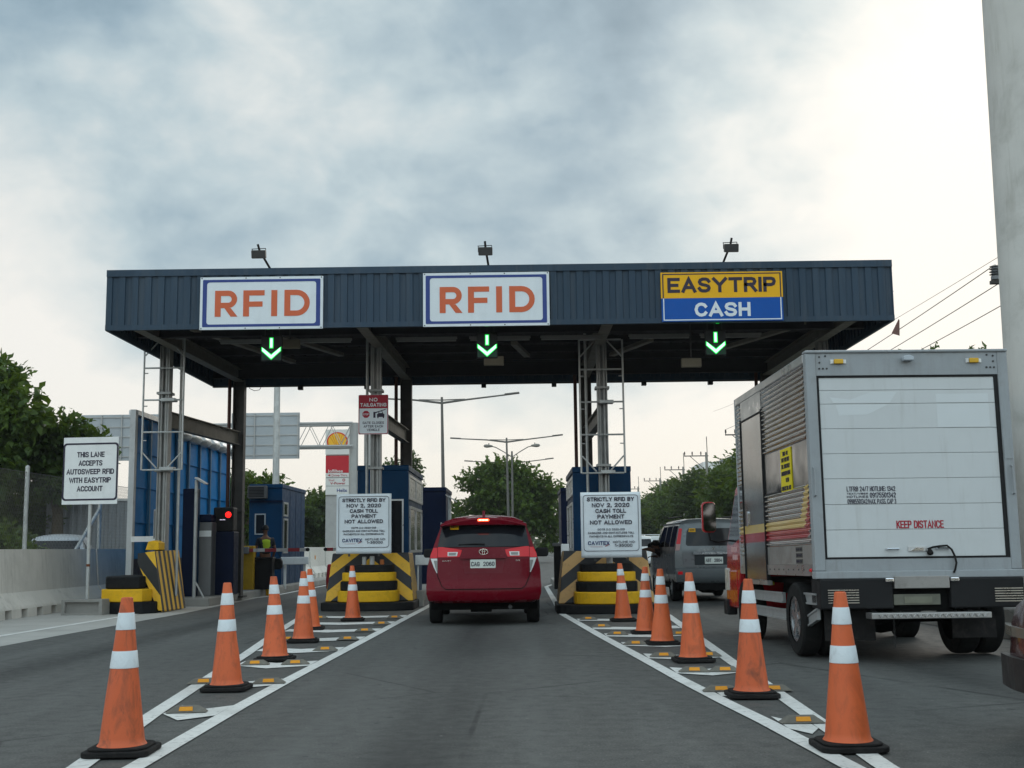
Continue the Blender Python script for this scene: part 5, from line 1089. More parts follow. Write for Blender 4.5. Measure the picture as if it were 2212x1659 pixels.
# ================================================================== box truck
alus = mat('truck aluminium', (.50, .50, .49), .33, .8, var=.03, scale=2, dirt=.06, dcol=(.25, .23, .2), dscale=3)
framep = mat('truck frame grey', (.30, .32, .335), .5, .1, streak=.5, stcol=(.16, .14, .12), var=.10, scale=2.5, dirt=.35, dcol=(.2, .19, .17), dscale=5)
doorw = mat('truck door white', (.55, .57, .575), .5, streak=.35, stcol=(.34, .33, .30), var=.05, scale=1.2, dirt=.2, dcol=(.40, .41, .40), dscale=2.2)
cabr = car_paint('truck red', (.36, .012, .016), .1, .25)
def side_mat(name='truck side livery', lo=(.46, .455, .44), hi=(.60, .59, .57)):
    m = bpy.data.materials.new(name); m.use_nodes = True; t = NT(m.node_tree); b = t.n['Principled BSDF']; tc = t.node('ShaderNodeTexCoord'); co = tc.outputs['Object']
    s = t.node('ShaderNodeSeparateXYZ'); t.link(co, s.inputs[0]); y, z = s.outputs[1], s.outputs[2]
    ramp = lambda a, k: t.m('MULTIPLY', t.m('MAXIMUM', t.m('SUBTRACT', a, y), 0.0), k)
    gu = t.m('ADD', 1.49, ramp(.5, 1.375)); gl = t.m('ADD', 1.385, ramp(.33, 1.6)); rl = t.m('ADD', 1.27, ramp(.22, 1.15))
    gold = t.m('MULTIPLY', t.m('LESS_THAN', z, gu), t.m('GREATER_THAN', z, gl)); red = t.m('MULTIPLY', t.m('LESS_THAN', z, gl), t.m('GREATER_THAN', z, rl))
    n = t.noise(co, 2, 5); c = t.mix(n, lo, hi); c = t.mix(gold, c, (.60, .42, .13)); c = t.mix(red, c, (.34, .006, .014)); c = t.mix(t.rng(t.noise(co, 3, 8, .7), .54, .75, 0, .35), c, (.2, .18, .15))
    t.link(c, b.inputs['Base Color']); t.link(t.m('SUBTRACT', .92, t.m('MULTIPLY', t.m('ADD', gold, red), .80)), b.inputs['Metallic']); t.link(t.rng(n, .3, .7, .15, .24), b.inputs['Roughness'])
    return m
sidem = side_mat(); doorm = side_mat('side door livery', (.26, .26, .25), (.36, .355, .34))
bandm = mat('truck smooth band', (.15, .148, .145), .14, .85, var=.06, scale=1, dirt=.15, dcol=(.12, .11, .1))
def truck():
    t_ = thing('box_truck', 'box truck with white roller door reading KEEP DISTANCE and a red cab, right lane', 'truck', (4.145, 12.72, 0)); HW = 1.075; L = 3.72
    M0 = Matrix.Identity(4); f = FR(0); ZB, ZT = .87, 3.23
    # box shell
    m = MB(); m.box(-HW+.03, HW-.03, .06, L, ZT-.05, ZT-.005); m.obj('roof', alus, t_)
    m = MB(); m.box(HW-.04, HW, .12, L, ZB, ZT-.051); m.obj('side_panel', alus, t_)
    m = MB(); m.box(-HW+.031, HW-.041, L-.04, L, ZB, ZT-.051); m.obj('front_panel', alus, t_)
    m = MB(); m.box(-HW+.031, HW-.041, .07, L-.041, ZB, ZB+.06); m.obj('floor', steel_d, t_)
    # near side: corrugated zones, smooth band, plain skirt
    X = -HW
    def corr(y0, y1, z0, z1, mm, pitch=.057, amp=.019):
        m = MB(); n = max(1, round((z1-z0)/pitch)); pts = []
        for i in range(n*8+1): a = i/8; pts.append((X-amp*(.5-.5*math.cos(2*PI*a))**1.5, z0+(z1-z0)*i/(n*8)))
        m.grid([[(x, y, z) for y in np.linspace(y0, y1, 2)] for x, z in pts]); return m.obj('corrugated_panel', mm, t_, smooth=80)
    corr(.11, 2.14, 2.315, ZT-.10, sidem); corr(.11, 2.14, 1.20, 1.835, sidem); corr(3.38, L-.04, 2.03, ZT-.10, sidem); corr(3.38, L-.04, 1.10, 1.72, sidem)
    m = MB(); m.box(X-.003, X+.03, .11, 2.14, 1.838, 2.312); m.obj('smooth_band', bandm, t_); m = MB(); m.box(X-.008, X+.03, 2.0, 2.14, 1.825, 1.837); m.box(X-.010, X+.03, .95, 2.14, 1.822, 1.836); m.obj('band_trim', plastic_k, t_)
    m = MB(); m.box(X-.003, X+.03, 3.38, L-.04, 1.722, 2.028); m.obj('smooth_band', bandm, t_)
    for ya_, yb_, zt_ in ((.11, 2.14, 1.198), (3.38, L-.04, 1.098)): m = MB(); m.box(X-.002, X+.03, ya_, yb_, .99, zt_); m.obj('skirt_panel', mat('skirt aluminium', (.38, .37, .35), .4, .6, var=.12, scale=3, dirt=.35, dcol=(.2, .18, .15)), t_)
    for ya_, yb_ in ((.11, 2.14), (3.38, L-.04)): m = MB(); m.box(X-.012, X+.03, ya_, yb_, ZB, .988); m.obj('sill_rail', alus, t_)
    m = MB()
    for i in range(9): m.lathe([(.009, 0), (.007, -.008)], 8, (X-.012, .2+i*.225, .935), 'X')
    m.obj('rivet', steel_d, t_)
    m = MB(); m.box(X-.01, X+.03, .11, L, ZT-.10, ZT-.0); m.obj('roof_rail', alus, t_, bevel=.01)
    m = MB(); m.box(X-.012, X+.03, L-.039, L+.02, ZB, ZT); m.obj('corner_post', framep, t_, bevel=.012)
    # side door
    m = MB(); m.box(X-.012, X+.03, 2.17, 3.35, .80, 2.86); d_ = m.obj('side_door', doorm, t_, bevel=.006)
    m = MB(); m.box(X-.010, X+.03, 2.17, 3.35, 2.88, ZT-.101); m.obj('door_head', alus, t_)
    m = MB(); m.box(X-.024, X+.0, 2.142, 2.168, .80, 2.9); m.box(X-.024, X, 3.352, 3.378, .80, 2.9); m.box(X-.022, X, 2.169, 3.351, 2.861, 2.879); m.obj('door_frame', plastic_k, t_)
    m = MB(); m.box(X-.03, X+.03, 2.10, 3.38, .745, .798); m.obj('door_step', alus, t_)
    m = MB(); m.prism(rrect(.09, .20, .03), lambda u, v, w: (X-.013-w, 3.12+u, 1.58+v), 0, .012); h_ = m.obj('door_handle', chrome, d_); m = MB(); m.lathe([(.03, 0), (.02, .008)], 14, (X-.034, 3.12, 1.60), 'X'); m.obj('lock', plastic_k, d_) if False else None
    # yellow notice
    MS = Matrix(((0, -1, 0, X-.0045), (-1, 0, 0, 0), (0, 0, 1, 0), (0, 0, 0, 1)))     # face towards -x: local u runs along -y
    m = MB(); m.prism(rect(.78, 1.26, 1.80, 2.30), lambda u, v, w: (X-.0035-w, u, v), 0, .010); nt = m.obj('yellow_notice', mat('notice yellow', (.72, .58, .01), .5, var=.05), t_)
    MS = Matrix.Translation((X-.0145, 0, 0)) @ Matrix.Rotation(-PI/2, 4, 'Z')
    for s, z, wd in (('TRUCK - FOR', 2.245, .24), ('NOT FOR HIRE', 2.175, .36), ('FULL TRUCK ONLY', 2.10, .38), ('AUTHORIZED ROUTE', 2.02, .42), ('METRO', 1.94, .14), ('CONTACT NO. 8421', 1.85, .42)):
        text(s, -1.02+(.06 if wd < .2 else 0), z, .048, 0, ink, nt, wd, .02, M=MS)
    for i, s in enumerate(('PLATE NO', 'CAPACITY', 'GROSS WT')):
        m = MB(); m.prism(rect(.50, .78, 1.155-.065*i-.026, 1.155-.065*i+.026), lambda u, v, w: (X-.0025-w, u, v), 0, .003); pm = m.obj('stencil_patch', mat('stencil grey', (.12, .115, .10), .6, var=.3, scale=20), t_)
        text(s, -.64, 1.155-.065*i, .03, 0, ink, pm, .24, .02, M=Matrix.Translation((X-.006, 0, 0)) @ Matrix.Rotation(-PI/2, 4, 'Z'))
    m = MB(); m.lathe([(.022, 0), (.012, -.02)], 10, (X-.013, .14, .93), 'X'); m.obj('side_marker', lamp_r, t_)
    # rear frame
    zd0, zd1, xd = 1.06, 2.96, .955
    m = MB(); m.box(-HW-.012, -xd-.02, -.02, .10, ZB+.05, ZT-.01); m.obj('rear_post', framep, t_, bevel=.012); m = MB(); m.box(xd+.02, HW+.012, -.02, .10, ZB+.05, ZT-.01); m.obj('rear_post', framep, t_, bevel=.012)
    m = MB(); m.box(-xd-.0195, xd+.0195, -.012, .10, zd1+.02, ZT-.011); m.obj('header', framep, t_)
    m = MB(); m.box(-HW-.015, HW+.015, -.035, .11, ZT-.0095, ZT+.022); m.obj('roof_cap', framep, t_, bevel=.012)
    m = MB(); m.box(-xd-.0195, xd+.0195, -.012, .10, ZB+.05, zd0-.02); m.obj('sill', framep, t_); m = MB(); m.box(-HW-.02, HW+.02, -.045, .10, ZB-.03, ZB+.049); m.obj('sill_beam', framep, t_, bevel=.01)
    m = MB(); o_, i_ = rect(-xd-.019, xd+.019, zd0-.019, zd1+.019), rect(-xd+.004, xd-.022, zd0+.002, zd1-.004); m.ring(o_, i_, f, -.05, .004); m.obj('door_seal', plastic_k, t_)
    seams = [zd0, 1.345, 1.61, 1.88, 2.145, 2.41, 2.675, 2.82, zd1]
    for a, b in zip(seams, seams[1:]):
        m = MB(); m.box(-xd+.006, xd-.024, .004, .03, a+.0018, b-.0018); m.obj('door_slat', doorw, t_, bevel=.003)
    m = MB(); m.box(-xd+.006, xd-.024, .020, .04, zd0, zd1); m.obj('door_backing', mat('slat joint grey', (.30, .31, .31), .7), t_)
    ghost = mat('removed sticker ghost', (.595, .625, .635), .4, var=.03)
    m = MB(); m.prism(rect(.30, .86, 2.418, 2.665), f, -.0035, -.0025); m.prism(rect(.30, .86, 2.682, 2.775), f, -.0035, -.0025); m.obj('sticker_ghost', ghost, t_)
    m = MB(); m.prism([(-.75, 2.55), (-.45, 2.56), (-.22, 2.665), (-.78, 2.665)], f, -.0035, -.0027); m.prism([(-.80, 2.685), (-.20, 2.685), (-.12, 2.80), (-.40, 2.80), (-.62, 2.72), (-.84, 2.75)], f, -.0035, -.0027); m.obj('sticker_ghost', ghost, t_)
    for s, cx, cz, h, wd, b in (('LTFRB 24/7 HOTLINE: 1342', -.452, 1.772, .052, .515, .018), ('TEXT/VIBER', -.598, 1.722, .020, .225, .02), ('HOTLINES', -.598, 1.690, .024, .225, .03), ('09175501342', -.330, 1.705, .054, .275, .018), ('09985501342/MAX. PASS. CAP 3', -.450, 1.640, .052, .515, .018)): text(s, cx, cz, h, .0035, ink, t_, wd, b)
    text('KEEP DISTANCE', .045, 1.395, .080, .0035, red_pr, t_, .50, .03)
    amber = mat('amber marker', (.62, .36, .03), .25, var=.05)
    for x in (-.735, .72):
        m = MB(); m.box(x-.085, x+.085, -.022, -.0125, 3.105, 3.15); mk = m.obj('marker_lamp', alu, t_); m = MB(); m.box(x-.05, x+.05, -.05, -.0225, 3.102, 3.153); m.obj('amber_lens', amber, mk, bevel=.008)
        for dx in (-.065, .065): m = MB(); m.box(x+dx-.012, x+dx+.012, -.03, -.0225, 3.11, 3.145); m.obj('bracket', whitep, mk)
    m = MB(); m.prism([(-.055, .0), (.055, 0), (.055, .04), (.01, .06), (-.055, .045)], lambda u, v, w: (u, -.0125-w, 3.125+v), 0, .09); m.obj('camera_housing', mat('camera grey', (.42, .46, .50), .4), t_, bevel=.008)
    m = MB()
    for sx in (-1, 1):
        for dx, z in ((.86, 3.055), (.90, 3.055), (.94, 3.055), (.935, 3.12), (.935, 3.18), (.87, 3.19)): m.lathe([(.011, -.0125), (.009, -.022)], 8, (sx*dx, 0, z), 'Y')
    m.obj('bolt', steel_d, t_)
    m = MB(); m.box(-.10, .10, -.006, .003, 1.11, 1.17); lt = m.obj('latch_plate', alu, t_, bevel=.004); m = MB(); m.prism([(-.075, .0), (.06, .0), (.06, .03), (-.02, .032)], lambda u, v, w: (u, -.0065-w, 1.122+v), 0, .012); m.obj('latch_lever', chrome, lt)
    for x in (-.265, .26):
        m = MB(); m.tube([(x-.06, .003, 1.142), (x-.06, -.03, 1.142), (x+.06, -.03, 1.142), (x+.06, .003, 1.142)], .011, 8); m.obj('door_handle', chrome, t_, smooth=40)
    m = MB(); m.tube([(.10, -.02, 1.135), (.15, -.04, 1.155), (.22, -.045, 1.165), (.30, -.04, 1.17), (.345, -.04, 1.13), (.375, -.04, 1.06), (.385, -.045, .99), (.365, -.055, .93), (.35, -.05, .89)], .011, 8); m.lathe([(.0, -.03), (.03, -.02), (.035, .0), (.02, .03), (0, .04)], 10, (.12, -.035, 1.10)); m.obj('strap', rubber, t_, smooth=60)
    for x, z0, z1 in ((-HW+.02, 1.70, 2.0), (HW-.03, 1.70, 2.0)):
        m = MB(); m.tube([(x, -.02, z0), (x, -.06, z0+.01), (x, -.06, z1-.01), (x, -.02, z1)], .010, 8); m.obj('grab_handle', framep, t_, smooth=40)
    m = MB(); m.box(HW-.095, HW-.01, -.026, -.0205, 2.07, 2.30); m.obj('hatch', framep, t_, bevel=.004)
    # bumper and under-run
    m = MB(); m.box(-HW+.02, -.30, -.06, .30, .53, ZB-.031); m.obj('bumper', plastic_k, t_, bevel=.015); m = MB(); m.box(.30, HW-.0, -.06, .30, .53, ZB-.031); m.obj('bumper', plastic_k, t_, bevel=.015)
    m = MB(); m.box(-.2995, .2995, .02, .28, .50, ZB-.031); m.obj('bumper_recess', under_k, t_)
    slat = mat('chrome slat', (.50, .46, .40), .3, .8, var=.1)
    for x0, x1 in ((-.98, -.66), (.76, HW-.02)):
        for k in range(6): m = MB(); m.box(x0, x1, -.068, -.0605, .590+k*.026, .600+k*.026); m.obj('vent_slat', slat, t_)
    m = MB(); m.box(-.285, .29, -.075, .015, .735, .86); m.obj('lamp_panel', mat('scratched panel', (.30, .285, .27), .45, .4, var=.15, dirt=.35), t_, bevel=.006)
    for x in (-.335, .345): m = MB(); m.box(x-.045, x+.045, -.085, -.0605, .80, .845); m.obj('plate_lamp', chrome, t_, bevel=.01)
    m = MB(); m.box(-.29, .20, -.03, -.02, .565, .675); m.obj('number_plate', mat('dirty plate', (.13, .13, .105), .6, var=.3, scale=6), t_, bevel=.005); m = MB(); m.box(-.18, .11, -.036, -.0305, .585, .65); m.obj('plate_field', mat('dirty plate field', (.17, .17, .13), .6, var=.3, scale=6), t_)
    stm = bpy.data.materials.new('chequer plate'); stm.use_nodes = True; t = NT(stm.node_tree); b = t.n['Principled BSDF']; b.inputs['Metallic'].default_value = .8; b.inputs['Roughness'].default_value = .35; b.inputs['Base Color'].default_value = (.42, .41, .40, 1)
    m = MB(); m.box(-.60, .63, -.26, -.061, .435, .495); st = m.obj('step', stm, t_, bevel=.006); m = MB()
    for i in range(34):
        x = -.52+i*.033; d = 1 if i % 2 else -1; m.bar((x-.011*1, -.263, .465-d*.017), (x+.011, -.263, .465+d*.017), .007, .009, upv=(0, 1, 0))
    m.obj('tread_pattern', chrome, st)
    for x in (-.5, .5): m = MB(); m.bar((x, -.10, .45), (x, .25, .60), .05, .05); m.obj('step_bracket', plastic_k, t_)
    m = MB(); m.box(.34, .80, .06, .08, .22, .434); m.obj('mud_flap', rubber, t_); m = MB(); m.box(-.98, -.45, .12, .14, .20, .52); m.obj('mud_flap', rubber, t_)
    # chassis
    m = MB(); m.box(-.42, -.32, .1, 5.0, .60, .80); m.box(.32, .42, .1, 5.0, .60, .80); m.box(-.9, .9, .31, 3.4, .77, ZB-.04); m.obj('chassis', under_k, t_)
    m = MB(); m.lathe([(.05, -.75), (.06, -.2), (.15, -.13), (.17, 0), (.15, .13), (.06, .2), (.05, .75)], 16, (-.15, .88, .40), 'X'); m.obj('rear_axle', under_k, t_, smooth=50)
    m = MB(); m.box(-.75, -.30, .35, .75, .35, .78); m.prism([(-.7, .30), (-.1, .55), (-.1, .78), (-.7, .78)], lambda u, v, w: (u, w, v), .32, .6); m.obj('spare_carrier', under_k, t_)
    m = MB()
    for k in range(9): m.ring(rrect(.022, .036, .01, -.225, .40-k*.033, n=3), rrect(.010, .022, .004, -.225, .40-k*.033, n=3), (lambda u, v, w: (u, .2+w, v)) if k % 2 else (lambda u, v, w: (-.225+w, .2+u+.225, v)), -.004, .004)
    m.obj('chain', steel_d, t_)
    for x in (-1.0, .72, .97): wheel(t_, x, .86, .40, .215)
    wheel(t_, -.76, .86, .40, .215, False)
    for s in (-1, 1): wheel(t_, s*1.0, 3.48, .40, .215)
    rail = mat('guard rail grey', (.32, .33, .33), .45, .3, var=.12, dirt=.3)
    def grail(y0, y1, z0, z1, zz=.10):
        m = MB(); m.prism([(y0, z0), (y1, z1), (y1, z1+zz), (y0, z0+zz)], lambda u, v, w: (X+.05-w, u, v), 0, .03); m.prism([(y0, z0+zz-.02), (y1, z1+zz-.02), (y1, z1+zz), (y0, z0+zz)], lambda u, v, w: (X+.02-w, u, v), .0005, .012); m.prism([(y0, z0), (y1, z1), (y1, z1+.02), (y0, z0+.02)], lambda u, v, w: (X+.02-w, u, v), .0005, .012); m.obj('side_guard', rail, t_)
    grail(1.55, 3.2, .55, .55, .12); grail(1.42, 3.2, .36, .36, .12); grail(.10, .62, .57, .57, .12); grail(.10, .62, .42, .30, .12)
    m = MB(); m.box(X+.055, X+.10, .12, .30, .55, ZB-.031); m.obj('guard_post', rail, t_)
    yl = mat('yellow cap', (.70, .62, .01), .4, var=.08)
    for y, z, r in ((.32, .80, .045), (2.5, .76, .028), (3.05, .78, .03)): m = MB(); m.lathe([(.0, -.06), (r*.8, -.045), (r, 0), (r*.8, .045), (.0, .05)], 12, (X+.10, y, z), 'X', cap=False); m.obj('yellow_valve_cap', yl, t_, smooth=60)
    m = MB(); m.tube([(X+.12, .5, .82), (X+.11, .55, .70), (X+.12, .62, .60)], .015, 6); m.obj('air_hose', rubber, t_)
    # cab
    y0 = L+.06; CW = 1.03
    prof = [(y0, .70), (y0, 2.12), (y0+.18, 2.22), (y0+.95, 2.20), (y0+1.32, 1.32), (y0+1.40, .62), (y0+1.36, .42), (y0+.85, .42), (y0+.80, .70), (y0+.62, .92), (y0+.30, .95), (y0+.08, .80)]
    prof = [(y0, .92), (y0, 2.02), (y0+.10, 2.08), (y0+.38, 2.06), (y0+1.12, 1.28), (y0+1.26, .62), (y0+1.22, .38), (y0+.42, .38), (y0+.38, .62), (y0+.25, .85), (y0+.08, .92)]
    m = MB(); m.prism(prof, lambda u, v, w: (w, u, v), -CW, CW); cab = m.obj('cab', cabr, t_, bevel=.05)
    for s in (-1, 1):
        m = MB(); m.prism([(y0+.05, 1.36), (y0+.05, 1.94), (y0+.38, 1.94), (y0+1.0, 1.28), (y0+.7, 1.26)], lambda u, v, w: (s*(CW+w), u, v), -.01, .006); m.obj('side_window', glass_d, t_)
        m = MB(); m.prism([(y0+.03, .96), (y0+.03, 1.98), (y0+.36, 1.98), (y0+1.08, 1.26), (y0+1.08, .96)], lambda u, v, w: (s*(CW+w), u, v), -.01, .003); m.obj('cab_door', cabr, t_)
        m = MB(); m.box(min(s*(CW+.008), s*(CW-.1)), max(s*(CW+.008), s*(CW-.1)), y0+.42, y0+1.22, .39, .92); m.obj('fender', cabr, t_, bevel=.03)
        m = MB(); m.box(min(s*(CW+.018), s*(CW-.1)), max(s*(CW+.018), s*(CW-.1)), y0+.95, y0+1.25, .62, .94); m.obj('corner_lamp', mat('lamp white grey', (.45, .43, .40), .25, var=.1), t_, bevel=.02)
    text('BUILD YOUR', -(y0+.50), 1.20, .05, 0, whitep, t_, .32, .03, M=Matrix.Translation((-CW-.006, 0, 0)) @ Matrix.Rotation(-PI/2, 4, 'Z')) if False else None
    m = MB(); 
    for a, b, z in ((.35, .78, 1.20), (.36, .70, 1.09)): m.prism(rect(y0+a, y0+b, z-.035, z+.035), lambda u, v, w: (-CW-.0035-w, u, v), 0, .002)
    m.obj('door_decal', mat('decal pale red', (.55, .33, .33), .5, var=.3, scale=25), t_)
    m = MB(); m.box(-.90, .90, y0+1.02, y0+1.2, 1.45, 2.05); m.obj('windscreen', glass_d, t_) if False else None
    m = MB(); m.prism(rrect(.20, .44, .06), lambda u, v, w: (-CW-.30+u, y0+.80+w, 1.66+v), 0, .09); mr = m.obj('mirror', cabr, t_, bevel=.02); m = MB(); m.prism(rrect(.17, .40, .05), lambda u, v, w: (-CW-.30+u, y0+.798-w-.35*(u+.085), 1.66+v), 0, .004); m.obj('mirror_glass', mat('mirror glass', (.10, .10, .105), .03, 1.0, var=0), mr)
    m = MB(); m.tube([(-CW-.30, y0+.85, 1.44), (-CW-.28, y0+.87, 1.34), (-CW-.18, y0+.89, 1.31), (-CW+.02, y0+.9, 1.33)], .014, 8); m.obj('mirror_arm', plastic_k, t_, smooth=50)
    m = MB(); m.box(-CW-.04, -CW+.1, y0+1.0, y0+1.3, .28, .50); m.obj('cab_step', plastic_k, t_, bevel=.02)
    t_.rotation_euler = (math.radians(-.75), 0, math.radians(1.6)); t_.location = (4.145, 12.72, .02)
truck()

# ================================================================== people
skin = mat('skin', (.16, .075, .045), .55, var=.08); hairm = mat('dark hair', (.012, .010, .009), .7, var=.2)
def skinned(name, V, E, Rd, m_, parent=None, root=0, sub=1):
    me = bpy.data.meshes.new(name); me.from_pydata(V, E, []); me.materials.append(m_); o = bpy.data.objects.new(name, me); COL.objects.link(o)
    if parent: o.parent = parent
    s = o.modifiers.new('skin', 'SKIN'); s.use_smooth_shade = True
    me.skin_vertices[0].data.foreach_set('radius', [x for r in Rd for x in ((r, r) if not isinstance(r, tuple) else r)])
    for i, sv in enumerate(me.skin_vertices[0].data): sv.use_root = (i == root)
    q = o.modifiers.new('sub', 'SUBSURF'); q.levels = sub; q.render_levels = sub
    return o
def chain(V, E, Rd, start, pts):
    k = start
    for p, r in pts: V.append(p); Rd.append(r); E.append((k, len(V)-1)); k = len(V)-1
    return k
def hand(V, E, Rd, wrist, d, side, down, sz=1.0):
    """palm and five bent fingers growing from vertex index wrist along d"""
    d = Vector(d).normalized(); side = Vector(side).normalized(); n = Vector(down).normalized(); w0 = Vector(V[wrist])
    pk = chain(V, E, Rd, wrist, [(tuple(w0+d*.05*sz), (.036*sz, .018*sz)), (tuple(w0+d*.085*sz), (.038*sz, .016*sz))]); b = Vector(V[pk])
    for i, ln in enumerate((.072, .080, .074, .058)):
        o = side*(-.029+.0195*i)*sz; p0 = b+o+d*.012*sz; chain(V, E, Rd, pk, [(tuple(p0), .0095*sz), (tuple(p0+d*ln*.45*sz+n*.008*sz), .0088*sz), (tuple(p0+d*ln*.75*sz+n*.026*sz), .008*sz), (tuple(p0+d*ln*.9*sz+n*.045*sz), .0068*sz)])
    p0 = w0+d*.035*sz-side*.032*sz; chain(V, E, Rd, pk-1, [(tuple(p0), .012*sz), (tuple(p0-side*.022*sz+d*.03*sz+n*.01*sz), .010*sz), (tuple(p0-side*.026*sz+d*.058*sz+n*.022*sz), .008*sz)])
def head_parts(t_, c, face, sz=1.0, hair_m=hairm):
    """face features and hair for a head centred at c looking along face"""
    c = Vector(c); F = Vector(face).normalized(); U = Vector((0, 0, 1)); S = F.cross(U).normalized()
    M = Matrix(((S.x, F.x, U.x, c.x), (S.y, F.y, U.y, c.y), (S.z, F.z, U.z, c.z), (0, 0, 0, 1)))
    m = MB(); 
    for i in range(9):
        a = math.radians(20+i*(115-20)/8) if False else 0
    rows = []
    for i in range(8):
        th = math.radians(4+i*13); rows.append([tuple(M @ Vector((.084*sz*math.sin(th)*math.cos(ph), -.012+.104*sz*math.sin(th)*math.sin(ph), .012+.118*sz*math.cos(th)+(.03 if math.sin(ph) > .3 and i > 4 else 0)))) for ph in np.linspace(0, 2*PI, 20, endpoint=False)])
    m.grid(rows, close=True); m.add(rows[0], [tuple(range(20))]); o = m.obj('hair', hair_m, t_, smooth=80); q = o.modifiers.new('s', 'SOLIDIFY'); q.thickness = .012; q.offset = 1
    m = MB()
    for s in (-1, 1): m.lathe([(.0, -.008), (.010, -.004), (.011, .002), (.0, .006)], 8, (0, 0, 0), 'Y'); 
    vs = m.v; m.v = [tuple(M @ (Vector(p)*sz+Vector(((-1 if i < len(vs)/2 else 1)*.031*sz, .090*sz, .004)))) for i, p in enumerate(vs)]; m.obj('eye', mat('eye dark', (.02, .015, .012), .3), t_)
    m = MB(); m.add([tuple(M @ Vector(p)*1) for p in ((-.012*sz, .09*sz, .0), (.012*sz, .09*sz, 0), (0, .092*sz, .03*sz), (-.016*sz, .092*sz, -.03*sz), (.016*sz, .092*sz, -.03*sz), (0, .118*sz, -.026*sz))], [(0, 1, 5), (0, 5, 3), (1, 4, 5), (3, 5, 4), (0, 2, 1)]); m.obj('nose', skin, t_)
    m = MB(); m.v = []; m.box(-.024*sz, .024*sz, .086*sz, .094*sz, -.056*sz, -.046*sz, M=M); m.obj('mouth', mat('lips', (.16, .05, .04), .5), t_)
    m = MB()
    for s in (-1, 1): m.box(s*.078*sz-.008, s*.078*sz+.008, -.018, .012, -.03, .028, M=M)
    m.obj('ear', skin, t_, bevel=.006)
def guard():
    t_ = thing('person', 'person in a dark uniform and yellow-green safety vest standing beside the far left booth door', 'person', (-7.02, 33.3, .19), .5)
    V, E, Rd = [(0, 0, .90)], [], [(.15, .11)]
    neck = chain(V, E, Rd, 0, [((0, .01, 1.08), (.14, .10)), ((0, .0, 1.28), (.17, .11)), ((0, .01, 1.40), (.10, .08)), ((0, .015, 1.47), .052)]); chain(V, E, Rd, neck, [((0, .03, 1.55), (.066, .080)), ((0, .025, 1.63), (.074, .092)), ((0, .02, 1.69), (.05, .06))])
    for s in (-1, 1):
        k = chain(V, E, Rd, 0, [((s*.09, 0, .82), .095), ((s*.10, .02, .47), .062), ((s*.11, -.02, .10), .042)]); chain(V, E, Rd, k, [((s*.12, .06, .04), .042), ((s*.125, .15, .03), .035)])
        k = chain(V, E, Rd, 2, [((s*.20, 0, 1.33), .060), ((s*.27, -.02, 1.05), .044), ((s*.25, .12, .84), .030)]); hand(V, E, Rd, k, (0, .25, -1), (-s*.3, 1, .2), (-s, 0, 0))
    skinned('body', V, E, Rd, skin, t_)
    cloth = mat('dark uniform', (.02, .022, .028), .85, var=.2)
    V, E, Rd = [(0, 0, .90)], [], [(.18, .14)]; chain(V, E, Rd, 0, [((0, .01, 1.08), (.172, .132)), ((0, 0, 1.28), (.20, .142)), ((0, .01, 1.405), (.115, .10))])
    for s in (-1, 1): chain(V, E, Rd, 2, [((s*.20, 0, 1.335), .073), ((s*.245, -.01, 1.14), .064)])
    skinned('shirt', V, E, Rd, cloth, t_)
    V, E, Rd = [(0, 0, .92)], [], [(.165, .125)]
    for s in (-1, 1): chain(V, E, Rd, 0, [((s*.09, 0, .80), .108), ((s*.10, .02, .47), .080), ((s*.11, -.02, .11), .062)])
    skinned('trousers', V, E, Rd, cloth, t_)
    vest = mat('safety vest', (.38, .52, .03), .7, var=.1); V, E, Rd = [(0, 0, .98)], [], [(.186, .146)]; chain(V, E, Rd, 0, [((0, .01, 1.10), (.182, .140)), ((0, 0, 1.28), (.196, .150)), ((0, .01, 1.37), (.13, .112))]); skinned('vest', V, E, Rd, vest, t_)
    m = MB(); m.lathe([(.196, 1.05), (.197, 1.10)], 20, cap=False); o = m.obj('reflective_strip', band_w, t_); o.scale = (1, .76, 1)
    for s in (-1, 1): m = MB(); m.box(s*.12-.045, s*.12+.045, -.08, .19, 0, .075); m.obj('shoe', plastic_k, t_, bevel=.03)
    head_parts(t_, (0, .03, 1.60), (.2, 1, 0))
guard()
m = MB(); m.prism(rrect(.34, .30, .10), lambda u, v, w: (u, w, v), -.08, .08); o_ = m.obj('shoulder_bag', plastic_k, bevel=.03); o_.location = (-6.72, 33.35, .86); m2 = MB(); m2.tube([(-.14, 0, .12), (-.22, -.02, .38), (-.24, -.02, .50)], .012, 6); m2.tube([(.14, 0, .12), (.0, .02, .4), (-.2, .0, .51)], .012, 6); m2.obj('strap', plastic_k, o_); tag(o_, 'black shoulder bag at the side of the guard in the safety vest', 'bag')
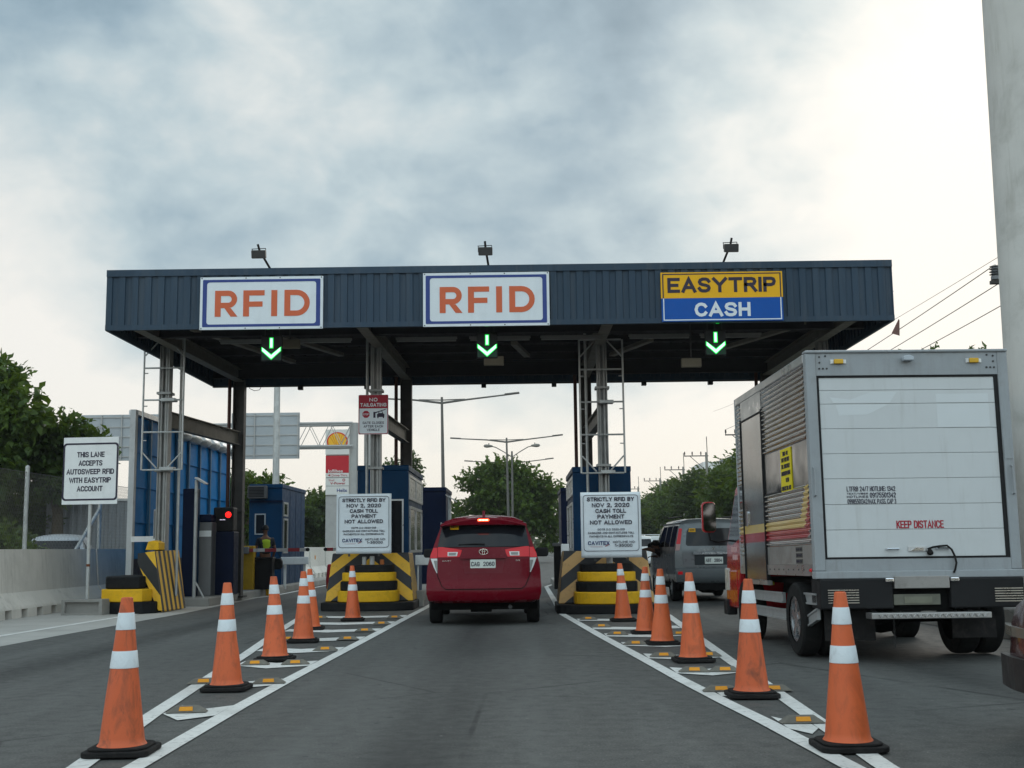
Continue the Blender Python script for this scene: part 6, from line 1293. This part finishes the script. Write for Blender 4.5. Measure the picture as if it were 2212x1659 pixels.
def driver():
    t_ = thing('person', 'driver leaning out of the grey van window, arm stretched towards the booth', 'person', (3.20, 29.0, 0), 0)
    # leaning out through the window towards -x
    V, E, Rd = [(.42, 0, .72)], [], [(.15, .12)]
    ch_ = chain(V, E, Rd, 0, [((.30, .0, .92), (.14, .11)), ((.14, .02, 1.06), (.15, .11))]); neck = chain(V, E, Rd, ch_, [((.07, .03, 1.13), .055)]); chain(V, E, Rd, neck, [((.035, .05, 1.18), (.068, .080)), ((.0, .06, 1.25), (.075, .092)), ((-.02, .06, 1.31), (.05, .06))])
    k = chain(V, E, Rd, ch_, [((.02, -.12, 1.10), .058), ((-.19, -.10, 1.155), .046), ((-.36, -.06, 1.12), .034), ((-.42, -.04, 1.06), .028)]); hand(V, E, Rd, k, (-.25, 0, -1), (0, 1, 0), (-1, 0, -.2))
    k = chain(V, E, Rd, ch_, [((.24, .18, 1.0), .055), ((.16, .26, .96), .042), ((.02, .30, .98), .030)]); hand(V, E, Rd, k, (-1, .1, 0), (0, 1, 0), (0, 0, -1))
    for s in (-1, 1): chain(V, E, Rd, 0, [((.5, .12*s+.2, .62), .09), ((.5, .12*s+.55, .55), .065)])
    skinned('body', V, E, Rd, skin, t_)
    V, E, Rd = [(.42, 0, .74)], [], [(.165, .13)]; c_ = chain(V, E, Rd, 0, [((.30, 0, .92), (.158, .125)), ((.14, .02, 1.055), (.165, .122)), ((.09, .03, 1.11), (.08, .07))]); chain(V, E, Rd, 2, [((.03, -.115, 1.10), .070), ((-.08, -.115, 1.13), .062)]); chain(V, E, Rd, 2, [((.24, .18, 1.0), .068)])
    skinned('shirt', V, E, Rd, mat('dark shirt', (.03, .018, .018), .85, var=.15), t_)
    head_parts(t_, (.0, .06, 1.225), (-1, .35, -.1))
driver()

# ================================================================== lamps, gantry, pylon, utility poles
lampm = mat('lamp post paint', (.13, .125, .115), .6, .2, var=.15)
def lamp_post(x, y, z, arm, lb, h0=.0, bend=.30, s2=None):
    t_ = thing('street_lamp', lb, 'street lamp', (x, y, 0), 0, 'double-arm street lamps along the median')
    m = MB(); m.tube([(0, 0, h0), (-.06, 0, z*.6), (-.1, 0, z+.15)], [.11, .085, .06], 10); m.obj('pole', lampm, t_, smooth=40)
    for s in (-1, 1):
        m = MB(); e = bend if s > 0 else bend*.55
        m.tube([(-.1, 0, z-.15), (s*arm*.35-.1, 0, z+.02), (s*arm-.1, 0, z+e)], [.06, .045, .035], 8); m.tube([(-.1, 0, z), (s*arm*.3-.1, 0, z+.03)], .03, 6); m.obj('arm', lampm, t_, smooth=40)
        m = MB(); m.bar((s*(arm-.75)-.1, 0, z+e*.82), (s*arm-.1, 0, z+e+.02), .22, .09); m.obj('lamp_head', lampm, t_, bevel=.03)
    return t_
L1 = lamp_post(-3.78, 60, 8.62, 3.9, 'nearest tall double-arm street lamp, left of the round tree')
for (x, y, z), lb in zip(((-.80, 83, 8.62), (-.85, 105, 8.62), (-.70, 128, 8.62), (-.6, 152, 8.62)), ('double-arm street lamp rising in front of the round median tree', 'straight-arm street lamp whose arms show just above the round tree top', 'distant straight-arm street lamp at the right shoulder of the round tree', 'farthest straight-arm street lamp, only an arm tip right of the round tree')):
    o = dup(L1, (x, y, 0), 0, lb)
def cobra(x, y, z, arm, lb):
    t_ = thing('cobra_lamp', lb, 'street lamp', (x, y, 0), 0, 'curved-arm street lamps along the median')
    m = MB(); m.tube([(0, 0, 0), (0, 0, z)], [.11, .07], 10); m.obj('pole', lampm, t_)
    for s in (-1, 1):
        m = MB(); m.tube([(0, 0, z-.45), (s*arm*.3, 0, z-.05), (s*arm*.62, 0, z+.32), (s*arm*.85, 0, z+.42)], .035, 8); m.obj('arm', lampm, t_, smooth=60)
        m = MB(); m.lathe([(.0, -.36), (.09, -.30), (.13, -.12), (.17, .12), (.13, .30), (.0, .38)], 12, (0, 0, 0), 'X'); m.v = [(s*(arm*.9)+a*s, b, z+.42+c*.8+.1*a*.3) for a, b, c in m.v]; m.lathe([(.04, .0), (.04, .12)], 8, (s*arm*.88, 0, z+.52)); m.obj('lamp_head', mat('lamp head grey', (.2, .19, .17), .5, var=.1), t_, smooth=50)
    return t_
K1 = cobra(-.60, 92, 8.55, 2.0, 'curved-arm street lamp just behind the tall lamp in front of the round tree')
dup(K1, (-.65, 116, 0), 0, 'second curved-arm street lamp, one head showing right of the tree top')
t_ = thing('street_lamp', 'single pale lamp post rising behind the far left booth up to the canopy edge', 'street lamp', (-8.52, 42, 0)); m = MB(); m.tube([(0, 0, 0), (0, 0, 9.4)], [.13, .10], 12); m.obj('pole', steel, t_, smooth=40)
m = MB(); m.tube([(0, 0, 9.2), (1.2, 0, 9.7), (2.6, 0, 9.8)], .05, 8); m.obj('arm', steel, t_); m = MB(); m.box(2.3, 3.0, -.12, .12, 9.76, 9.86); m.obj('lamp_head', greyp, t_)
# sign gantry seen from behind
t_ = thing('sign_gantry', 'white truss sign gantry seen from behind, pipe column beside the left notice', 'sign gantry', (-7.6, 55, 0)); tr = mat('gantry white', (.36, .36, .35), .5, .2, var=.1)
m = MB(); m.tube([(0, 0, 0), (0, 0, 7.0)], .20, 14); m.tube([(.55, .9, 0), (.55, .9, 6.8)], .2, 14); m.obj('column', tr, t_, smooth=40)
m = MB()
for y in (-.45, .45):
    for z in (5.9, 6.95): m.tube([(-13, y, z), (0, y, z)], .06, 8)
m.obj('chord', tr, t_, smooth=40)
for y in (-.45, .45):
    m = MB(); m.tube([(-k*.5-.05, y, 6.93 if k % 2 == 0 else 5.92) for k in range(26)], .035, 6); m.obj('lattice', tr, t_)
for x0, x1 in ((-5.5, -2.4), (-12.4, -8.6)):
    m = MB(); m.box(x0, x1, -.56, -.50, 5.35, 7.45); m.obj('sign_back', mat('sign back grey', (.34, .37, .39), .5, .3, var=.1, scale=.8), t_); m = MB()
    for k in range(5): z = 5.5+k*.45; m.box(x0+.02, x1-.02, -.60, -.561, z, z+.05)
    n_ = int((x1-x0)/.9)
    for k in range(n_+1): x = x0+.05+(x1-x0-.14)*k/n_; m.box(x, x+.05, -.63, -.601, 5.37, 7.43)
    m.obj('sign_ribs', tr, t_)
# filling station pylon
t_ = thing('pylon_sign', 'filling station price pylon with a scallop shell and stacked red and white panels', 'pylon sign', (-11.39, 75, 0)); f = FR(0); cream = mat('pylon white', (.60, .60, .57), .5, var=.05)
m = MB(); m.box(-.72, .72, .05, .35, 0, 8.7); m.obj('mast', mat('pylon grey', (.35, .35, .34), .5), t_)
m = MB(); m.prism(rect(-.74, .74, 7.12, 8.68), f, -.04, .06); m.obj('shell_panel', cream, t_)
sh = [(0, -.52)]+[(.66*math.cos(math.radians(a)), -.02+.62*math.sin(math.radians(a))) for a in range(-25, 206, 15)]
sh = [(-.28, -.52), (.28, -.52), (.62, -.28)]+[(.66*math.cos(math.radians(a)), -.05+.60*math.sin(math.radians(a))) for a in range(0, 181, 15)]+[(-.62, -.28)]
m = MB(); m.prism([(u, v+7.98) for u, v in sh], f, .061, .075); m.obj('shell_edge', mat('shell red', (.55, .05, .02), .5), t_)
m = MB(); m.prism([(u*.86, v*.86+7.98) for u, v in sh], f, .076, .085); m.obj('shell_emblem', mat('shell yellow', (.75, .42, .03), .5, var=.04), t_)
m = MB()
for a in (35, 55, 75, 105, 125, 145): c_, s_ = math.cos(math.radians(a)), math.sin(math.radians(a)); m.bar((c_*.10, -.088, 7.58+s_*.1), (c_*.55, -.088, 7.95+s_*.48), .03, .006, upv=(0, 1, 0))
m.obj('shell_ribs', mat('shell rib', (.55, .20, .02), .5), t_)
m = MB(); m.prism(rect(-.72, .72, 5.98, 7.05), f, -.04, .06); m.obj('red_panel', mat('pylon red', (.42, .02, .03), .5, var=.05), t_); text_soft('Jollibee', -.12, 6.10, .20, -.062, cream, t_, .95, .02)
m = MB(); m.prism(rect(-.72, .72, 5.70, 5.97), f, -.04, .06); m.prism(rect(-.72, .72, 5.18, 5.66), f, -.04, .06); m.prism(rect(-.72, .72, 4.62, 5.15), f, -.04, .06); m.obj('lower_panel', cream, t_)
text_soft('Drive-Thru', .14, 5.835, .16, -.062, red_pr, t_, .95, .01); m = MB(); m.prism([(-.58, 5.835), (-.42, 5.91), (-.42, 5.76)], f, .061, .07); m.obj('arrow', red_pr, t_)
text_soft('Shell', -.35, 5.53, .13, -.062, red_pr, t_, .35); text_soft('V-Power', .05, 5.34, .16, -.062, red_pr, t_, .95, .02); text_soft('Helix', .32, 4.9, .22, -.062, mat('pylon blue', (.03, .05, .2), .5), t_, .65, .02)
m = MB(); m.ring([(.42+.09*math.cos(a), 5.53+.09*math.sin(a)) for a in np.linspace(0, 2*PI, 16, endpoint=False)], [(.42+.05*math.cos(a), 5.53+.05*math.sin(a)) for a in np.linspace(0, 2*PI, 16, endpoint=False)], f, .061, .07); m.obj('ring_mark', red_pr, t_)
# utility poles on the right
pole_c = mat('pole concrete', (.26, .25, .22), .85, var=.12, scale=2); poled = mat('pole iron', (.045, .042, .04), .7, var=.1)
def upole():
    t_ = thing('utility_pole', '', 'utility pole', (0, 0, 0), 0, 'utility poles along the right verge')
    m = MB(); m.tube([(0, 0, 0), (0, 0, 9.75)], [.19, .12], 10); m.obj('pole', pole_c, t_, smooth=40)
    m = MB(); m.bar((-2.05, 0, 9.42), (.18, 0, 9.42), .09, .09); m.bar((-1.5, -.05, 9.38), (0, -.05, 8.0), .05, .05); m.obj('cross_arm', poled, t_)
    for x in (-2.0, -1.3, -.5): m = MB(); m.lathe([(.03, 0), (.03, .08), (.07, .10), (.05, .15), (.075, .2), (.05, .25), (.065, .3), (.02, .36)], 10, (x, 0, 9.46)); m.obj('insulator', poled, t_)
    m = MB(); m.tube([(.1, 0, 8.9), (.06, 0, 11.2)], .035, 6); m.obj('mast', poled, t_)
    return t_
u0 = upole()
for i, ((x, y), lb) in enumerate(zip(((17.45, 90), (17.2, 111), (17.75, 131), (17.75, 153), (17.0, 174)), ('utility pole whose arm tip shows at the left edge of the truck box', 'nearest fully seen utility pole, in front of the white building', 'second utility pole down the tree line', 'third utility pole down the tree line', 'farthest utility pole, beside the right notice'))):
    o = u0 if i == 0 else dup(u0, (x, y, 0), 0); o.location = (x, y, 0); o['label'] = lb
t_ = thing('concrete_pillar', 'massive pale concrete pillar rising out of frame behind the truck at the right edge', 'pillar', (7.22, 16, 0), 0)
m = MB(); m.tube([(0, 0, 0), (-.0, 0, 4), (.0, 0, 14)], [.70, .66, .60], 28); m.obj('shaft', mat('pillar concrete', (.55, .54, .51), .85, streak=.5, stcol=(.28, .27, .22), var=.12, scale=1.2, bump=.2, bscale=20, dirt=.45, dcol=(.20, .20, .16), dscale=1.1), t_, smooth=60)
m = MB(); m.lathe([(.95, 0), (.95, .35), (.9, .4)], 24); m.obj('footing', concrete, t_)
t_ = thing('utility_pole', 'near utility pole mostly hidden by the concrete pillar, ribbed insulator at its side', 'utility pole', (14.35, 34, 0), 0, 'utility poles along the right verge')
m = MB(); m.tube([(0, 0, 0), (0, 0, 10.2)], [.2, .13], 10); m.obj('pole', pole_c, t_)
m = MB(); m.bar((-.75, 0, 8.62), (.4, 0, 8.62), .16, .10); m.obj('cross_arm', poled, t_)
m = MB(); m.lathe([(.10, 0), (.13, .02), (.13, .12), (.07, .14), (.17, .17), (.08, .21), (.17, .25), (.08, .29), (.16, .33), (.08, .37), (.15, .41), (.05, .46)], 14, (-.60, 0, 8.68)); m.obj('insulator', mat('insulator grey', (.16, .17, .18), .35, var=.1), t_, smooth=50)
for i, (a, b_, lb) in enumerate((((13.75, 34, 9.13), (15.4, 90, 9.8), 'upper power line running from the ribbed insulator down to the left'), ((13.86, 34, 8.60), (16.1, 90, 9.8), 'middle power line below the ribbed insulator'), ((14.35, 34, 8.2), (16.9, 90, 9.8), 'lowest power line reaching the concrete pillar'), ((13.85, 34, 9.35), (14.6, 90, 11.2), 'topmost thin power line with a snagged scrap'))):
    m = MB(); a, b_ = Vector(a), Vector(b_); P_ = [a+(b_-a)*(k/16)-Vector((0, 0, 1.1*4*(k/16)*(1-k/16)*.35)) for k in range(17)]; m.tube(P_, .014 if i < 3 else .008, 5); o = m.obj('power_line', poled, world=True, loc=tuple(a)); tag(o, lb, 'power line', 'power lines at upper right')
m = MB(); m.add([(0, 0, 0), (-.26, .1, -.52), (.02, .05, -.62), (.03, 0, -.05), (-.24, .13, -.50), (.0, .09, -.6)], [(0, 1, 2, 3), (3, 2, 5), (0, 4, 1), (1, 4, 5, 2), (0, 3, 5, 4)]); o = m.obj('cloth_scrap', mat('dull rag', (.16, .09, .08), .9)); o.location = (13.95, 43.5, 9.37); tag(o, 'small dull rag snagged on the topmost power line', 'rag')
# kerb wall, pipe on the right
t_ = thing('low_wall', 'low grey concrete wall at the far right behind the truck wheels', 'wall', (6.75, 12, .19)); m = MB(); m.box(0, .3, 0, 26, 0, .9); m.obj('wall', concrete, t_)
m = MB(); m.tube([(-.2, 1, .16), (-.2, 9, .16)], .06, 10); o = m.obj('ground_pipe', steel, smooth=40); o.location = (6.55, 12, .19); tag(o, 'grey pipe lying along the foot of the low right wall', 'pipe')
m = MB(); m.box(0, 11, 0, 8, 0, 4.2); m.box(-.3, 11.3, -.3, 8.3, 4.203, 4.5)
t_ = thing('white_building', 'white building with a grey roof showing above the trees on the right', 'building', (21.6, 142, 0)); m = MB(); m.box(0, 9, 0, 10, 0, 11.0); m.obj('wall', whitep, t_); m = MB(); m.prism([(-.6, 11.0), (9.6, 11.0), (9.6, 11.3), (4.5, 12.6), (3, 12.4)], lambda u, v, w: (u+2.2, w, v), -.5, 10.5); m.obj('roof', mat('grey roof', (.22, .24, .25), .6, var=.1), t_)
m = MB(); m.box(.8, 2.0, -.05, .05, 8.2, 9.4); m.obj('window', glass_d, t_)
# far vehicles
def far_truck(loc, lb):
    t_ = thing('far_truck', lb, 'truck', loc); m = MB(); m.box(-1.15, 1.15, 0, 6, .95, 3.5); m.obj('box', whitep, t_, bevel=.03); m = MB(); m.box(-.95, .95, -.02, -.001, 1.1, 3.3); m.obj('rear_door', mat('far door grey', (.42, .42, .40), .5, var=.1), t_)
    m = MB(); m.box(-1.1, 1.1, .05, 8.2, .5, .945); m.obj('chassis', under_k, t_); m = MB(); m.box(-1.1, 1.1, 6.2, 8, .947, 2.8); m.obj('cab', whitep, t_, bevel=.1)
    for x in (-.95, .95):
        for y in (1.2, 6.8): m = MB(); m.lathe([(.3, -.15), (.48, -.13), (.5, 0), (.48, .13), (.3, .15)], 16, (x, y, .5), 'X'); m.obj('wheel', tyre, t_)
far_truck((6.4, 185, 0), 'white box truck far down the road in the gap beside the red car')
t_ = thing('box_trailer', 'grey corrugated cargo box parked behind the chain-link fence', 'trailer', (-16.9, 43, 0)); gm = mat('trailer grey', (.24, .25, .26), .6, .2, var=.1, scale=1, dirt=.3)
m = MB(); prof = []
for k in range(21): prof += [(k*.28, 0), (k*.28+.10, 0), (k*.28+.13, .035), (k*.28+.25, .035)]
m.grid([[(a, b, z) for a, b in prof] for z in (.9, 3.05)]); m.box(0, 5.8, .04, 2.4, .9, 3.05); m.obj('box', gm, t_); m = MB(); m.box(-.05, 5.9, -.03, 2.45, 3.051, 3.13); m.obj('top_rail', alu, t_); m = MB(); m.box(.1, 5.7, .1, 2.3, .45, .897); m.obj('chassis', under_k, t_)
for x in (.9, 4.9): m = MB(); m.lathe([(.3, -.15), (.48, -.13), (.5, 0), (.48, .13), (.3, .15)], 16, (x, .3, .5), 'Y'); m.obj('wheel', tyre, t_)
m = MB(); m.lathe([(.02, 0), (.12, .02), (.13, .3), (.09, .75), (.05, .78)], 14); o = m.obj('water_barrel', mat('red plastic', (.35, .02, .03), .5, var=.1), smooth=40); o.location = (-6.05, 38.5, .0); tag(o, 'small red plastic post at the road edge past the far left booth', 'bollard')

# ================================================================== trees
def leaf_mat(name, c1, c2, tr=.30):
    m = bpy.data.materials.new(name); m.use_nodes = True; t = NT(m.node_tree); b = t.n['Principled BSDF']; out_ = t.n['Material Output']
    g = t.node('ShaderNodeNewGeometry'); tc = t.node('ShaderNodeTexCoord'); k = t.m('ADD', t.m('MULTIPLY', g.outputs['Random Per Island'], .55), t.m('MULTIPLY', t.rng(t.noise(tc.outputs['Object'], .9, 3), .35, .65), .45))
    c = t.mix(k, c1, c2); t.link(c, b.inputs['Base Color']); b.inputs['Roughness'].default_value = .55; b.inputs['Specular IOR Level'].default_value = .3
    tl = t.node('ShaderNodeBsdfTranslucent'); t.link(t.mix(.5, c, (.26, .36, .02)), tl.inputs[0]); mx_ = t.node('ShaderNodeMixShader'); mx_.inputs[0].default_value = tr; t.link(b.outputs[0], mx_.inputs[1]); t.link(tl.outputs[0], mx_.inputs[2]); t.link(mx_.outputs[0], out_.inputs[0])
    return m
leafA = leaf_mat('leaf dark green', (.014, .034, .010), (.075, .125, .022)); leafB = leaf_mat('leaf mid green', (.016, .042, .011), (.100, .160, .026)); leafC = leaf_mat('leaf dusty green', (.022, .042, .018), (.070, .105, .034)); barkm = mat('bark', (.09, .07, .05), .9, var=.3, scale=5)
def crown_mesh(name, clumps, n, size, mat_, seed, asp=.55, spray=5):
    """clumps: (centre, radii); each spray is a short twig of leaf faces"""
    r = np.random.default_rng(seed); C = np.array([c for c, _ in clumps]); Rr = np.array([q for _, q in clumps]); vol = Rr.prod(1)**(2/3); idx = r.choice(len(C), n, p=vol/vol.sum())
    d = r.normal(size=(n, 3)); d /= np.linalg.norm(d, axis=1)[:, None]; rad = r.random(n)**.38; ctr = C[idx]+d*Rr[idx]*rad[:, None]*(1+.13*r.normal(size=(n, 1)))
    out_ = d*np.array([1, 1, .75])+np.array([0, 0, -.12])+.55*r.normal(size=(n, 3)); out_ /= np.linalg.norm(out_, axis=1)[:, None]
    P0, AX = [], []
    cen = []; ax = []
    for k in range(spray):
        jit = .75*r.normal(size=(n, 3)); a = out_+jit; a /= np.linalg.norm(a, axis=1)[:, None]; cen.append(ctr+out_*(k*size*.35)+a*size*.3); ax.append(a)
    cen = np.concatenate(cen); ax = np.concatenate(ax); N = len(cen)
    up_ = r.normal(size=(N, 3))*.6+np.array([0, 0, 1]); s_ = np.cross(ax, up_); s_ /= np.linalg.norm(s_, axis=1)[:, None]+1e-9; nn = np.cross(s_, ax)
    L = size*(.6+.8*r.random(N))[:, None]; Wd = L*asp
    v = np.stack([cen-ax*L*.5, cen+s_*Wd*.5+nn*L*.06, cen+ax*L*.5-nn*L*.12, cen-s_*Wd*.5+nn*L*.06], 1).reshape(-1, 3)
    me = bpy.data.meshes.new(name); me.vertices.add(N*4); me.vertices.foreach_set('co', v.ravel()); me.loops.add(N*4); me.loops.foreach_set('vertex_index', np.arange(N*4)); me.polygons.add(N); me.polygons.foreach_set('loop_start', np.arange(N)*4); me.polygons.foreach_set('loop_total', np.full(N, 4)); me.update(calc_edges=True); me.materials.append(mat_)
    return me
def make_clumps(r, cx, cz, rx, rz, k, s=(.28, .42), flat=.75, ry=None, low=-.6):
    out_ = []
    ry = ry or rx
    while len(out_) < k:
        d = r.normal(size=3); d /= np.linalg.norm(d); q = r.random()**.4*.82
        if d[2]*q < low: continue
        rr = r.uniform(*s)*min(rx, rz*1.3); out_.append(((cx+d[0]*rx*q, d[1]*ry*q, cz+d[2]*rz*q), (rr, rr, rr*flat)))
    return out_
def tree(label, loc, clumps, n, size, mat_, seed, trunk_h, tr=.22, group='trees around the toll plaza', lean=0, trunk=True, name='broadleaf_tree'):
    t_ = thing(name, label, 'tree', loc, 0, group); me = crown_mesh('crown', clumps, n, size, mat_, seed); o = bpy.data.objects.new('crown', me); COL.objects.link(o); o.parent = t_
    if trunk:
        m = MB(); m.tube([(0, 0, -.1), (lean*.3, .05, trunk_h*.5), (lean, 0, trunk_h)], [tr*1.25, tr, tr*.8], 10)
        for i, (c, rr) in enumerate(clumps):
            if i % 2 == 0: c = Vector(c); a = Vector((lean, 0, trunk_h*random.uniform(.75, 1))); m.tube([a, a.lerp(c, .5)+Vector((0, 0, .15)), c+Vector((0, 0, rr[2]*.3))], [tr*.5, tr*.32, tr*.08], 6)
        m.obj('trunk', barkm, t_, smooth=60)
    return t_
r = np.random.default_rng(3)
# the two big trees at the left edge
cl = make_clumps(r, 0, 4.8, 2.2, 2.6, 22, (.24, .34)); cl += [((1.5, -1, 5.9), (.8, .9, .6)), ((.9, -.8, 6.7), (.8, .8, .5)), ((.2, 0, 7.3), (.8, .8, .55)), ((-1.2, 0, 7.9), (.9, .8, .6))]
tree('tall leafy tree at the left edge, highest of the left trees, sunlit leaf tips', (-18.4, 41, 0), cl, 2700, .32, leafB, 11, 3.2, .28)
cl = make_clumps(r, 0, 4.3, 1.5, 1.25, 15, (.30, .42)); cl += [((1.25, -.6, 4.8), (.6, .6, .45)), ((.3, -.6, 5.5), (.7, .7, .45)), ((-.9, -.6, 5.2), (.6, .6, .45))]
tree('rounder dark tree above the THIS LANE sign, right of the tall left tree', (-16.3, 42.5, 0), cl, 1500, .31, leafA, 12, 2.8, .22)
cl = make_clumps(r, 0, 2.3, 2.6, 1.5, 20, (.3, .45)); tree('low dark tree filling the gap under the tall left trees, behind the fence', (-17.9, 44, 0), cl, 2200, .28, leafA, 13, 1.5, .2)
cl = make_clumps(r, 0, 1.8, 2.6, 1.3, 18, (.3, .45)); tree('low dark tree behind the cargo box, left of the blue screen', (-16.6, 52, 0), cl, 1700, .28, leafA, 14, 1.3, .2)
# bushes below the fence
for i, (x, y, h, lb) in enumerate(((-12.4, 28.5, 1.9, 'green bush behind the fence just left of the sign post'), (-13.6, 32, 2.1, 'darker bush behind the left fence post'), (-13.4, 27.0, 1.8, 'brownish bush behind the fence at the frame edge'))):
    rr = np.random.default_rng(40+i); cl = make_clumps(rr, 0, h*.55, 1.1, h*.5, 9, (.35, .5)); tree(lb, (x, y, 0), cl, 900, .17, leafB if i == 0 else leafC, 41+i, h*.4, .06, 'bushes behind the left fence', name='bush')
# tree strip behind the screen and the spreading rain tree
cl = make_clumps(r, 0, 3.4, 2.0, 2.4, 16, (.3, .45)); tree('bright green tree seen between the blue screen and the left rear column', (-13.8, 60, 0), cl, 1800, .28, leafB, 15, 2.2, .18)
cl = make_clumps(r, 0, 4.2, 6.0, 2.2, 46, (.30, .44), .6, 3.5, -.5); cl += make_clumps(r, 1, 1.6, 6.0, 1.5, 24, (.4, .6), .8, 2.5)
tree('wide flat-topped rain tree beyond the far left booth', (-16.3, 100, 0), cl, 5200, .42, leafC, 16, 2.8, .35)
cl = make_clumps(r, 0, 3.4, 3.6, 2.4, 20, (.3, .45)); tree('dark tree left of the rain tree behind the lamp post', (-22.2, 98, 0), cl, 2200, .4, leafB, 17, 2.4, .3)
# feathery tops behind the middle booth
for i, (x, y, h) in enumerate(((-10.2, 96, 7.9), (-8.9, 98, 8.5))):
    rr = np.random.default_rng(70+i); cl = [((rr.normal()*.5, 0, h-.6*k), (.35+.12*k, .35, .28)) for k in range(5)]; tree(('thin feathery treetop just left above the middle booth', 'thin feathery treetop right of it above the middle booth roof')[i], (x, y, 0), cl, 260, .34, leafC, 71+i, h-2.6, .12)
# the round median tree
cl = make_clumps(r, 0, 4.6, 4.1, 2.6, 34, (.20, .32), .62, 3.2, -.62); cl += [((-2.6, -.5, 6.6), (1.3, 1.1, .6)), ((-.6, -.3, 7.6), (1.6, 1.2, .65)), ((1.3, -.3, 7.0), (1.2, 1, .7)), ((3.1, -.4, 5.9), (1.1, 1, .7)), ((4.0, -.4, 4.6), (.9, .9, .8)), ((-4.0, -.3, 3.9), (1.0, .9, .7)), ((-3.6, -.2, 2.6), (1.2, 1, .8)), ((3.5, -.3, 3.0), (1.1, 1, .8)), ((3.6, -.2, 1.6), (.6, .6, .5))]
tree('large round-crowned tree on the median, straight ahead above the red car', (-1.1, 100, .15), cl, 4200, .42, leafB, 18, 3.2, .38)
# the wood along the right side: three kinds, copied
protos = []
for k in range(3):
    rr = np.random.default_rng(90+k); cl = make_clumps(rr, 0, 5.6, 3.9, 3.6, 34, (.26, .40), .8, 3.9, -.75); cl += make_clumps(rr, 0, 2.0, 3.4, 1.8, 12, (.35, .5), .9)
    protos.append(tree('', (0, 0, 0), cl, 3800, .40, (leafA, leafC, leafB)[k], 95+k, 3.8, .3, 'trees of the wood on the right'))
WD = [(22.0, 236, 1.10), (20.5, 212, 1.05), (22.6, 192, 1.12), (19.6, 176, 1.0), (21.6, 160, 1.08), (19.4, 146, .98), (21.4, 132, 1.08), (19.2, 121, .97), (21.0, 110, 1.07), (19.0, 101, .99), (20.8, 92, 1.05), (18.6, 84, 1.0), (20.2, 76, 1.04), (18.6, 68, 1.0), (20.0, 60, 1.05), (18.9, 53, .92), (15.9, 47.5, .99), (18.6, 48.5, .98)]
WL = ['farthest tree of the right wood, its low tip at the right notice', 'second farthest tree of the right wood', 'third farthest tree of the right wood, set back', 'tree of the right wood below the farthest utility pole', 'set-back tree of the right wood below the third utility pole', 'front tree of the right wood below the third utility pole', 'set-back tree of the right wood between third and second utility poles', 'front tree of the right wood below the second utility pole', 'set-back tree of the right wood right of the second utility pole', 'front tree of the right wood below the white building', 'set-back tree of the right wood in front of the white building', 'tree of the right wood above the grey van roof', 'tree of the right wood meeting the truck box edge', 'tree of the right wood half hidden by the truck box', 'tree of the right wood wholly behind the truck box, farther one', 'tree of the right wood wholly behind the truck box, nearer one', 'treetop peeking over the truck roof, left one', 'treetop peeking over the truck roof, right one beside the pillar']
for i, ((x, y, s), lb) in enumerate(zip(WD[:16], WL)):
    p = protos[i % 3]
    o = p if i < 3 else dup(p, (x, y, 0)); o.location = (x, y, 0); o.rotation_euler = (0, 0, i*2.1); o.scale = (s*1.05, s*1.05, s); o['label'] = lb
for i, ((x, y), lb) in enumerate(zip(((15.9, 47.5), (18.4, 48.5)), WL[16:])):
    rr = np.random.default_rng(130+i); cl = make_clumps(rr, 0, 5.6, 2.6, 2.6, 20, (.26, .40)); cl += [((-1.1, -.5, 7.6), (.7, .6, .4)), ((0, -.5, 8.3), (.8, .7, .45)), ((.9, -.4, 7.9), (.7, .6, .4)), ((1.6, -.3, 7.3), (.5, .5, .4))]
    tree(lb, (x, y, 0), cl, 1500, .26, leafA, 131+i, 3.8, .25, 'trees of the wood on the right')
m = MB(); me = crown_mesh('undergrowth', [((17.0+.02*y+random.uniform(-.6, .9), y, .9), (1.6, 3.2, 1.2)) for y in range(48, 270, 5)], 5000, .42, leafC, 77); o = bpy.data.objects.new('undergrowth', me); COL.objects.link(o); o['kind'] = 'stuff'
me = crown_mesh('hedge', [((x, 330+random.uniform(-8, 8), 3.2), (9, 6, 4.2)) for x in range(-70, 60, 9)], 3200, 1.1, leafC, 78); o = bpy.data.objects.new('far_woodland', me); COL.objects.link(o); o['kind'] = 'stuff'
me = crown_mesh('hedge_behind', [((x, -52+random.uniform(-6, 6), random.uniform(3, 5.5)), (7, 5, 5.5)) for x in range(-70, 75, 7)], 2600, 1.3, leafC, 79); o = bpy.data.objects.new('woodland_behind_the_road', me); COL.objects.link(o); o['kind'] = 'stuff'  # unseen tree row added behind camera to darken reflections and block low sky

# ================================================================== evening air
hz = bpy.data.materials.new('haze air'); hz.use_nodes = True; t = NT(hz.node_tree); t.n.clear(); o_ = t.node('ShaderNodeOutputMaterial'); pv = t.node('ShaderNodeVolumePrincipled')
pv.inputs['Color'].default_value = (.80, .84, .86, 1); pv.inputs['Density'].default_value = .0003; pv.inputs['Anisotropy'].default_value = .35; t.link(pv.outputs[0], o_.inputs['Volume'])
m = MB(); m.box(-920, 920, -75, 1510, -1.2, 20); o = m.obj('haze', hz); o['kind'] = 'stuff'
